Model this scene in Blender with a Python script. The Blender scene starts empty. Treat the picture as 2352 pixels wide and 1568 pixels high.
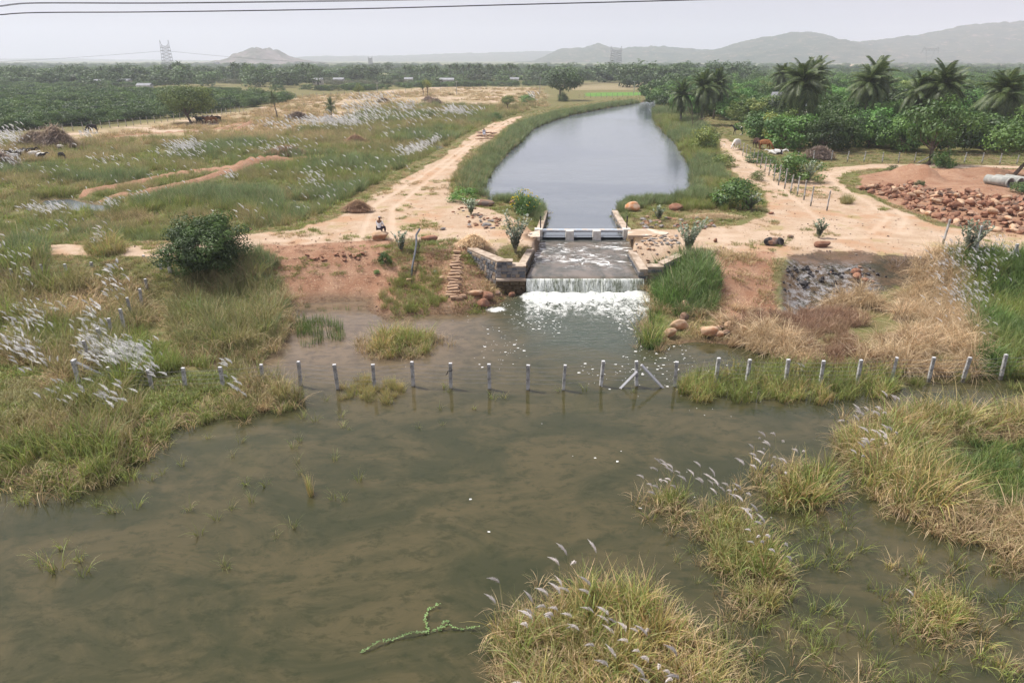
import bpy, bmesh, math, random
import numpy as np
from mathutils import Vector, Matrix, Euler

random.seed(7)
SC = bpy.context.scene
COL = SC.collection

# ------------------------------------------------------------------ camera, world, sun, exposure
PITCH = math.radians(22.5)
CAM_H = 15.0
cam_data = bpy.data.cameras.new('camera')
cam_data.lens = 24.0
cam_data.sensor_width = 36.0
cam_data.clip_start = 0.3
cam_data.clip_end = 30000
cam = bpy.data.objects.new('camera', cam_data)
cam.location = (0, 0, CAM_H)
cam.rotation_euler = (math.radians(90) - PITCH, 0, 0)
COL.objects.link(cam)
SC.camera = cam

SUN_DIR = Vector((-0.55, 0.25, 1.0)).normalized()
world = bpy.data.worlds.new('World')
SC.world = world
world.use_nodes = True
wn = world.node_tree
wn.nodes.clear()
w_out = wn.nodes.new('ShaderNodeOutputWorld')
w_bg = wn.nodes.new('ShaderNodeBackground')
w_sky = wn.nodes.new('ShaderNodeTexSky')
w_sky.sky_type = 'NISHITA'
w_sky.sun_disc = False
w_sky.sun_elevation = math.asin(SUN_DIR.z)
w_sky.sun_rotation = math.atan2(SUN_DIR.x, SUN_DIR.y)
w_sky.altitude = 0
w_sky.air_density = 1.0
w_sky.dust_density = 6.0
w_sky.ozone_density = 1.0
w_hsv = wn.nodes.new('ShaderNodeHueSaturation')
w_hsv.inputs['Saturation'].default_value = 0.42
w_mix = wn.nodes.new('ShaderNodeMix')
w_mix.data_type = 'RGBA'
w_mix.inputs[0].default_value = 0.78
w_mix.inputs[7].default_value = (7.4, 7.25, 8.4, 1)
wn.links.new(w_sky.outputs[0], w_hsv.inputs['Color'])
wn.links.new(w_hsv.outputs[0], w_mix.inputs[6])
wn.links.new(w_mix.outputs[2], w_bg.inputs[0])
w_bg.inputs[1].default_value = 0.083
wn.links.new(w_bg.outputs[0], w_out.inputs[0])

sun_data = bpy.data.lights.new('sun', 'SUN')
sun_data.energy = 4.7
sun_data.angle = math.radians(4)
sun_data.color = (1.0, 0.95, 0.87)
sun = bpy.data.objects.new('sun', sun_data)
sun.rotation_euler = (-SUN_DIR).to_track_quat('-Z', 'Y').to_euler()
sun.location = (0, 0, 400)
COL.objects.link(sun)

SC.view_settings.view_transform = 'Standard'
SC.view_settings.look = 'None'
SC.view_settings.gamma = 1
SC.view_settings.use_curve_mapping = False
SC.view_settings.exposure = 0.26
SC.render.engine = 'CYCLES'
cy = SC.cycles
cy.use_denoising = True
cy.max_bounces = 6
cy.diffuse_bounces = 2
cy.glossy_bounces = 2
cy.transmission_bounces = 2
cy.transparent_max_bounces = 12
cy.volume_bounces = 2
cy.use_adaptive_sampling = True
cy.adaptive_threshold = 0.02

# ------------------------------------------------------------------ geometry helpers
SP, CP = math.sin(PITCH), math.cos(PITCH)


def P(px, py, z=0.0):
    """a point of the 2352 x 1568 photograph, met with the horizontal plane z"""
    dx = (px - 1176) / 1568.0
    dy = (784 - py) / 1568.0
    dz = -SP + dy * CP
    t = (z - CAM_H) / dz
    return (dx * t, (CP + dy * SP) * t, z)


def PY(px, py, Y):
    """a point of the photograph at distance Y"""
    dx = (px - 1176) / 1568.0
    dy = (784 - py) / 1568.0
    t = Y / (CP + dy * SP)
    return (dx * t, Y, CAM_H + (-SP + dy * CP) * t)


def poly(pts, z=0.0):
    return np.array([P(x, y, z)[:2] for x, y in pts])


def sdf(pg, X, Y, margin=12.0):
    """signed distance to a polygon, positive inside; -margin far away"""
    out = np.full(X.shape, -margin, dtype=np.float64)
    x0, y0 = pg.min(0) - margin
    x1, y1 = pg.max(0) + margin
    m = (X > x0) & (X < x1) & (Y > y0) & (Y < y1)
    if not m.any():
        return out
    x = X[m]; y = Y[m]
    d2 = np.full(x.shape, 1e18)
    ins = np.zeros(x.shape, dtype=bool)
    n = len(pg)
    for i in range(n):
        ax, ay = pg[i]; bx, by = pg[(i + 1) % n]
        ex, ey = bx - ax, by - ay
        l2 = ex * ex + ey * ey + 1e-12
        t = np.clip(((x - ax) * ex + (y - ay) * ey) / l2, 0, 1)
        dx = x - ax - t * ex; dy = y - ay - t * ey
        d2 = np.minimum(d2, dx * dx + dy * dy)
        if abs(ey) > 1e-12:
            c = ((ay > y) != (by > y)) & (x < ex * (y - ay) / ey + ax)
            ins ^= c
    d = np.sqrt(d2)
    out[m] = np.where(ins, d, -d)
    return np.maximum(out, -margin)


def linedist(pl, X, Y, margin=12.0):
    out = np.full(X.shape, margin, dtype=np.float64)
    pl = np.array(pl)
    x0, y0 = pl.min(0) - margin
    x1, y1 = pl.max(0) + margin
    m = (X > x0) & (X < x1) & (Y > y0) & (Y < y1)
    if not m.any():
        return out
    x = X[m]; y = Y[m]
    d2 = np.full(x.shape, 1e18)
    for i in range(len(pl) - 1):
        ax, ay = pl[i]; bx, by = pl[i + 1]
        ex, ey = bx - ax, by - ay
        l2 = ex * ex + ey * ey + 1e-12
        t = np.clip(((x - ax) * ex + (y - ay) * ey) / l2, 0, 1)
        dx = x - ax - t * ex; dy = y - ay - t * ey
        d2 = np.minimum(d2, dx * dx + dy * dy)
    out[m] = np.minimum(np.sqrt(d2), margin)
    return out


def sm(a, b, x):
    t = np.clip((x - a) / (b - a), 0, 1)
    return t * t * (3 - 2 * t)


def _hash(ix, iy, seed):
    h = (ix.astype(np.int64) * 374761393 + iy.astype(np.int64) * 668265263 + seed * 974711) & 0x7fffffff
    h = ((h ^ (h >> 13)) * 1274126177) & 0x7fffffff
    return ((h ^ (h >> 16)) & 0xffff) / 65535.0


def vnoise(X, Y, s, seed=0):
    x = X / s; y = Y / s
    ix = np.floor(x); iy = np.floor(y)
    fx = x - ix; fy = y - iy
    fx = fx * fx * (3 - 2 * fx); fy = fy * fy * (3 - 2 * fy)
    a = _hash(ix, iy, seed); b = _hash(ix + 1, iy, seed)
    c = _hash(ix, iy + 1, seed); d = _hash(ix + 1, iy + 1, seed)
    return (a * (1 - fx) + b * fx) * (1 - fy) + (c * (1 - fx) + d * fx) * fy


def fbm(X, Y, s, seed=0, octv=4):
    r = 0; a = 0.5; tot = 0
    for k in range(octv):
        r = r + a * vnoise(X, Y, s / 2 ** k, seed + k * 17)
        tot += a; a *= 0.5
    return r / tot


# ------------------------------------------------------------------ the plan of the place
PLAT = poly([(-400, 565), (0, 562), (370, 563), (560, 537), (700, 520), (790, 478), (880, 432), (980, 372),
             (1060, 330), (1110, 300), (1150, 280), (1250, 252), (1480, 214), (1700, 190), (2000, 182), (3400, 182),
             (3800, 595), (2600, 600), (2352, 602), (2150, 592), (1780, 600), (1620, 603), (1480, 612),
             (1300, 612), (1140, 606), (1050, 575), (900, 577), (620, 592), (370, 600), (0, 600), (-500, 600)], 2.1)
POOL = np.vstack([poly([(-700, 1130), (-300, 1130), (0, 1105), (100, 1115), (230, 1112), (330, 1045), (380, 980), (500, 955),
             (620, 940), (690, 925), (655, 890), (560, 853), (440, 838), (425, 820), (560, 822), (640, 790),
             (662, 740), (672, 697), (840, 692), (852, 720), (900, 730), (1000, 722), (1090, 717), (1130, 700),
             (1160, 690), (1165, 662), (1510, 662), (1500, 700), (1482, 740), (1487, 800), (1530, 792), (1600, 785),
             (1700, 792), (1790, 812), (1850, 828), (2040, 852), (2160, 850), (2352, 868), (2700, 885), (3200, 900)], 0.0),
             np.array([[60, 0], [60, -40], [-60, -40], [-60, 15]])])
CANAL = poly([(1238, 545), (1258, 490), (1242, 478), (1190, 470), (1130, 468), (1108, 450), (1112, 420), (1140, 375),
              (1190, 330), (1218, 300), (1250, 285), (1310, 265), (1400, 248), (1470, 236), (1500, 230), (1512, 238), (1500, 250),
              (1500, 265), (1512, 290), (1555, 330), (1585, 380), (1590, 420), (1578, 450), (1545, 464), (1430, 467),
              (1408, 490), (1432, 545)], 1.5)
CHUTE = np.array([[0.75, 45.0], [1.5, 49.9], [1.9, 51.5], [2.2, 54.0], [2.4, 56.0], [9.25, 56.0], [9.5, 54.0], [9.5, 51.5], [9.0, 49.9], [9.15, 45.0]])
DIRT1 = poly([(-300, 562), (100, 562), (370, 563), (560, 540), (690, 525), (790, 492), (850, 455), (960, 395), (1040, 345),
              (1105, 300), (1130, 283), (1190, 262), (1200, 268), (1150, 300), (1130, 322), (1078, 345), (1050, 385),
              (1030, 430), (1045, 455), (1110, 478), (1180, 495), (1210, 520), (1240, 528), (1240, 560), (1150, 560), (1100, 585), (1050, 572),
              (900, 577), (620, 592), (600, 600), (370, 590), (100, 585), (-300, 585)], 2.1)
DIRT2 = poly([(1430, 545), (1460, 532), (1600, 528), (1700, 515), (1760, 498), (1760, 440), (1690, 400), (1648, 345), (1655, 318),
              (1668, 320), (1700, 345), (1830, 405), (1960, 438), (2060, 482), (2160, 518), (2352, 540), (2700, 560),
              (2700, 600), (2352, 590), (2150, 588), (1780, 598), (1640, 603), (1500, 600), (1440, 570)], 2.1)
TRACK3 = poly([(1880, 395), (1920, 385), (2000, 377), (2352, 379), (2700, 380), (2700, 387), (2352, 387), (2050, 385), (1960, 392), (1925, 408), (1950, 432),
               (2000, 455), (2060, 482), (1960, 470), (1890, 430)], 2.1)
RED1 = poly([(1975, 405), (2050, 388), (2352, 388), (2700, 395), (2700, 560), (2352, 538), (2240, 530), (2160, 510), (2080, 480), (1985, 440)], 2.1)
SLOPE_L = poly([(600, 597), (900, 580), (912, 640), (905, 690), (860, 700), (660, 694), (640, 640)], 1.0)
SLOPE_M = poly([(900, 585), (1050, 578), (1145, 640), (1150, 692), (1090, 712), (1000, 720), (905, 722), (860, 710), (900, 690), (915, 640)], 1.1)
SLOPE_R = poly([(1640, 603), (1790, 600), (1800, 690), (1720, 720), (1640, 700), (1600, 640)], 1.2)
BURN = poly([(1795, 606), (1880, 596), (1990, 604), (2120, 618), (2110, 645), (1980, 668), (1900, 692), (1800, 694), (1785, 640)], 1.3)
ASH = poly([(1798, 618), (1990, 622), (2030, 650), (1960, 675), (1900, 692), (1805, 692)], 1.2)
DRYF = poly([(120, 330), (110, 306), (210, 298), (300, 287), (450, 268), (560, 256), (700, 222), (1000, 200), (1230, 200), (1250, 222), (1160, 245), (1000, 240),
             (880, 245), (760, 285), (620, 310), (560, 318), (420, 322)], 0.9)
GREENF = poly([(1345, 209), (1485, 207), (1485, 214), (1345, 217)], 1.6)
BROWNF = poly([(1310, 188), (1500, 184), (1500, 203), (1310, 206)], 1.2)
GREENF2 = poly([(1440, 176), (1580, 172), (1600, 181), (1450, 184)], 1.0)
PALEF = poly([(1880, 149), (2700, 147), (2700, 163), (1990, 164)], 0.0)
WETL = poly([(95, 462), (160, 458), (210, 470), (300, 478), (300, 488), (190, 484), (110, 482)], 0.72)
WETR = poly([(968, 346), (975, 338), (1010, 335), (1030, 345), (1010, 352)], 0.72)
POND_T = [((590, 640), (0, 0))]
BUND_A = [P(x, y, 1.1)[:2] for x, y in [(195, 447), (240, 434), (300, 424), (400, 406), (520, 390), (620, 378), (705, 364)]]
BUND_B = [P(x, y, 1.1)[:2] for x, y in [(245, 457), (330, 450), (400, 430), (450, 420), (520, 400), (560, 388), (640, 372)]]
BUND_C = [P(x, y, 1.0)[:2] for x, y in [(255, 320), (330, 310), (440, 302), (500, 298), (560, 283)]]
BUND_D = [P(x, y, 1.0)[:2] for x, y in [(500, 300), (545, 298), (580, 282)]]
RUTS = [[P(x, y, 2.1)[:2] for x, y in l] for l in (
    [(-200, 572), (370, 574), (600, 556), (760, 543), (900, 535), (1100, 528), (1235, 536)],
    [(-200, 580), (370, 582), (600, 568), (760, 556), (900, 548), (1100, 545), (1235, 552)],
    [(820, 560), (860, 470), (960, 410), (1050, 350), (1110, 308), (1170, 275)],
    [(900, 560), (900, 480), (990, 410), (1062, 350), (1120, 308), (1180, 275)],
    [(1440, 552), (1600, 545), (1760, 535), (2000, 530), (2352, 552), (2600, 560)],
    [(1440, 562), (1600, 556), (1760, 549), (2000, 545), (2352, 570), (2600, 580)],
    [(1660, 330), (1690, 355), (1740, 395), (1790, 430), (1840, 470), (1900, 520)],
    [(2600, 383), (2100, 381), (1960, 386), (1900, 400), (1920, 425), (1990, 462), (2040, 500), (2000, 535)],
    [(2600, 387), (2100, 385), (1985, 392), (1935, 402), (1950, 422), (2020, 458), (2080, 500), (2060, 535)])]
FORD = poly([(1213, 548), (1240, 545), (1250, 570), (1228, 574), (1200, 560)], 1.5)
FORD2 = poly([(1430, 545), (1475, 548), (1500, 556), (1470, 572), (1440, 572)], 1.5)


def fields(X, Y, lite=False):
    """height and ground masks at the points X, Y"""
    M = {}
    pool = sdf(POOL, X, Y, 8); canal = sdf(CANAL, X, Y, 30); plat = sdf(PLAT, X, Y, 14); chute = sdf(CHUTE, X, Y, 3)
    lowl = 0.3 + 0.6 * sm(44, 60, Y)
    far = sm(250, 700, Y)
    lowl = lowl * (1 - far)
    n1 = fbm(X, Y, 9, 1); n2 = fbm(X, Y, 2.1, 5, 3); n3 = fbm(X, Y, 60, 9, 3)
    h = lowl + (n1 - 0.5) * 0.35 + (n2 - 0.5) * 0.12 + (n3 - 0.5) * 0.5 * sm(60, 150, Y)
    rise = sm(-5.5, 0.2, plat + (n1 - 0.5) * 1.6)
    top = 2.1 - 1.2 * sm(150, 420, Y)
    h = h * (1 - rise) + (top + (n2 - 0.5) * 0.09 + (n1 - 0.5) * 0.14) * rise
    for L, w, a in ((BUND_A, 1.7, 0.9), (BUND_B, 1.6, 0.85), (BUND_C, 1.4, 0.5), (BUND_D, 1.6, 0.8)):
        h = h + a * (1 - sm(0, w, linedist(L, X, Y, 4) + (n2 - 0.5) * 0.5)) * (0.55 + 0.5 * n1)
    # soil heaps on the right
    for px, py, r, a in ((2085, 405, 3.2, 1.5), (2120, 412, 2.8, 1.0), (2200, 400, 3.5, 0.6), (2270, 398, 4.0, 0.7), (2250, 440, 5.0, 0.5), (2160, 470, 5, 0.45), (2300, 500, 5, 0.5)):
        cx, cyy, _ = P(px, py, 2.1)
        d = np.sqrt((X - cx) ** 2 + (Y - cyy) ** 2) + (n2 - 0.5) * 1.6
        h = h + a * (1 - sm(0, r, d))
    # excavated bench at the slope left of the fall, and the burnt hollow
    sl = sdf(SLOPE_L, X, Y, 4)
    h = h + sm(-0.3, 0.8, sl) * (0.12 * np.sin(Y * 4.2 + n1 * 4) + (n2 - 0.5) * 0.2)
    bn = sdf(BURN, X, Y, 4)
    h = h - 0.45 * sm(0, 2.0, bn)
    for WP in (WETL, WETR):
        wp = sdf(WP, X, Y, 5)
        h = np.where(wp > -1.5, np.minimum(h, 0.72 - 0.25 * wp), h)
    ck = 1.5 - 0.45 * np.clip(canal, -60, 1.5)
    h = np.where(canal > -3.2, np.minimum(h, ck + (n2 - 0.5) * 0.1 * (canal < 0)), h)
    pk = np.where(pool > 0, -0.4 * np.minimum(pool, 1.5), -0.5 * pool)
    h = np.where(pool > -4, np.minimum(h, pk + (n2 - 0.5) * 0.12 * (pool < -0.2)), h)
    h = np.where(chute > 0.0, np.minimum(h, 1.2 - 2.5 * np.minimum(chute, 0.5)), h)
    behind = (Y < 45.3) & (X > 0.6) & (X < 9.4) & (Y > 40)
    h = np.where(behind, np.minimum(h, -0.4), h)
    M['h'] = h
    if lite: return M
    e = (n2 - 0.5) * 1.2 + (n1 - 0.5) * 1.0
    M['dirt'] = np.clip(np.maximum.reduce([sm(-0.9, 0.9, sdf(D, X, Y, 6) + e) for D in (DIRT1, DIRT2, TRACK3)]), 0, 1)
    M['red'] = np.maximum.reduce([sm(-1.0, 1.0, sdf(D, X, Y, 6) + e) for D in (RED1, SLOPE_L, SLOPE_R)] +
                                 [1 - sm(0.5, 1.1, linedist(L, X, Y, 4) + e * 0.3) for L in (BUND_A, BUND_B, BUND_C, BUND_D)])
    M['red'] = np.maximum(M['red'], 0.56 * sm(-0.8, 0.8, sdf(SLOPE_M, X, Y, 5) + e))
    M['burn'] = sm(-1.0, 0.8, bn + e)
    M['ash'] = sm(-0.8, 1.0, sdf(ASH, X, Y, 4) + e * 0.6)
    M['dry'] = sm(-4, 4, sdf(DRYF, X, Y, 12) + e * 4)
    M['gfield'] = np.maximum(sm(-1, 1, sdf(GREENF, X, Y, 12)), sm(-1, 1, sdf(GREENF2, X, Y, 12)))
    M['bfield'] = np.maximum(0.28 * sm(-1, 1, sdf(BROWNF, X, Y, 12)), sm(-5, 5, sdf(PALEF, X, Y, 12)))
    M['wet'] = np.maximum.reduce([1 - sm(0.02, 0.35, h) if False else sm(-0.9, -0.1, pool + e * 0.3), sm(-0.8, 0, canal),
                                  sm(-0.8, 0.2, sdf(WETL, X, Y, 5)), sm(-0.8, 0.2, sdf(WETR, X, Y, 5)), sm(-0.3, 0.3, sdf(FORD, X, Y, 3)), sm(-0.3, 0.3, sdf(FORD2, X, Y, 3))])
    r = np.full(X.shape, 9.0)
    for L in RUTS:
        r = np.minimum(r, linedist(L, X, Y, 4) + (n2 - 0.5) * 0.3)
    bd = np.minimum(linedist(BUND_A, X, Y, 6), linedist(BUND_B, X, Y, 6)); M['bund'] = bd
    M['rut'] = 1 - sm(0.12, 0.42, r)
    M['h'] = M['h'] - 0.04 * M['rut'] * (M['dirt'] > 0.4)
    M['pool'] = pool; M['canal'] = canal; M['plat'] = plat; M['chute'] = chute
    return M


def height(x, y):
    return float(fields(np.array([float(x)]), np.array([float(y)]), True)['h'][0])


def heights(xy):
    a = np.array(xy, dtype=float)
    return fields(a[:, 0], a[:, 1], True)['h']


def G(px, py, z0=None):
    """point of the ground seen at a point of the photograph"""
    zs = [2.1, 0.9, 0.3] if z0 is None else [z0]
    z = zs[0]
    for k in range(14):
        x, y, _ = P(px, py, z)
        z = 0.5 * z + 0.5 * height(x, y)
    return (x, y, height(x, y))


# ------------------------------------------------------------------ object helpers
def tag(o, label=None, cat=None, group=None, kind=None):
    if label: o['label'] = label
    if cat: o['category'] = cat
    if group: o['group'] = group
    if kind: o['kind'] = kind
    return o


def empty(name, loc=(0, 0, 0), rz=0.0, label=None, cat=None, group=None):
    o = bpy.data.objects.new(name, None)
    COL.objects.link(o)
    o.empty_display_size = 0.2
    o.location = loc
    o.rotation_euler = (0, 0, rz)
    return tag(o, label, cat, group)


def link(name, me, mat=None, parent=None, loc=None, rot=None, scl=None, smooth=False, kind=None):
    if mat is not None and not me.materials:
        me.materials.append(mat)
    o = bpy.data.objects.new(name, me)
    COL.objects.link(o)
    if parent is not None: o.parent = parent
    if loc is not None: o.location = loc
    if rot is not None: o.rotation_euler = rot
    if scl is not None: o.scale = scl if hasattr(scl, '__len__') else (scl, scl, scl)
    if kind: o['kind'] = kind
    return o


def mesh(name, verts, faces, mat=None, smooth=False):
    me = bpy.data.meshes.new(name)
    me.from_pydata([tuple(v) for v in verts], [], [tuple(f) for f in faces])
    if mat is not None: me.materials.append(mat)
    if smooth:
        me.polygons.foreach_set('use_smooth', [True] * len(me.polygons))
    me.update()
    return me


def npmesh(name, V, F, mat=None, smooth=False, col=None):
    """mesh from arrays: V (n,3), F (m,3) or (m,4)"""
    me = bpy.data.meshes.new(name)
    V = np.asarray(V, dtype=np.float32); F = np.asarray(F, dtype=np.int32)
    me.vertices.add(len(V)); me.vertices.foreach_set('co', V.ravel())
    k = F.shape[1]
    me.loops.add(F.size); me.loops.foreach_set('vertex_index', F.ravel())
    me.polygons.add(len(F))
    me.polygons.foreach_set('loop_start', np.arange(0, F.size, k, dtype=np.int32))
    me.polygons.foreach_set('loop_total', np.full(len(F), k, dtype=np.int32))
    if smooth: me.polygons.foreach_set('use_smooth', np.ones(len(F), dtype=bool))
    if mat is not None: me.materials.append(mat)
    me.update(calc_edges=True)
    if col is not None:
        a = me.attributes.new('col', 'FLOAT_COLOR', 'POINT')
        c = np.ones((len(V), 4), dtype=np.float32); c[:, :3] = col
        a.data.foreach_set('color', c.ravel())
    return me


class MB:
    """collects boxes, bars and tubes into one mesh"""
    def __init__(s): s.v = []; s.f = []

    def add(s, V, F):
        n = len(s.v); s.v += [tuple(v) for v in V]; s.f += [tuple(i + n for i in f) for f in F]

    def box(s, c, d, rz=0.0, taper=1.0, rot=None):
        R = rot if rot is not None else Matrix.Rotation(rz, 3, 'Z')
        V = []
        for sz in (-1, 1):
            k = taper if sz > 0 else 1.0
            for sx, sy in ((-1, -1), (1, -1), (1, 1), (-1, 1)):
                V.append(Vector(c) + R @ Vector((sx * d[0] / 2 * k, sy * d[1] / 2 * k, sz * d[2] / 2)))
        s.add(V, [(3, 2, 1, 0), (4, 5, 6, 7), (0, 1, 5, 4), (1, 2, 6, 5), (2, 3, 7, 6), (3, 0, 4, 7)])

    def tube(s, pts, r, n=6, cap=True):
        pts = [Vector(p) for p in pts]
        rr = r if hasattr(r, '__len__') else [r] * len(pts)
        base = len(s.v)
        up = Vector((0, 0, 1))
        for i, p in enumerate(pts):
            d = (pts[min(i + 1, len(pts) - 1)] - pts[max(i - 1, 0)])
            if d.length < 1e-9: d = Vector((0, 0, 1))
            d.normalize()
            a = d.cross(up)
            if a.length < 1e-3: a = d.cross(Vector((1, 0, 0)))
            a.normalize(); b = d.cross(a)
            for k in range(n):
                t = 2 * math.pi * k / n
                s.v.append(tuple(p + a * math.cos(t) * rr[i] + b * math.sin(t) * rr[i]))
        for i in range(len(pts) - 1):
            for k in range(n):
                k2 = (k + 1) % n
                s.f.append((base + i * n + k, base + i * n + k2, base + (i + 1) * n + k2, base + (i + 1) * n + k))
        if cap:
            s.f.append(tuple(base + k for k in range(n))[::-1])
            s.f.append(tuple(base + (len(pts) - 1) * n + k for k in range(n)))

    def bar(s, p, q, w): s.tube([p, q], w, 4)

    def mesh(s, name, mat, smooth=False): return mesh(name, s.v, s.f, mat, smooth)


# ------------------------------------------------------------------ materials
class NT:
    def __init__(s, name):
        s.m = bpy.data.materials.new(name); s.m.use_nodes = True
        s.t = s.m.node_tree; s.t.nodes.clear()
        s.out = s.t.nodes.new('ShaderNodeOutputMaterial')

    def n(s, typ, **kw):
        nd = s.t.nodes.new('ShaderNode' + typ)
        for k, v in kw.items():
            if k.startswith('i_'):
                key = k[2:]
                key = int(key) if key.isdigit() else key.replace('_', ' ')
                s.put(nd.inputs[key], v)
            else:
                setattr(nd, k, v)
        return nd

    def put(s, sock, v):
        if isinstance(v, bpy.types.NodeSocket): s.t.links.new(v, sock)
        elif isinstance(v, bpy.types.Node): s.t.links.new(v.outputs[0], sock)
        else:
            if isinstance(v, tuple) and len(v) == 3 and sock.type == 'RGBA': v = v + (1,)
            sock.default_value = v

    def mix(s, f, a, b, bt='MIX'):
        nd = s.t.nodes.new('ShaderNodeMix'); nd.data_type = 'RGBA'; nd.blend_type = bt
        s.put(nd.inputs[0], f); s.put(nd.inputs[6], a); s.put(nd.inputs[7], b)
        return nd.outputs[2]

    def math(s, op, a, b=0.0, c=0.0, clamp=False):
        nd = s.t.nodes.new('ShaderNodeMath'); nd.operation = op; nd.use_clamp = clamp
        s.put(nd.inputs[0], a); s.put(nd.inputs[1], b); s.put(nd.inputs[2], c)
        return nd.outputs[0]

    def rng(s, v, a, b, c=0.0, d=1.0, smooth=True):
        nd = s.t.nodes.new('ShaderNodeMapRange')
        nd.interpolation_type = 'SMOOTHSTEP' if smooth else 'LINEAR'
        s.put(nd.inputs[0], v)
        for i, k in enumerate((a, b, c, d)): s.put(nd.inputs[i + 1], k)
        return nd.outputs[0]

    def noise(s, scale, detail=3, vec=None, rough=0.55, dist=0.0):
        nd = s.n('TexNoise'); nd.inputs['Scale'].default_value = scale; nd.inputs['Detail'].default_value = detail
        nd.inputs['Roughness'].default_value = rough; nd.inputs['Distortion'].default_value = dist
        if vec is not None: s.put(nd.inputs['Vector'], vec)
        return nd.outputs[0]

    def attr(s, name):
        nd = s.n('Attribute'); nd.attribute_name = name
        return nd

    def pos(s): return s.n('NewGeometry').outputs['Position']

    def scaled(s, vec, sx, sy, sz):
        nd = s.n('Mapping'); s.put(nd.inputs['Vector'], vec); nd.inputs['Scale'].default_value = (sx, sy, sz)
        return nd.outputs[0]

    def bump(s, h, strength=0.5, dist=0.05, normal=None):
        nd = s.n('Bump'); s.put(nd.inputs['Height'], h); s.put(nd.inputs['Strength'], strength)
        nd.inputs['Distance'].default_value = dist
        if normal is not None: s.put(nd.inputs['Normal'], normal)
        return nd.outputs[0]

    def bsdf(s, color, rough=0.9, normal=None, spec=0.3, metal=0.0, ior=1.45):
        nd = s.n('BsdfPrincipled')
        s.put(nd.inputs['Base Color'], color); s.put(nd.inputs['Roughness'], rough)
        s.put(nd.inputs['Specular IOR Level'], spec); s.put(nd.inputs['Metallic'], metal); nd.inputs['IOR'].default_value = ior
        if normal is not None: s.put(nd.inputs['Normal'], normal)
        return nd.outputs[0]

    def done(s, sh):
        s.put(s.out.inputs['Surface'], sh)
        return s.m


def noisy(name, c1, c2, scale=3.0, rough=0.9, bump=0.3, bdist=0.03, rnd=0.25, metal=0.0, spec=0.3, c3=None, coord='obj'):
    t = NT(name)
    vec = t.pos() if coord == 'pos' else t.n('TexCoord').outputs['Object']
    n = t.noise(scale, 5, vec)
    c = t.mix(t.rng(n, 0.35, 0.65), c1, c2)
    if c3 is not None:
        c = t.mix(t.rng(t.noise(scale * 0.37, 3, vec), 0.52, 0.62), c, c3)
    oi = t.n('ObjectInfo')
    c = t.mix(t.math('MULTIPLY', oi.outputs['Random'], rnd), c, t.mix(0.75, c, (0.02, 0.015, 0.01)))
    nf = t.noise(scale * 5, 4, vec)
    return t.done(t.bsdf(c, rough, t.bump(t.math('ADD', nf, n), bump, bdist), spec, metal))


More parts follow.
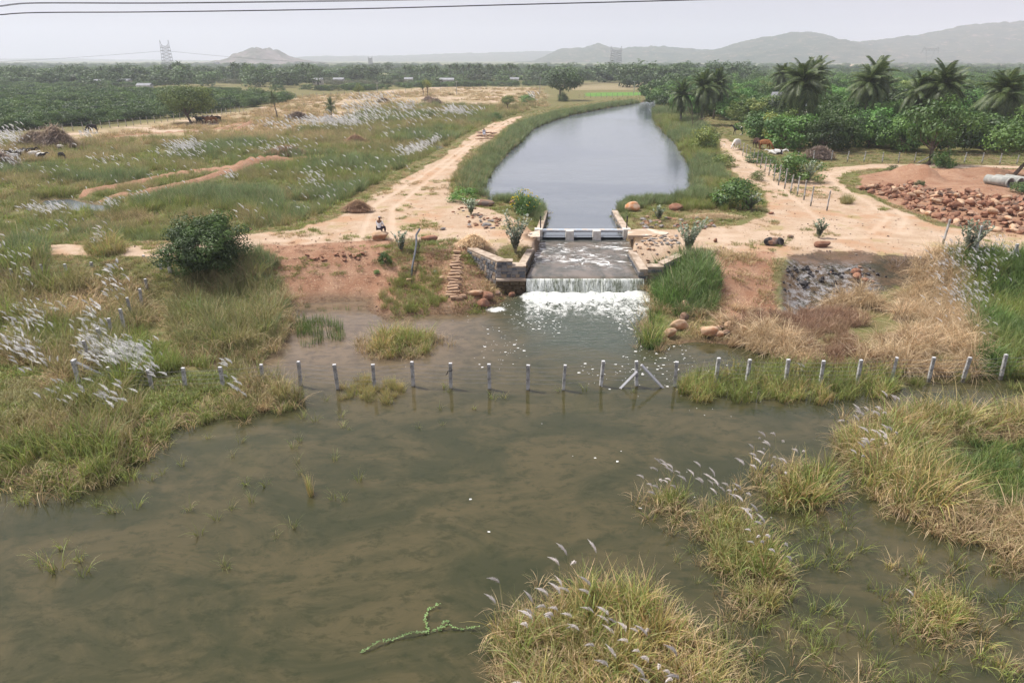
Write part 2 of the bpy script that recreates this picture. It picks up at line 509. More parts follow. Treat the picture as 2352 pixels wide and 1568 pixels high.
# ground
def ground_material():
    t = NT('ground_soil')
    p = t.pos()
    A = {k: t.attr(k).outputs['Fac'] for k in ('dirt', 'red', 'burn', 'ash', 'dry', 'gfield', 'bfield', 'wet', 'rut')}
    nL = t.noise(0.05, 4, p); nM = t.noise(0.6, 5, p, 0.6); nS = t.noise(5.0, 5, p, 0.65); nF = t.noise(28.0, 4, p, 0.7)
    soil = t.mix(t.rng(nS, 0.35, 0.65), (0.15, 0.105, 0.055), (0.27, 0.19, 0.11))
    cover = t.mix(t.rng(nF, 0.35, 0.65), (0.085, 0.10, 0.03), (0.20, 0.19, 0.075))
    cover = t.mix(t.rng(nL, 0.4, 0.62), cover, t.mix(t.rng(nM, 0.4, 0.6), (0.17, 0.155, 0.065), (0.10, 0.13, 0.04)))
    base = t.mix(t.rng(nM, 0.42, 0.55), cover, soil)
    base = t.mix(0.55, base, cover)
    dry = t.mix(t.rng(nM, 0.35, 0.6), (0.40, 0.30, 0.20), (0.30, 0.24, 0.13))
    dry = t.mix(t.rng(t.noise(0.11, 4, p), 0.5, 0.62), dry, (0.48, 0.37, 0.28))
    base = t.mix(A['dry'], base, dry)
    tr = t.math('ADD', A['dirt'], t.math('MULTIPLY', t.math('SUBTRACT', nS, 0.5), 0.9))
    tr = t.rng(tr, 0.38, 0.62)
    d = t.mix(t.rng(nM, 0.35, 0.65), (0.42, 0.305, 0.21), (0.50, 0.385, 0.285))
    d = t.mix(t.rng(nF, 0.52, 0.70), d, (0.30, 0.19, 0.12))
    d = t.mix(t.math('MULTIPLY', t.rng(nS, 0.54, 0.64), 0.5), d, (0.34, 0.215, 0.14))
    d = t.mix(t.rng(t.noise(0.22, 5, p, 0.6), 0.52, 0.66), d, (0.42, 0.265, 0.165))
    patch = t.math('MULTIPLY', t.rng(t.noise(0.35, 6, p, 0.65), 0.55, 0.63), t.math('SUBTRACT', 1.0, A['rut']))
    d = t.mix(t.math('MULTIPLY', patch, 0.75), d, t.mix(t.rng(nF, 0.4, 0.6), (0.28, 0.235, 0.10), (0.40, 0.31, 0.17)))
    d = t.mix(t.math('MULTIPLY', A['rut'], 0.55), d, (0.55, 0.43, 0.325))
    base = t.mix(tr, base, d)
    rr = t.rng(t.math('ADD', A['red'], t.math('MULTIPLY', t.math('SUBTRACT', nS, 0.5), 0.7)), 0.4, 0.62)
    red = t.mix(t.rng(nM, 0.35, 0.65), (0.29, 0.155, 0.095), (0.38, 0.235, 0.155))
    red = t.mix(t.rng(nF, 0.48, 0.68), red, (0.20, 0.105, 0.065))
    red = t.mix(t.math('MULTIPLY', t.rng(nS, 0.52, 0.62), 0.5), red, (0.22, 0.125, 0.08))
    red = t.mix(t.rng(t.noise(9.0, 3, p), 0.62, 0.68), red, (0.55, 0.40, 0.26))
    base = t.mix(rr, base, red)
    bb = t.rng(t.math('ADD', A['burn'], t.math('ADD', t.math('MULTIPLY', t.math('SUBTRACT', nS, 0.5), 1.2), t.math('MULTIPLY', t.math('SUBTRACT', nM, 0.5), 1.4))), 0.40, 0.75)
    base = t.mix(t.math('MULTIPLY', bb, 0.85), base, t.mix(t.rng(nM, 0.4, 0.6), (0.03, 0.026, 0.024), (0.10, 0.06, 0.04)))
    aa = t.math('MULTIPLY', A['ash'], t.rng(t.noise(2.2, 8, p, 0.78), 0.45, 0.60))
    base = t.mix(aa, base, t.mix(t.rng(nF, 0.3, 0.7), (0.46, 0.455, 0.46), (0.13, 0.125, 0.13)))
    base = t.mix(A['gfield'], base, t.mix(t.rng(nM, 0.3, 0.7), (0.09, 0.20, 0.035), (0.13, 0.25, 0.05)))
    fs = t.noise(1.0, 4, t.scaled(p, 0.004, 0.03, 1))
    base = t.mix(A['bfield'], base, t.mix(t.rng(fs, 0.4, 0.6), (0.30, 0.23, 0.15), (0.58, 0.44, 0.33)))
    # far plain: strips of crops, scrub and fallow
    sep = t.n('SeparateXYZ'); t.put(sep.inputs[0], p)
    farm = t.rng(sep.outputs[1], 350, 800)
    fst = t.noise(1.0, 5, t.scaled(p, 0.0035, 0.016, 1), 0.6)
    fcol = t.mix(t.rng(fst, 0.42, 0.52), (0.05, 0.085, 0.035), (0.15, 0.17, 0.07))
    fcol = t.mix(t.rng(fst, 0.56, 0.62), fcol, (0.42, 0.31, 0.21))
    base = t.mix(t.math('MULTIPLY', farm, t.math('SUBTRACT', 1.0, t.math('MAXIMUM', A['bfield'], A['gfield']))), base, fcol)
    wetc = t.mix(t.rng(nS, 0.4, 0.6), (0.10, 0.06, 0.035), (0.17, 0.11, 0.06))
    base = t.mix(A['wet'], base, wetc)
    h = t.math('ADD', t.math('MULTIPLY', nF, 0.35), t.math('ADD', t.math('MULTIPLY', nS, 0.8), nM))
    rough = t.math('SUBTRACT', 0.95, t.math('MULTIPLY', A['wet'], 0.45))
    return t.done(t.bsdf(base, rough, t.bump(h, 0.8, 0.10), 0.2))


M_GROUND = ground_material()


def build_ground():
    NY, NX = 620, 640
    s = np.linspace(0, 1, NY)
    # rows: even near, growing with distance
    d = 30 * (np.exp(s * math.log((7400 + 30) / 14.0)) * 14.0 / 30.0)
    Yr = d - 30 + 0.0
    Yr = Yr - 2.0
    c = np.linspace(-1, 1, NX)
    U = 0.62 * c + 0.55 * c ** 5
    Yg, Ug = np.meshgrid(Yr, U, indexing='ij')
    Xg = Ug * (Yg + 28.0) * np.where(Yg < 60, 1.0, 1.0)
    F = fields(Xg.ravel(), Yg.ravel())
    V = np.stack([Xg.ravel(), Yg.ravel(), F['h']], 1)
    i = np.arange(NY - 1)[:, None] * NX + np.arange(NX - 1)[None, :]
    Q = np.stack([i, i + 1, i + 1 + NX, i + NX], -1).reshape(-1, 4)
    me = npmesh('ground', V, Q, M_GROUND, smooth=True)
    for k in ('dirt', 'red', 'burn', 'ash', 'dry', 'gfield', 'bfield', 'wet', 'rut'):
        a = me.attributes.new(k, 'FLOAT', 'POINT')
        a.data.foreach_set('value', F[k].astype(np.float32))
    o = link('ground', me, kind='structure')
    return o


build_ground()


# ------------------------------------------------------------------ water
def lake_material():
    t = NT('pond_water')
    p = t.pos()
    sep = t.n('SeparateXYZ'); t.put(sep.inputs[0], p)
    X, Y = sep.outputs[0], sep.outputs[1]
    n1 = t.noise(0.34, 10, t.scaled(p, 0.6, 1.0, 1), 0.70, 0.9)
    n2 = t.noise(1.9, 10, t.scaled(p, 0.6, 1.0, 1), 0.76, 0.4)
    mud = t.mix(t.rng(n1, 0.38, 0.64), (0.040, 0.042, 0.019), (0.080, 0.067, 0.032))
    mud = t.mix(t.math('MULTIPLY', t.rng(n2, 0.49, 0.62), 0.6), mud, (0.024, 0.030, 0.012))
    mud = t.mix(t.math('MULTIPLY', t.rng(t.noise(0.10, 3, p), 0.56, 0.72), 0.35), mud, (0.095, 0.085, 0.030))
    # the shallow silty part before the fence, greener deep water below the fall
    shal = t.math('MULTIPLY', t.rng(Y, 27, 36), t.rng(X, 3.0, -7.0))
    mud = t.mix(t.math('MULTIPLY', shal, 0.75), mud, t.mix(t.rng(n2, 0.4, 0.62), (0.215, 0.155, 0.105), (0.13, 0.095, 0.07)))
    vx = t.math('SUBTRACT', X, 4.8); vy = t.math('MULTIPLY', t.math('SUBTRACT', Y, 42.0), 0.62)
    dd = t.math('SQRT', t.math('ADD', t.math('MULTIPLY', vx, vx), t.math('MULTIPLY', vy, vy)))
    deep = t.rng(t.math('ADD', dd, t.math('MULTIPLY', n1, 3.0)), 4.0, 9.0, 1.0, 0.0)
    mud = t.mix(t.math('MULTIPLY', deep, 0.9), mud, t.mix(t.rng(n2, 0.4, 0.6), (0.045, 0.062, 0.045), (0.07, 0.08, 0.06)))
    # ripples: strong below the fall, faint elsewhere
    r1 = t.noise(2.6, 3, t.scaled(p, 0.55, 1.3, 1), 0.5, 0.6)
    r2 = t.noise(7.0, 2, t.scaled(p, 0.7, 1.2, 1), 0.5, 0.4)
    st = t.math('ADD', t.math('MULTIPLY', deep, 0.55), t.rng(Y, 14, 34, 0.05, 0.09))
    nb = t.bump(t.math('ADD', r1, t.math('MULTIPLY', r2, 0.35)), st, 0.10)
    return t.done(t.bsdf(mud, 0.03, nb, 0.5, 0.0, 1.333))


def canal_material():
    t = NT('canal_water')
    p = t.pos()
    n1 = t.noise(0.05, 4, t.scaled(p, 0.5, 1.0, 1), 0.6, 1.0)
    c = t.mix(t.rng(n1, 0.4, 0.6), (0.125, 0.145, 0.170), (0.165, 0.185, 0.205))
    r1 = t.noise(2.0, 3, t.scaled(p, 0.5, 1.2, 1), 0.55, 0.8)
    r3 = t.noise(0.35, 2, t.scaled(p, 0.5, 1.0, 1), 0.5)
    nb = t.bump(t.math('ADD', r1, r3), t.rng(n1, 0.35, 0.65, 0.10, 0.24), 0.08)
    return t.done(t.bsdf(c, 0.06, nb, 0.5, 0.0, 1.333))


def chute_material():
    t = NT('chute_water')
    p = t.pos()
    sep = t.n('SeparateXYZ'); t.put(sep.inputs[0], p)
    X, Y = sep.outputs[0], sep.outputs[1]
    n1 = t.noise(0.7, 5, t.scaled(p, 1, 0.7, 1), 0.6, 0.6)
    c = t.mix(t.rng(n1, 0.36, 0.62), (0.080, 0.076, 0.060), (0.175, 0.145, 0.118))
    c = t.mix(t.rng(Y, 53.6, 55.2), c, (0.06, 0.075, 0.08))
    # broken white ripples
    zz = t.math('MULTIPLY', t.rng(Y, 46.3, 48.0), t.rng(Y, 55.0, 53.2))
    w = t.noise(1.0, 6, t.scaled(p, 0.9, 2.6, 1), 0.68, 1.2)
    wl = t.noise(0.42, 3, p)
    foam = t.math('MULTIPLY', zz, t.math('MULTIPLY', t.rng(w, 0.51, 0.60), t.rng(wl, 0.40, 0.54)))
    c = t.mix(foam, c, (0.82, 0.83, 0.82))
    nb = t.bump(t.math('ADD', t.noise(3.2, 4, t.scaled(p, 0.7, 1.6, 1), 0.6, 0.8), t.math('MULTIPLY', foam, 0.6)), t.rng(Y, 45.5, 49, 0.18, 0.45), 0.08)
    return t.done(t.bsdf(c, t.math('ADD', 0.06, t.math('MULTIPLY', foam, 0.6)), nb, 0.5, 0.0, 1.333))


M_LAKE = lake_material(); M_CANAL = canal_material(); M_CHUTE = chute_material()
link('pond_water', mesh('pond_water', [(-75, -25, 0), (75, -25, 0), (75, 38, 0), (14, 44.66, 0), (-35, 44.66, 0), (-75, 38, 0)], [(0, 1, 2, 3, 4, 5)], M_LAKE), kind='structure')
# canal sheet: the shore polygon pushed a little into its banks
cpg = CANAL.copy()
cc = []
for i in range(len(cpg)):
    a, b, c_ = cpg[i - 1], cpg[i], cpg[(i + 1) % len(cpg)]
    t1 = (b - a) / (np.linalg.norm(b - a) + 1e-9); t2 = (c_ - b) / (np.linalg.norm(c_ - b) + 1e-9)
    nrm = np.array([-(t1 + t2)[1], (t1 + t2)[0]]); nrm /= (np.linalg.norm(nrm) + 1e-9)
    cc.append(b + nrm * (0.45 if 1 < i < len(cpg) - 2 else 0.0))
area = sum(cpg[i - 1][0] * cpg[i][1] - cpg[i][0] * cpg[i - 1][1] for i in range(len(cpg)))
if area > 0:
    cc = [2 * cpg[i] - cc[i] for i in range(len(cpg))]
bm = bmesh.new()
vs = [bm.verts.new((q[0], q[1], 1.5)) for q in cc]
f = bm.faces.new(vs)
bmesh.ops.triangulate(bm, faces=[f])
bmesh.ops.recalc_face_normals(bm, faces=bm.faces)
for f in bm.faces:
    if f.normal.z < 0: f.normal_flip()
me = bpy.data.meshes.new('canal_water'); bm.to_mesh(me); bm.free(); me.materials.append(M_CANAL)
link('canal_water', me, kind='structure')
# pools in the left meadow
for pg, nm in ((WETL, 'puddle_water'), (WETR, 'puddle_water')):
    c0 = pg.mean(0); q = c0 + (pg - c0) * 1.08
    me = mesh(nm, [(a, b, 0.725) for a, b in q], [tuple(range(len(q)))], M_CANAL)
    link(nm, me, kind='structure')
# chute sheet: drops under the beam and runs to the crest
rows = []
ys = np.concatenate([np.linspace(56.0, 54.2, 14), np.linspace(54.0, 45.05, 60), [44.95, 44.86, 44.78]])
V = []; NXc = 60
for yv in ys:
    z = 1.50 - 0.22 * float(sm(55.9, 54.9, np.array(yv))) if yv > 54.9 else 1.28 - 0.11 * (54.9 - yv) / 10
    if yv < 45.0: z -= (45.0 - yv) * 0.35
    xl = np.interp(yv, [44.7, 49.9, 51.5, 54.0, 56.0], [1.02, 1.70, 1.72, 2.0, 2.75]); xr = np.interp(yv, [44.7, 49.9, 51.5, 54.0, 56.0], [8.98, 8.75, 9.8, 9.9, 9.1])
    if 50.0 < yv < 55.4: xl -= 0.9 * math.sin((yv - 50) / 5.4 * math.pi) ** 0.5
    for k in range(NXc):
        x = xl + (xr - xl) * k / (NXc - 1)
        V.append((x, yv, z))
V = np.array(V)
turb = sm(46, 48.5, V[:, 1]) * sm(55.4, 53.5, V[:, 1])
V[:, 2] += (fbm(V[:, 0], V[:, 1] * 1.7, 0.9, 31, 3) - 0.5) * 0.16 * turb
i = np.arange(len(ys) - 1)[:, None] * NXc + np.arange(NXc - 1)[None, :]
Q = np.stack([i, i + NXc, i + 1 + NXc, i + 1], -1).reshape(-1, 4)
link('chute_water', npmesh('chute_water', V, Q, M_CHUTE, smooth=True), kind='structure')


def fall_material():
    t = NT('falling_water')
    p = t.pos()
    s1 = t.noise(1.0, 6, t.scaled(p, 7.0, 1.0, 1.6), 0.75, 0.9)
    s2 = t.noise(1.0, 5, t.scaled(p, 24.0, 2.0, 6.0), 0.75, 0.5)
    s3 = t.noise(1.0, 4, t.scaled(p, 1.4, 1.0, 0.5), 0.6)
    f = t.rng(t.math('ADD', t.math('ADD', t.math('MULTIPLY', s1, 0.5), t.math('MULTIPLY', s2, 0.28)), t.math('MULTIPLY', s3, 0.3)), 0.46, 0.62)
    c = t.mix(f, (0.16, 0.18, 0.12), (0.80, 0.83, 0.78))
    sep = t.n('SeparateXYZ'); t.put(sep.inputs[0], p)
    c = t.mix(t.math('MULTIPLY', t.rng(sep.outputs[2], 0.25, 0.02), 0.9), c, (0.84, 0.86, 0.83))
    nb = t.bump(t.math('ADD', s1, s2), 0.6, 0.08)
    b = t.bsdf(c, 0.25, nb, 0.5, 0.0, 1.333)
    tr = t.n('BsdfTransparent')
    mx = t.n('MixShader')
    al = t.rng(t.math('ADD', t.math('MULTIPLY', s2, 0.55), t.math('MULTIPLY', s1, 0.45)), 0.30, 0.46, 0.15, 1.0)
    t.put(mx.inputs[0], t.math('MAXIMUM', al, t.rng(sep.outputs[2], 0.4, 0.1)))
    t.put(mx.inputs[1], tr.outputs[0]); t.put(mx.inputs[2], b)
    return t.done(mx.outputs[0])


nx, nz = 420, 26
V = []
for j in range(nz):
    s = j / (nz - 1)
    for k in range(nx):
        x = 0.98 + 8.04 * k / (nx - 1)
        V.append((x, 44.78 - 0.34 * math.sqrt(s) - 0.05 * s, 1.10 - 1.16 * s))
V = np.array(V)
V[:, 1] += (fbm(V[:, 0] * 6, V[:, 2] * 1.2, 1.0, 77, 3) - 0.5) * 0.26 * np.clip((1.15 - V[:, 2]) * 1.5, 0, 1)
i = np.arange(nz - 1)[:, None] * nx + np.arange(nx - 1)[None, :]
Q = np.stack([i, i + nx, i + 1 + nx, i + 1], -1).reshape(-1, 4)
link('waterfall', npmesh('waterfall', V, Q, fall_material(), smooth=True), kind='structure')


def foam_material(lace):
    t = NT('foam_lace' if lace else 'foam')
    p = t.pos()
    a = t.attr('cover').outputs['Fac']
    warp = t.n('TexNoise'); warp.inputs['Scale'].default_value = 0.8; warp.inputs['Detail'].default_value = 3
    t.put(warp.inputs['Vector'], p)
    vm = t.n('VectorMath', operation='MULTIPLY_ADD'); t.put(vm.inputs[0], warp.outputs[1]); vm.inputs[1].default_value = (1.1, 1.1, 0); t.put(vm.inputs[2], p)
    v = t.n('TexVoronoi', feature='DISTANCE_TO_EDGE'); v.inputs['Scale'].default_value = 1.25
    t.put(v.inputs['Vector'], t.scaled(vm.outputs[0], 1.0, 0.62, 1))
    v2 = t.n('TexVoronoi', feature='DISTANCE_TO_EDGE'); v2.inputs['Scale'].default_value = 3.4
    t.put(v2.inputs['Vector'], t.scaled(vm.outputs[0], 1.0, 0.7, 1))
    n = t.noise(2.1, 9, t.scaled(p, 1, 0.6, 1), 0.76, 1.2)
    big = t.noise(0.6, 4, t.scaled(p, 1.0, 0.45, 1), 0.6, 0.8)
    edge = t.math('SUBTRACT', 1.0, t.math('MINIMUM', t.math('MULTIPLY', v.outputs[0], 2.6), t.math('MULTIPLY', v2.outputs[0], 5.0)))
    val = t.math('ADD', t.math('MULTIPLY', edge, 0.24), t.math('ADD', t.math('MULTIPLY', n, 0.78), t.math('MULTIPLY', big, 0.52)))
    thr = t.math('SUBTRACT', 1.21, t.math('MULTIPLY', a, 0.84))
    al = t.math('MULTIPLY', t.rng(t.math('SUBTRACT', val, thr), -0.05, 0.26), t.rng(a, 0.25, 0.95, 0.55, 0.95))
    c = t.mix(t.rng(n, 0.35, 0.6), (0.40, 0.44, 0.40), (0.86, 0.87, 0.84))
    b = t.bsdf(c, 0.6, t.bump(n, 0.7, 0.08), 0.3)
    mx = t.n('MixShader'); t.put(mx.inputs[0], al); t.put(mx.inputs[1], t.n('BsdfTransparent').outputs[0]); t.put(mx.inputs[2], b)
    return t.done(mx.outputs[0])


nx, ny = 220, 170
xs = np.linspace(-3.5, 11.0, nx); yy = np.linspace(30.5, 44.6, ny)
Yg, Xg = np.meshgrid(yy, xs, indexing='ij')
xf, yf = Xg.ravel(), Yg.ravel()
inx = np.minimum(sm(-0.6 , 2.2, xf + (44.5 - yf) * 0.25), sm(10.6, 8.8, xf))
dfall = 44.4 - yf + (fbm(xf, yf, 1.6, 3, 3) - 0.5) * 1.6
cover = np.clip(1.0 - 0.40 * sm(0.5, 1.9, dfall) - 0.27 * sm(1.8, 6.0, dfall) - 0.20 * sm(5, 12, dfall), 0, 1.05) * inx
lx = xf + 1.1; ly = yf - 41.6
cover = np.maximum(cover, 0.9 * np.exp(-(lx ** 2 + (ly * 1.4) ** 2) / 0.8))
z = 0.012 + 0.30 * np.clip(1 - dfall / 1.9, 0, 1) * inx * (0.35 + fbm(xf, yf, 0.5, 12, 3))
V = np.stack([xf, yf, z], 1)
i = np.arange(ny - 1)[:, None] * nx + np.arange(nx - 1)[None, :]
Q = np.stack([i, i + 1, i + 1 + nx, i + nx], -1).reshape(-1, 4)
me = npmesh('foam', V, Q, foam_material(True), smooth=True)
a = me.attributes.new('cover', 'FLOAT', 'POINT'); a.data.foreach_set('value', cover.astype(np.float32))
link('foam', me, kind='stuff')['label'] = 'white foam spreading below the waterfall'
# loose flecks of foam drifting on the pool
V = []; F = []
rg = np.random.RandomState(5)
nf = 0
while nf < 620:
    x = rg.normal(5.5, 4.0); y = 44 - abs(rg.gamma(2.2, 3.0))
    if x < -8 or x > 12 or y < 17: continue
    if rg.rand() > (1.0 if y > 30 else 0.35): continue
    if fbm(np.array([x]), np.array([y * 0.5]), 2.2, 44, 3)[0] < 0.50: continue
    if float(sdf(POOL, np.array([x]), np.array([y]))[0]) < 0.3: continue
    r = 0.014 + 0.05 * rg.rand() ** 4; k0 = len(V)
    for k in range(6):
        th = k / 6 * 2 * math.pi
        rr = r * (0.7 + 0.6 * rg.rand())
        V.append((x + rr * 1.5 * math.cos(th), y + rr * math.sin(th), 0.016))
    F.append(tuple(range(k0, k0 + 6))); nf += 1
M_FLECK = noisy('foam_fleck', (0.75, 0.76, 0.74), (0.85, 0.85, 0.83), 3, rnd=0)
o = link('foam_flecks', mesh('foam_flecks', V, F, M_FLECK), kind='stuff')
o['label'] = 'small white foam flecks drifting on the pond'


# ------------------------------------------------------------------ hills and haze
def hill_material(name, c1, c2, c3):
    t = NT(name)
    p = t.pos()
    n = t.noise(0.010, 9, p, 0.72); m = t.noise(0.03, 7, p, 0.75)
    c = t.mix(t.rng(n, 0.42, 0.58), c1, c2)
    c = t.mix(t.rng(m, 0.52, 0.66), c, c3)
    return t.done(t.bsdf(c, 0.95, t.bump(t.math('ADD', n, m), 1.0, 8.0), 0.1))


def hill(name, prof, Y, depth, mat, seed, rough=0.12, nx=220, ny=60):
    """ridge whose skyline follows prof [(px, py)], centred at distance Y"""
    prof = [(PY(x, y, Y)[0], max(0.0, PY(x, y, Y)[2])) for x, y in prof]
    px = [q[0] for q in prof]; pz = [q[1] for q in prof]
    xs = np.linspace(px[0], px[-1], nx); s = np.linspace(-1, 1, ny)
    S, Xx = np.meshgrid(s, xs, indexing='ij')
    top = np.interp(Xx, px, pz)
    w = (1 - np.abs(S)) ** 0.9
    Yy = Y + S * depth
    sc = max(60.0, (px[-1] - px[0]) / 14)
    nn = fbm(Xx, Yy, sc * 0.8, seed, 6)
    z = top * w * (1 + (nn - 0.5) * 1.1 * (1 - w * 0.75)) + (fbm(Xx, Yy, sc / 5, seed + 5, 4) - 0.5) * rough * np.maximum(top, 1) * np.clip(w * 3, 0, 1) + (fbm(Xx, Yy, 26, seed + 9, 3) - 0.5) * 11 * np.clip(w * 3, 0, 1)
    z = np.where(np.abs(S) > 0.985, -2.0, z) - 0.6
    V = np.stack([Xx.ravel(), Yy.ravel(), z.ravel()], 1)
    i = np.arange(ny - 1)[:, None] * nx + np.arange(nx - 1)[None, :]
    Q = np.stack([i, i + 1, i + 1 + nx, i + nx], -1).reshape(-1, 4)
    link(name, npmesh(name, V, Q, mat, smooth=True), kind='structure')


M_HILL = hill_material('hill_scrub', (0.035, 0.06, 0.03), (0.07, 0.085, 0.045), (0.24, 0.18, 0.13))
M_HILLR = hill_material('hill_rock', (0.22, 0.18, 0.16), (0.10, 0.11, 0.08), (0.30, 0.25, 0.22))
hill('rocky_hill', [(480, 150), (510, 143), (530, 137), (545, 130), (560, 118), (573, 111), (590, 108), (608, 108), (622, 113), (640, 118), (655, 126), (668, 133), (690, 138), (715, 141), (740, 148)], 2300, 260, M_HILLR, 3, 0.07)
hill('far_mesa', [(640, 150), (690, 131), (760, 128), (860, 129), (950, 127), (1060, 123), (1150, 119), (1250, 118), (1350, 118), (1420, 122), (1500, 140)], 5200, 900, M_HILL, 8, 0.04)
hill('far_ridge', [(-600, 140), (-300, 128), (0, 136), (150, 134), (260, 139), (330, 137), (420, 141), (520, 146)], 5600, 800, M_HILL, 14, 0.04)
hill('low_hill', [(1180, 150), (1225, 141), (1262, 124), (1290, 112), (1320, 108), (1342, 107), (1365, 100), (1378, 100), (1400, 107), (1430, 109), (1470, 106), (1500, 104), (1540, 109), (1580, 111), (1640, 114), (1720, 118), (1800, 140)], 3300, 500, M_HILL, 21, 0.06)
hill('wooded_hill', [(1520, 145), (1560, 130), (1600, 120), (1650, 112), (1690, 99), (1740, 90), (1790, 84), (1820, 74), (1850, 69), (1880, 72), (1905, 86), (1935, 92), (1970, 92), (2020, 87), (2080, 79), (2140, 74), (2200, 66), (2260, 53), (2310, 45), (2352, 44), (2450, 40), (2600, 55), (2900, 60), (3300, 100)], 3000, 620, M_HILL, 33, 0.05, nx=420, ny=90)

hz_mat = bpy.data.materials.new('haze'); hz_mat.use_nodes = True
ht = hz_mat.node_tree; ht.nodes.clear()
ho = ht.nodes.new('ShaderNodeOutputMaterial'); hv = ht.nodes.new('ShaderNodeVolumePrincipled')
hv.inputs['Color'].default_value = (0.85, 0.89, 1.0, 1)
hv.inputs['Density'].default_value = 0.00027
hv.inputs['Anisotropy'].default_value = 0.15
ht.links.new(hv.outputs[0], ho.inputs['Volume'])
hb = MB(); hb.box((0, 3500, 149.2), (22000, 8600, 301.6))
hz = link('haze', hb.mesh('haze', hz_mat), kind='stuff')
hz['label'] = 'pale haze filling the air over the whole plain'

# ------------------------------------------------------------------ vegetation: leaf and blade materials
def leaf_material(name, trans=0.35, hue_noise=0.05, tint=None, tfac=0.5, rough=0.55, dryfield=False):
    t = NT(name)
    col = t.attr('col').outputs['Color']
    p = t.pos()
    oi = t.n('ObjectInfo')
    v = t.rng(oi.outputs['Random'], 0, 1, 0.72, 1.25, smooth=False)
    c = t.mix(1.0, col, t.n('CombineColor', i_0=v, i_1=v, i_2=v).outputs[0], 'MULTIPLY')
    n = t.noise(hue_noise, 5, p, 0.65)
    if tint is not None:
        c = t.mix(t.math('MULTIPLY', t.rng(n, 0.43, 0.60), tfac), c, tint)
    if dryfield:
        n2 = t.noise(hue_noise * 2.6, 4, t.scaled(p, 1.0, 1.6, 1), 0.6)
        c = t.mix(t.math('MULTIPLY', t.rng(n2, 0.53, 0.66), 0.5), c, (0.42, 0.34, 0.20))
    d = t.n('BsdfDiffuse'); t.put(d.inputs[0], c)
    tr = t.n('BsdfTranslucent'); t.put(tr.inputs[0], c)
    mx = t.n('MixShader'); mx.inputs[0].default_value = trans
    t.put(mx.inputs[1], d.outputs[0]); t.put(mx.inputs[2], tr.outputs[0])
    gl = t.n('BsdfGlossy'); gl.inputs['Roughness'].default_value = rough; gl.inputs['Color'].default_value = (1, 1, 1, 1)
    m2 = t.n('MixShader'); m2.inputs[0].default_value = 0.035
    t.put(m2.inputs[1], mx.outputs[0]); t.put(m2.inputs[2], gl.outputs[0])
    return t.done(m2.outputs[0])


M_GRASS = leaf_material('grass_blade', 0.35, 0.07, (0.20, 0.23, 0.08), 0.5, dryfield=True)
M_GREEN = leaf_material('green_blade', 0.35, 0.2, (0.19, 0.24, 0.08), 0.35)
M_STRAW = leaf_material('straw_blade', 0.3, 0.3, (0.44, 0.32, 0.17), 0.35)
M_PLUME = leaf_material('grass_plume', 0.5, 0.3)
M_LEAF = leaf_material('leaf', 0.28, 0.09, (0.10, 0.17, 0.035), 0.4)

# blade palettes: (weight, colour near the foot, colour near the tip)
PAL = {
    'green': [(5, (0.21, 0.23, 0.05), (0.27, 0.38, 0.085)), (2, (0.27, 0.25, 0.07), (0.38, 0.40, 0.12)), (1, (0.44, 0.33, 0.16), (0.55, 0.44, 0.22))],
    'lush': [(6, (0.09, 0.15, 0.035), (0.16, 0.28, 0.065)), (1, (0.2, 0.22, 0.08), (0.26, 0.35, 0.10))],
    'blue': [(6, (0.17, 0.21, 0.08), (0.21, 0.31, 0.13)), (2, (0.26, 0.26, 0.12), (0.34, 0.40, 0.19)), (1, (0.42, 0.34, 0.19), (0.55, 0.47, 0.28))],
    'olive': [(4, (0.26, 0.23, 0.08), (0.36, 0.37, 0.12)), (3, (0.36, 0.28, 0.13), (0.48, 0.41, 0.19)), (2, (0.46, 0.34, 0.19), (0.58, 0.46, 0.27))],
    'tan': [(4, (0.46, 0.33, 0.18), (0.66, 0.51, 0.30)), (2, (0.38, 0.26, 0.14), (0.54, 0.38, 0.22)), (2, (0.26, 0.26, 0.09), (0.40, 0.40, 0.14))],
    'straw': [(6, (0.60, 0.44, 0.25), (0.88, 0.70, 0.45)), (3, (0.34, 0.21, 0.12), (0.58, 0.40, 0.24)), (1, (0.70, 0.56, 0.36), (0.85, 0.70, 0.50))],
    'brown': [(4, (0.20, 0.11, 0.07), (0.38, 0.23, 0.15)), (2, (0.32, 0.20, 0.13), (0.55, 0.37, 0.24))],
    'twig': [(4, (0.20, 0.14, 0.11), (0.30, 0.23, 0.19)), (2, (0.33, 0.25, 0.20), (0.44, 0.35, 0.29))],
    'gold': [(5, (0.40, 0.31, 0.09), (0.62, 0.52, 0.19)), (3, (0.50, 0.33, 0.16), (0.70, 0.50, 0.26)), (3, (0.24, 0.29, 0.07), (0.38, 0.45, 0.13))],
}


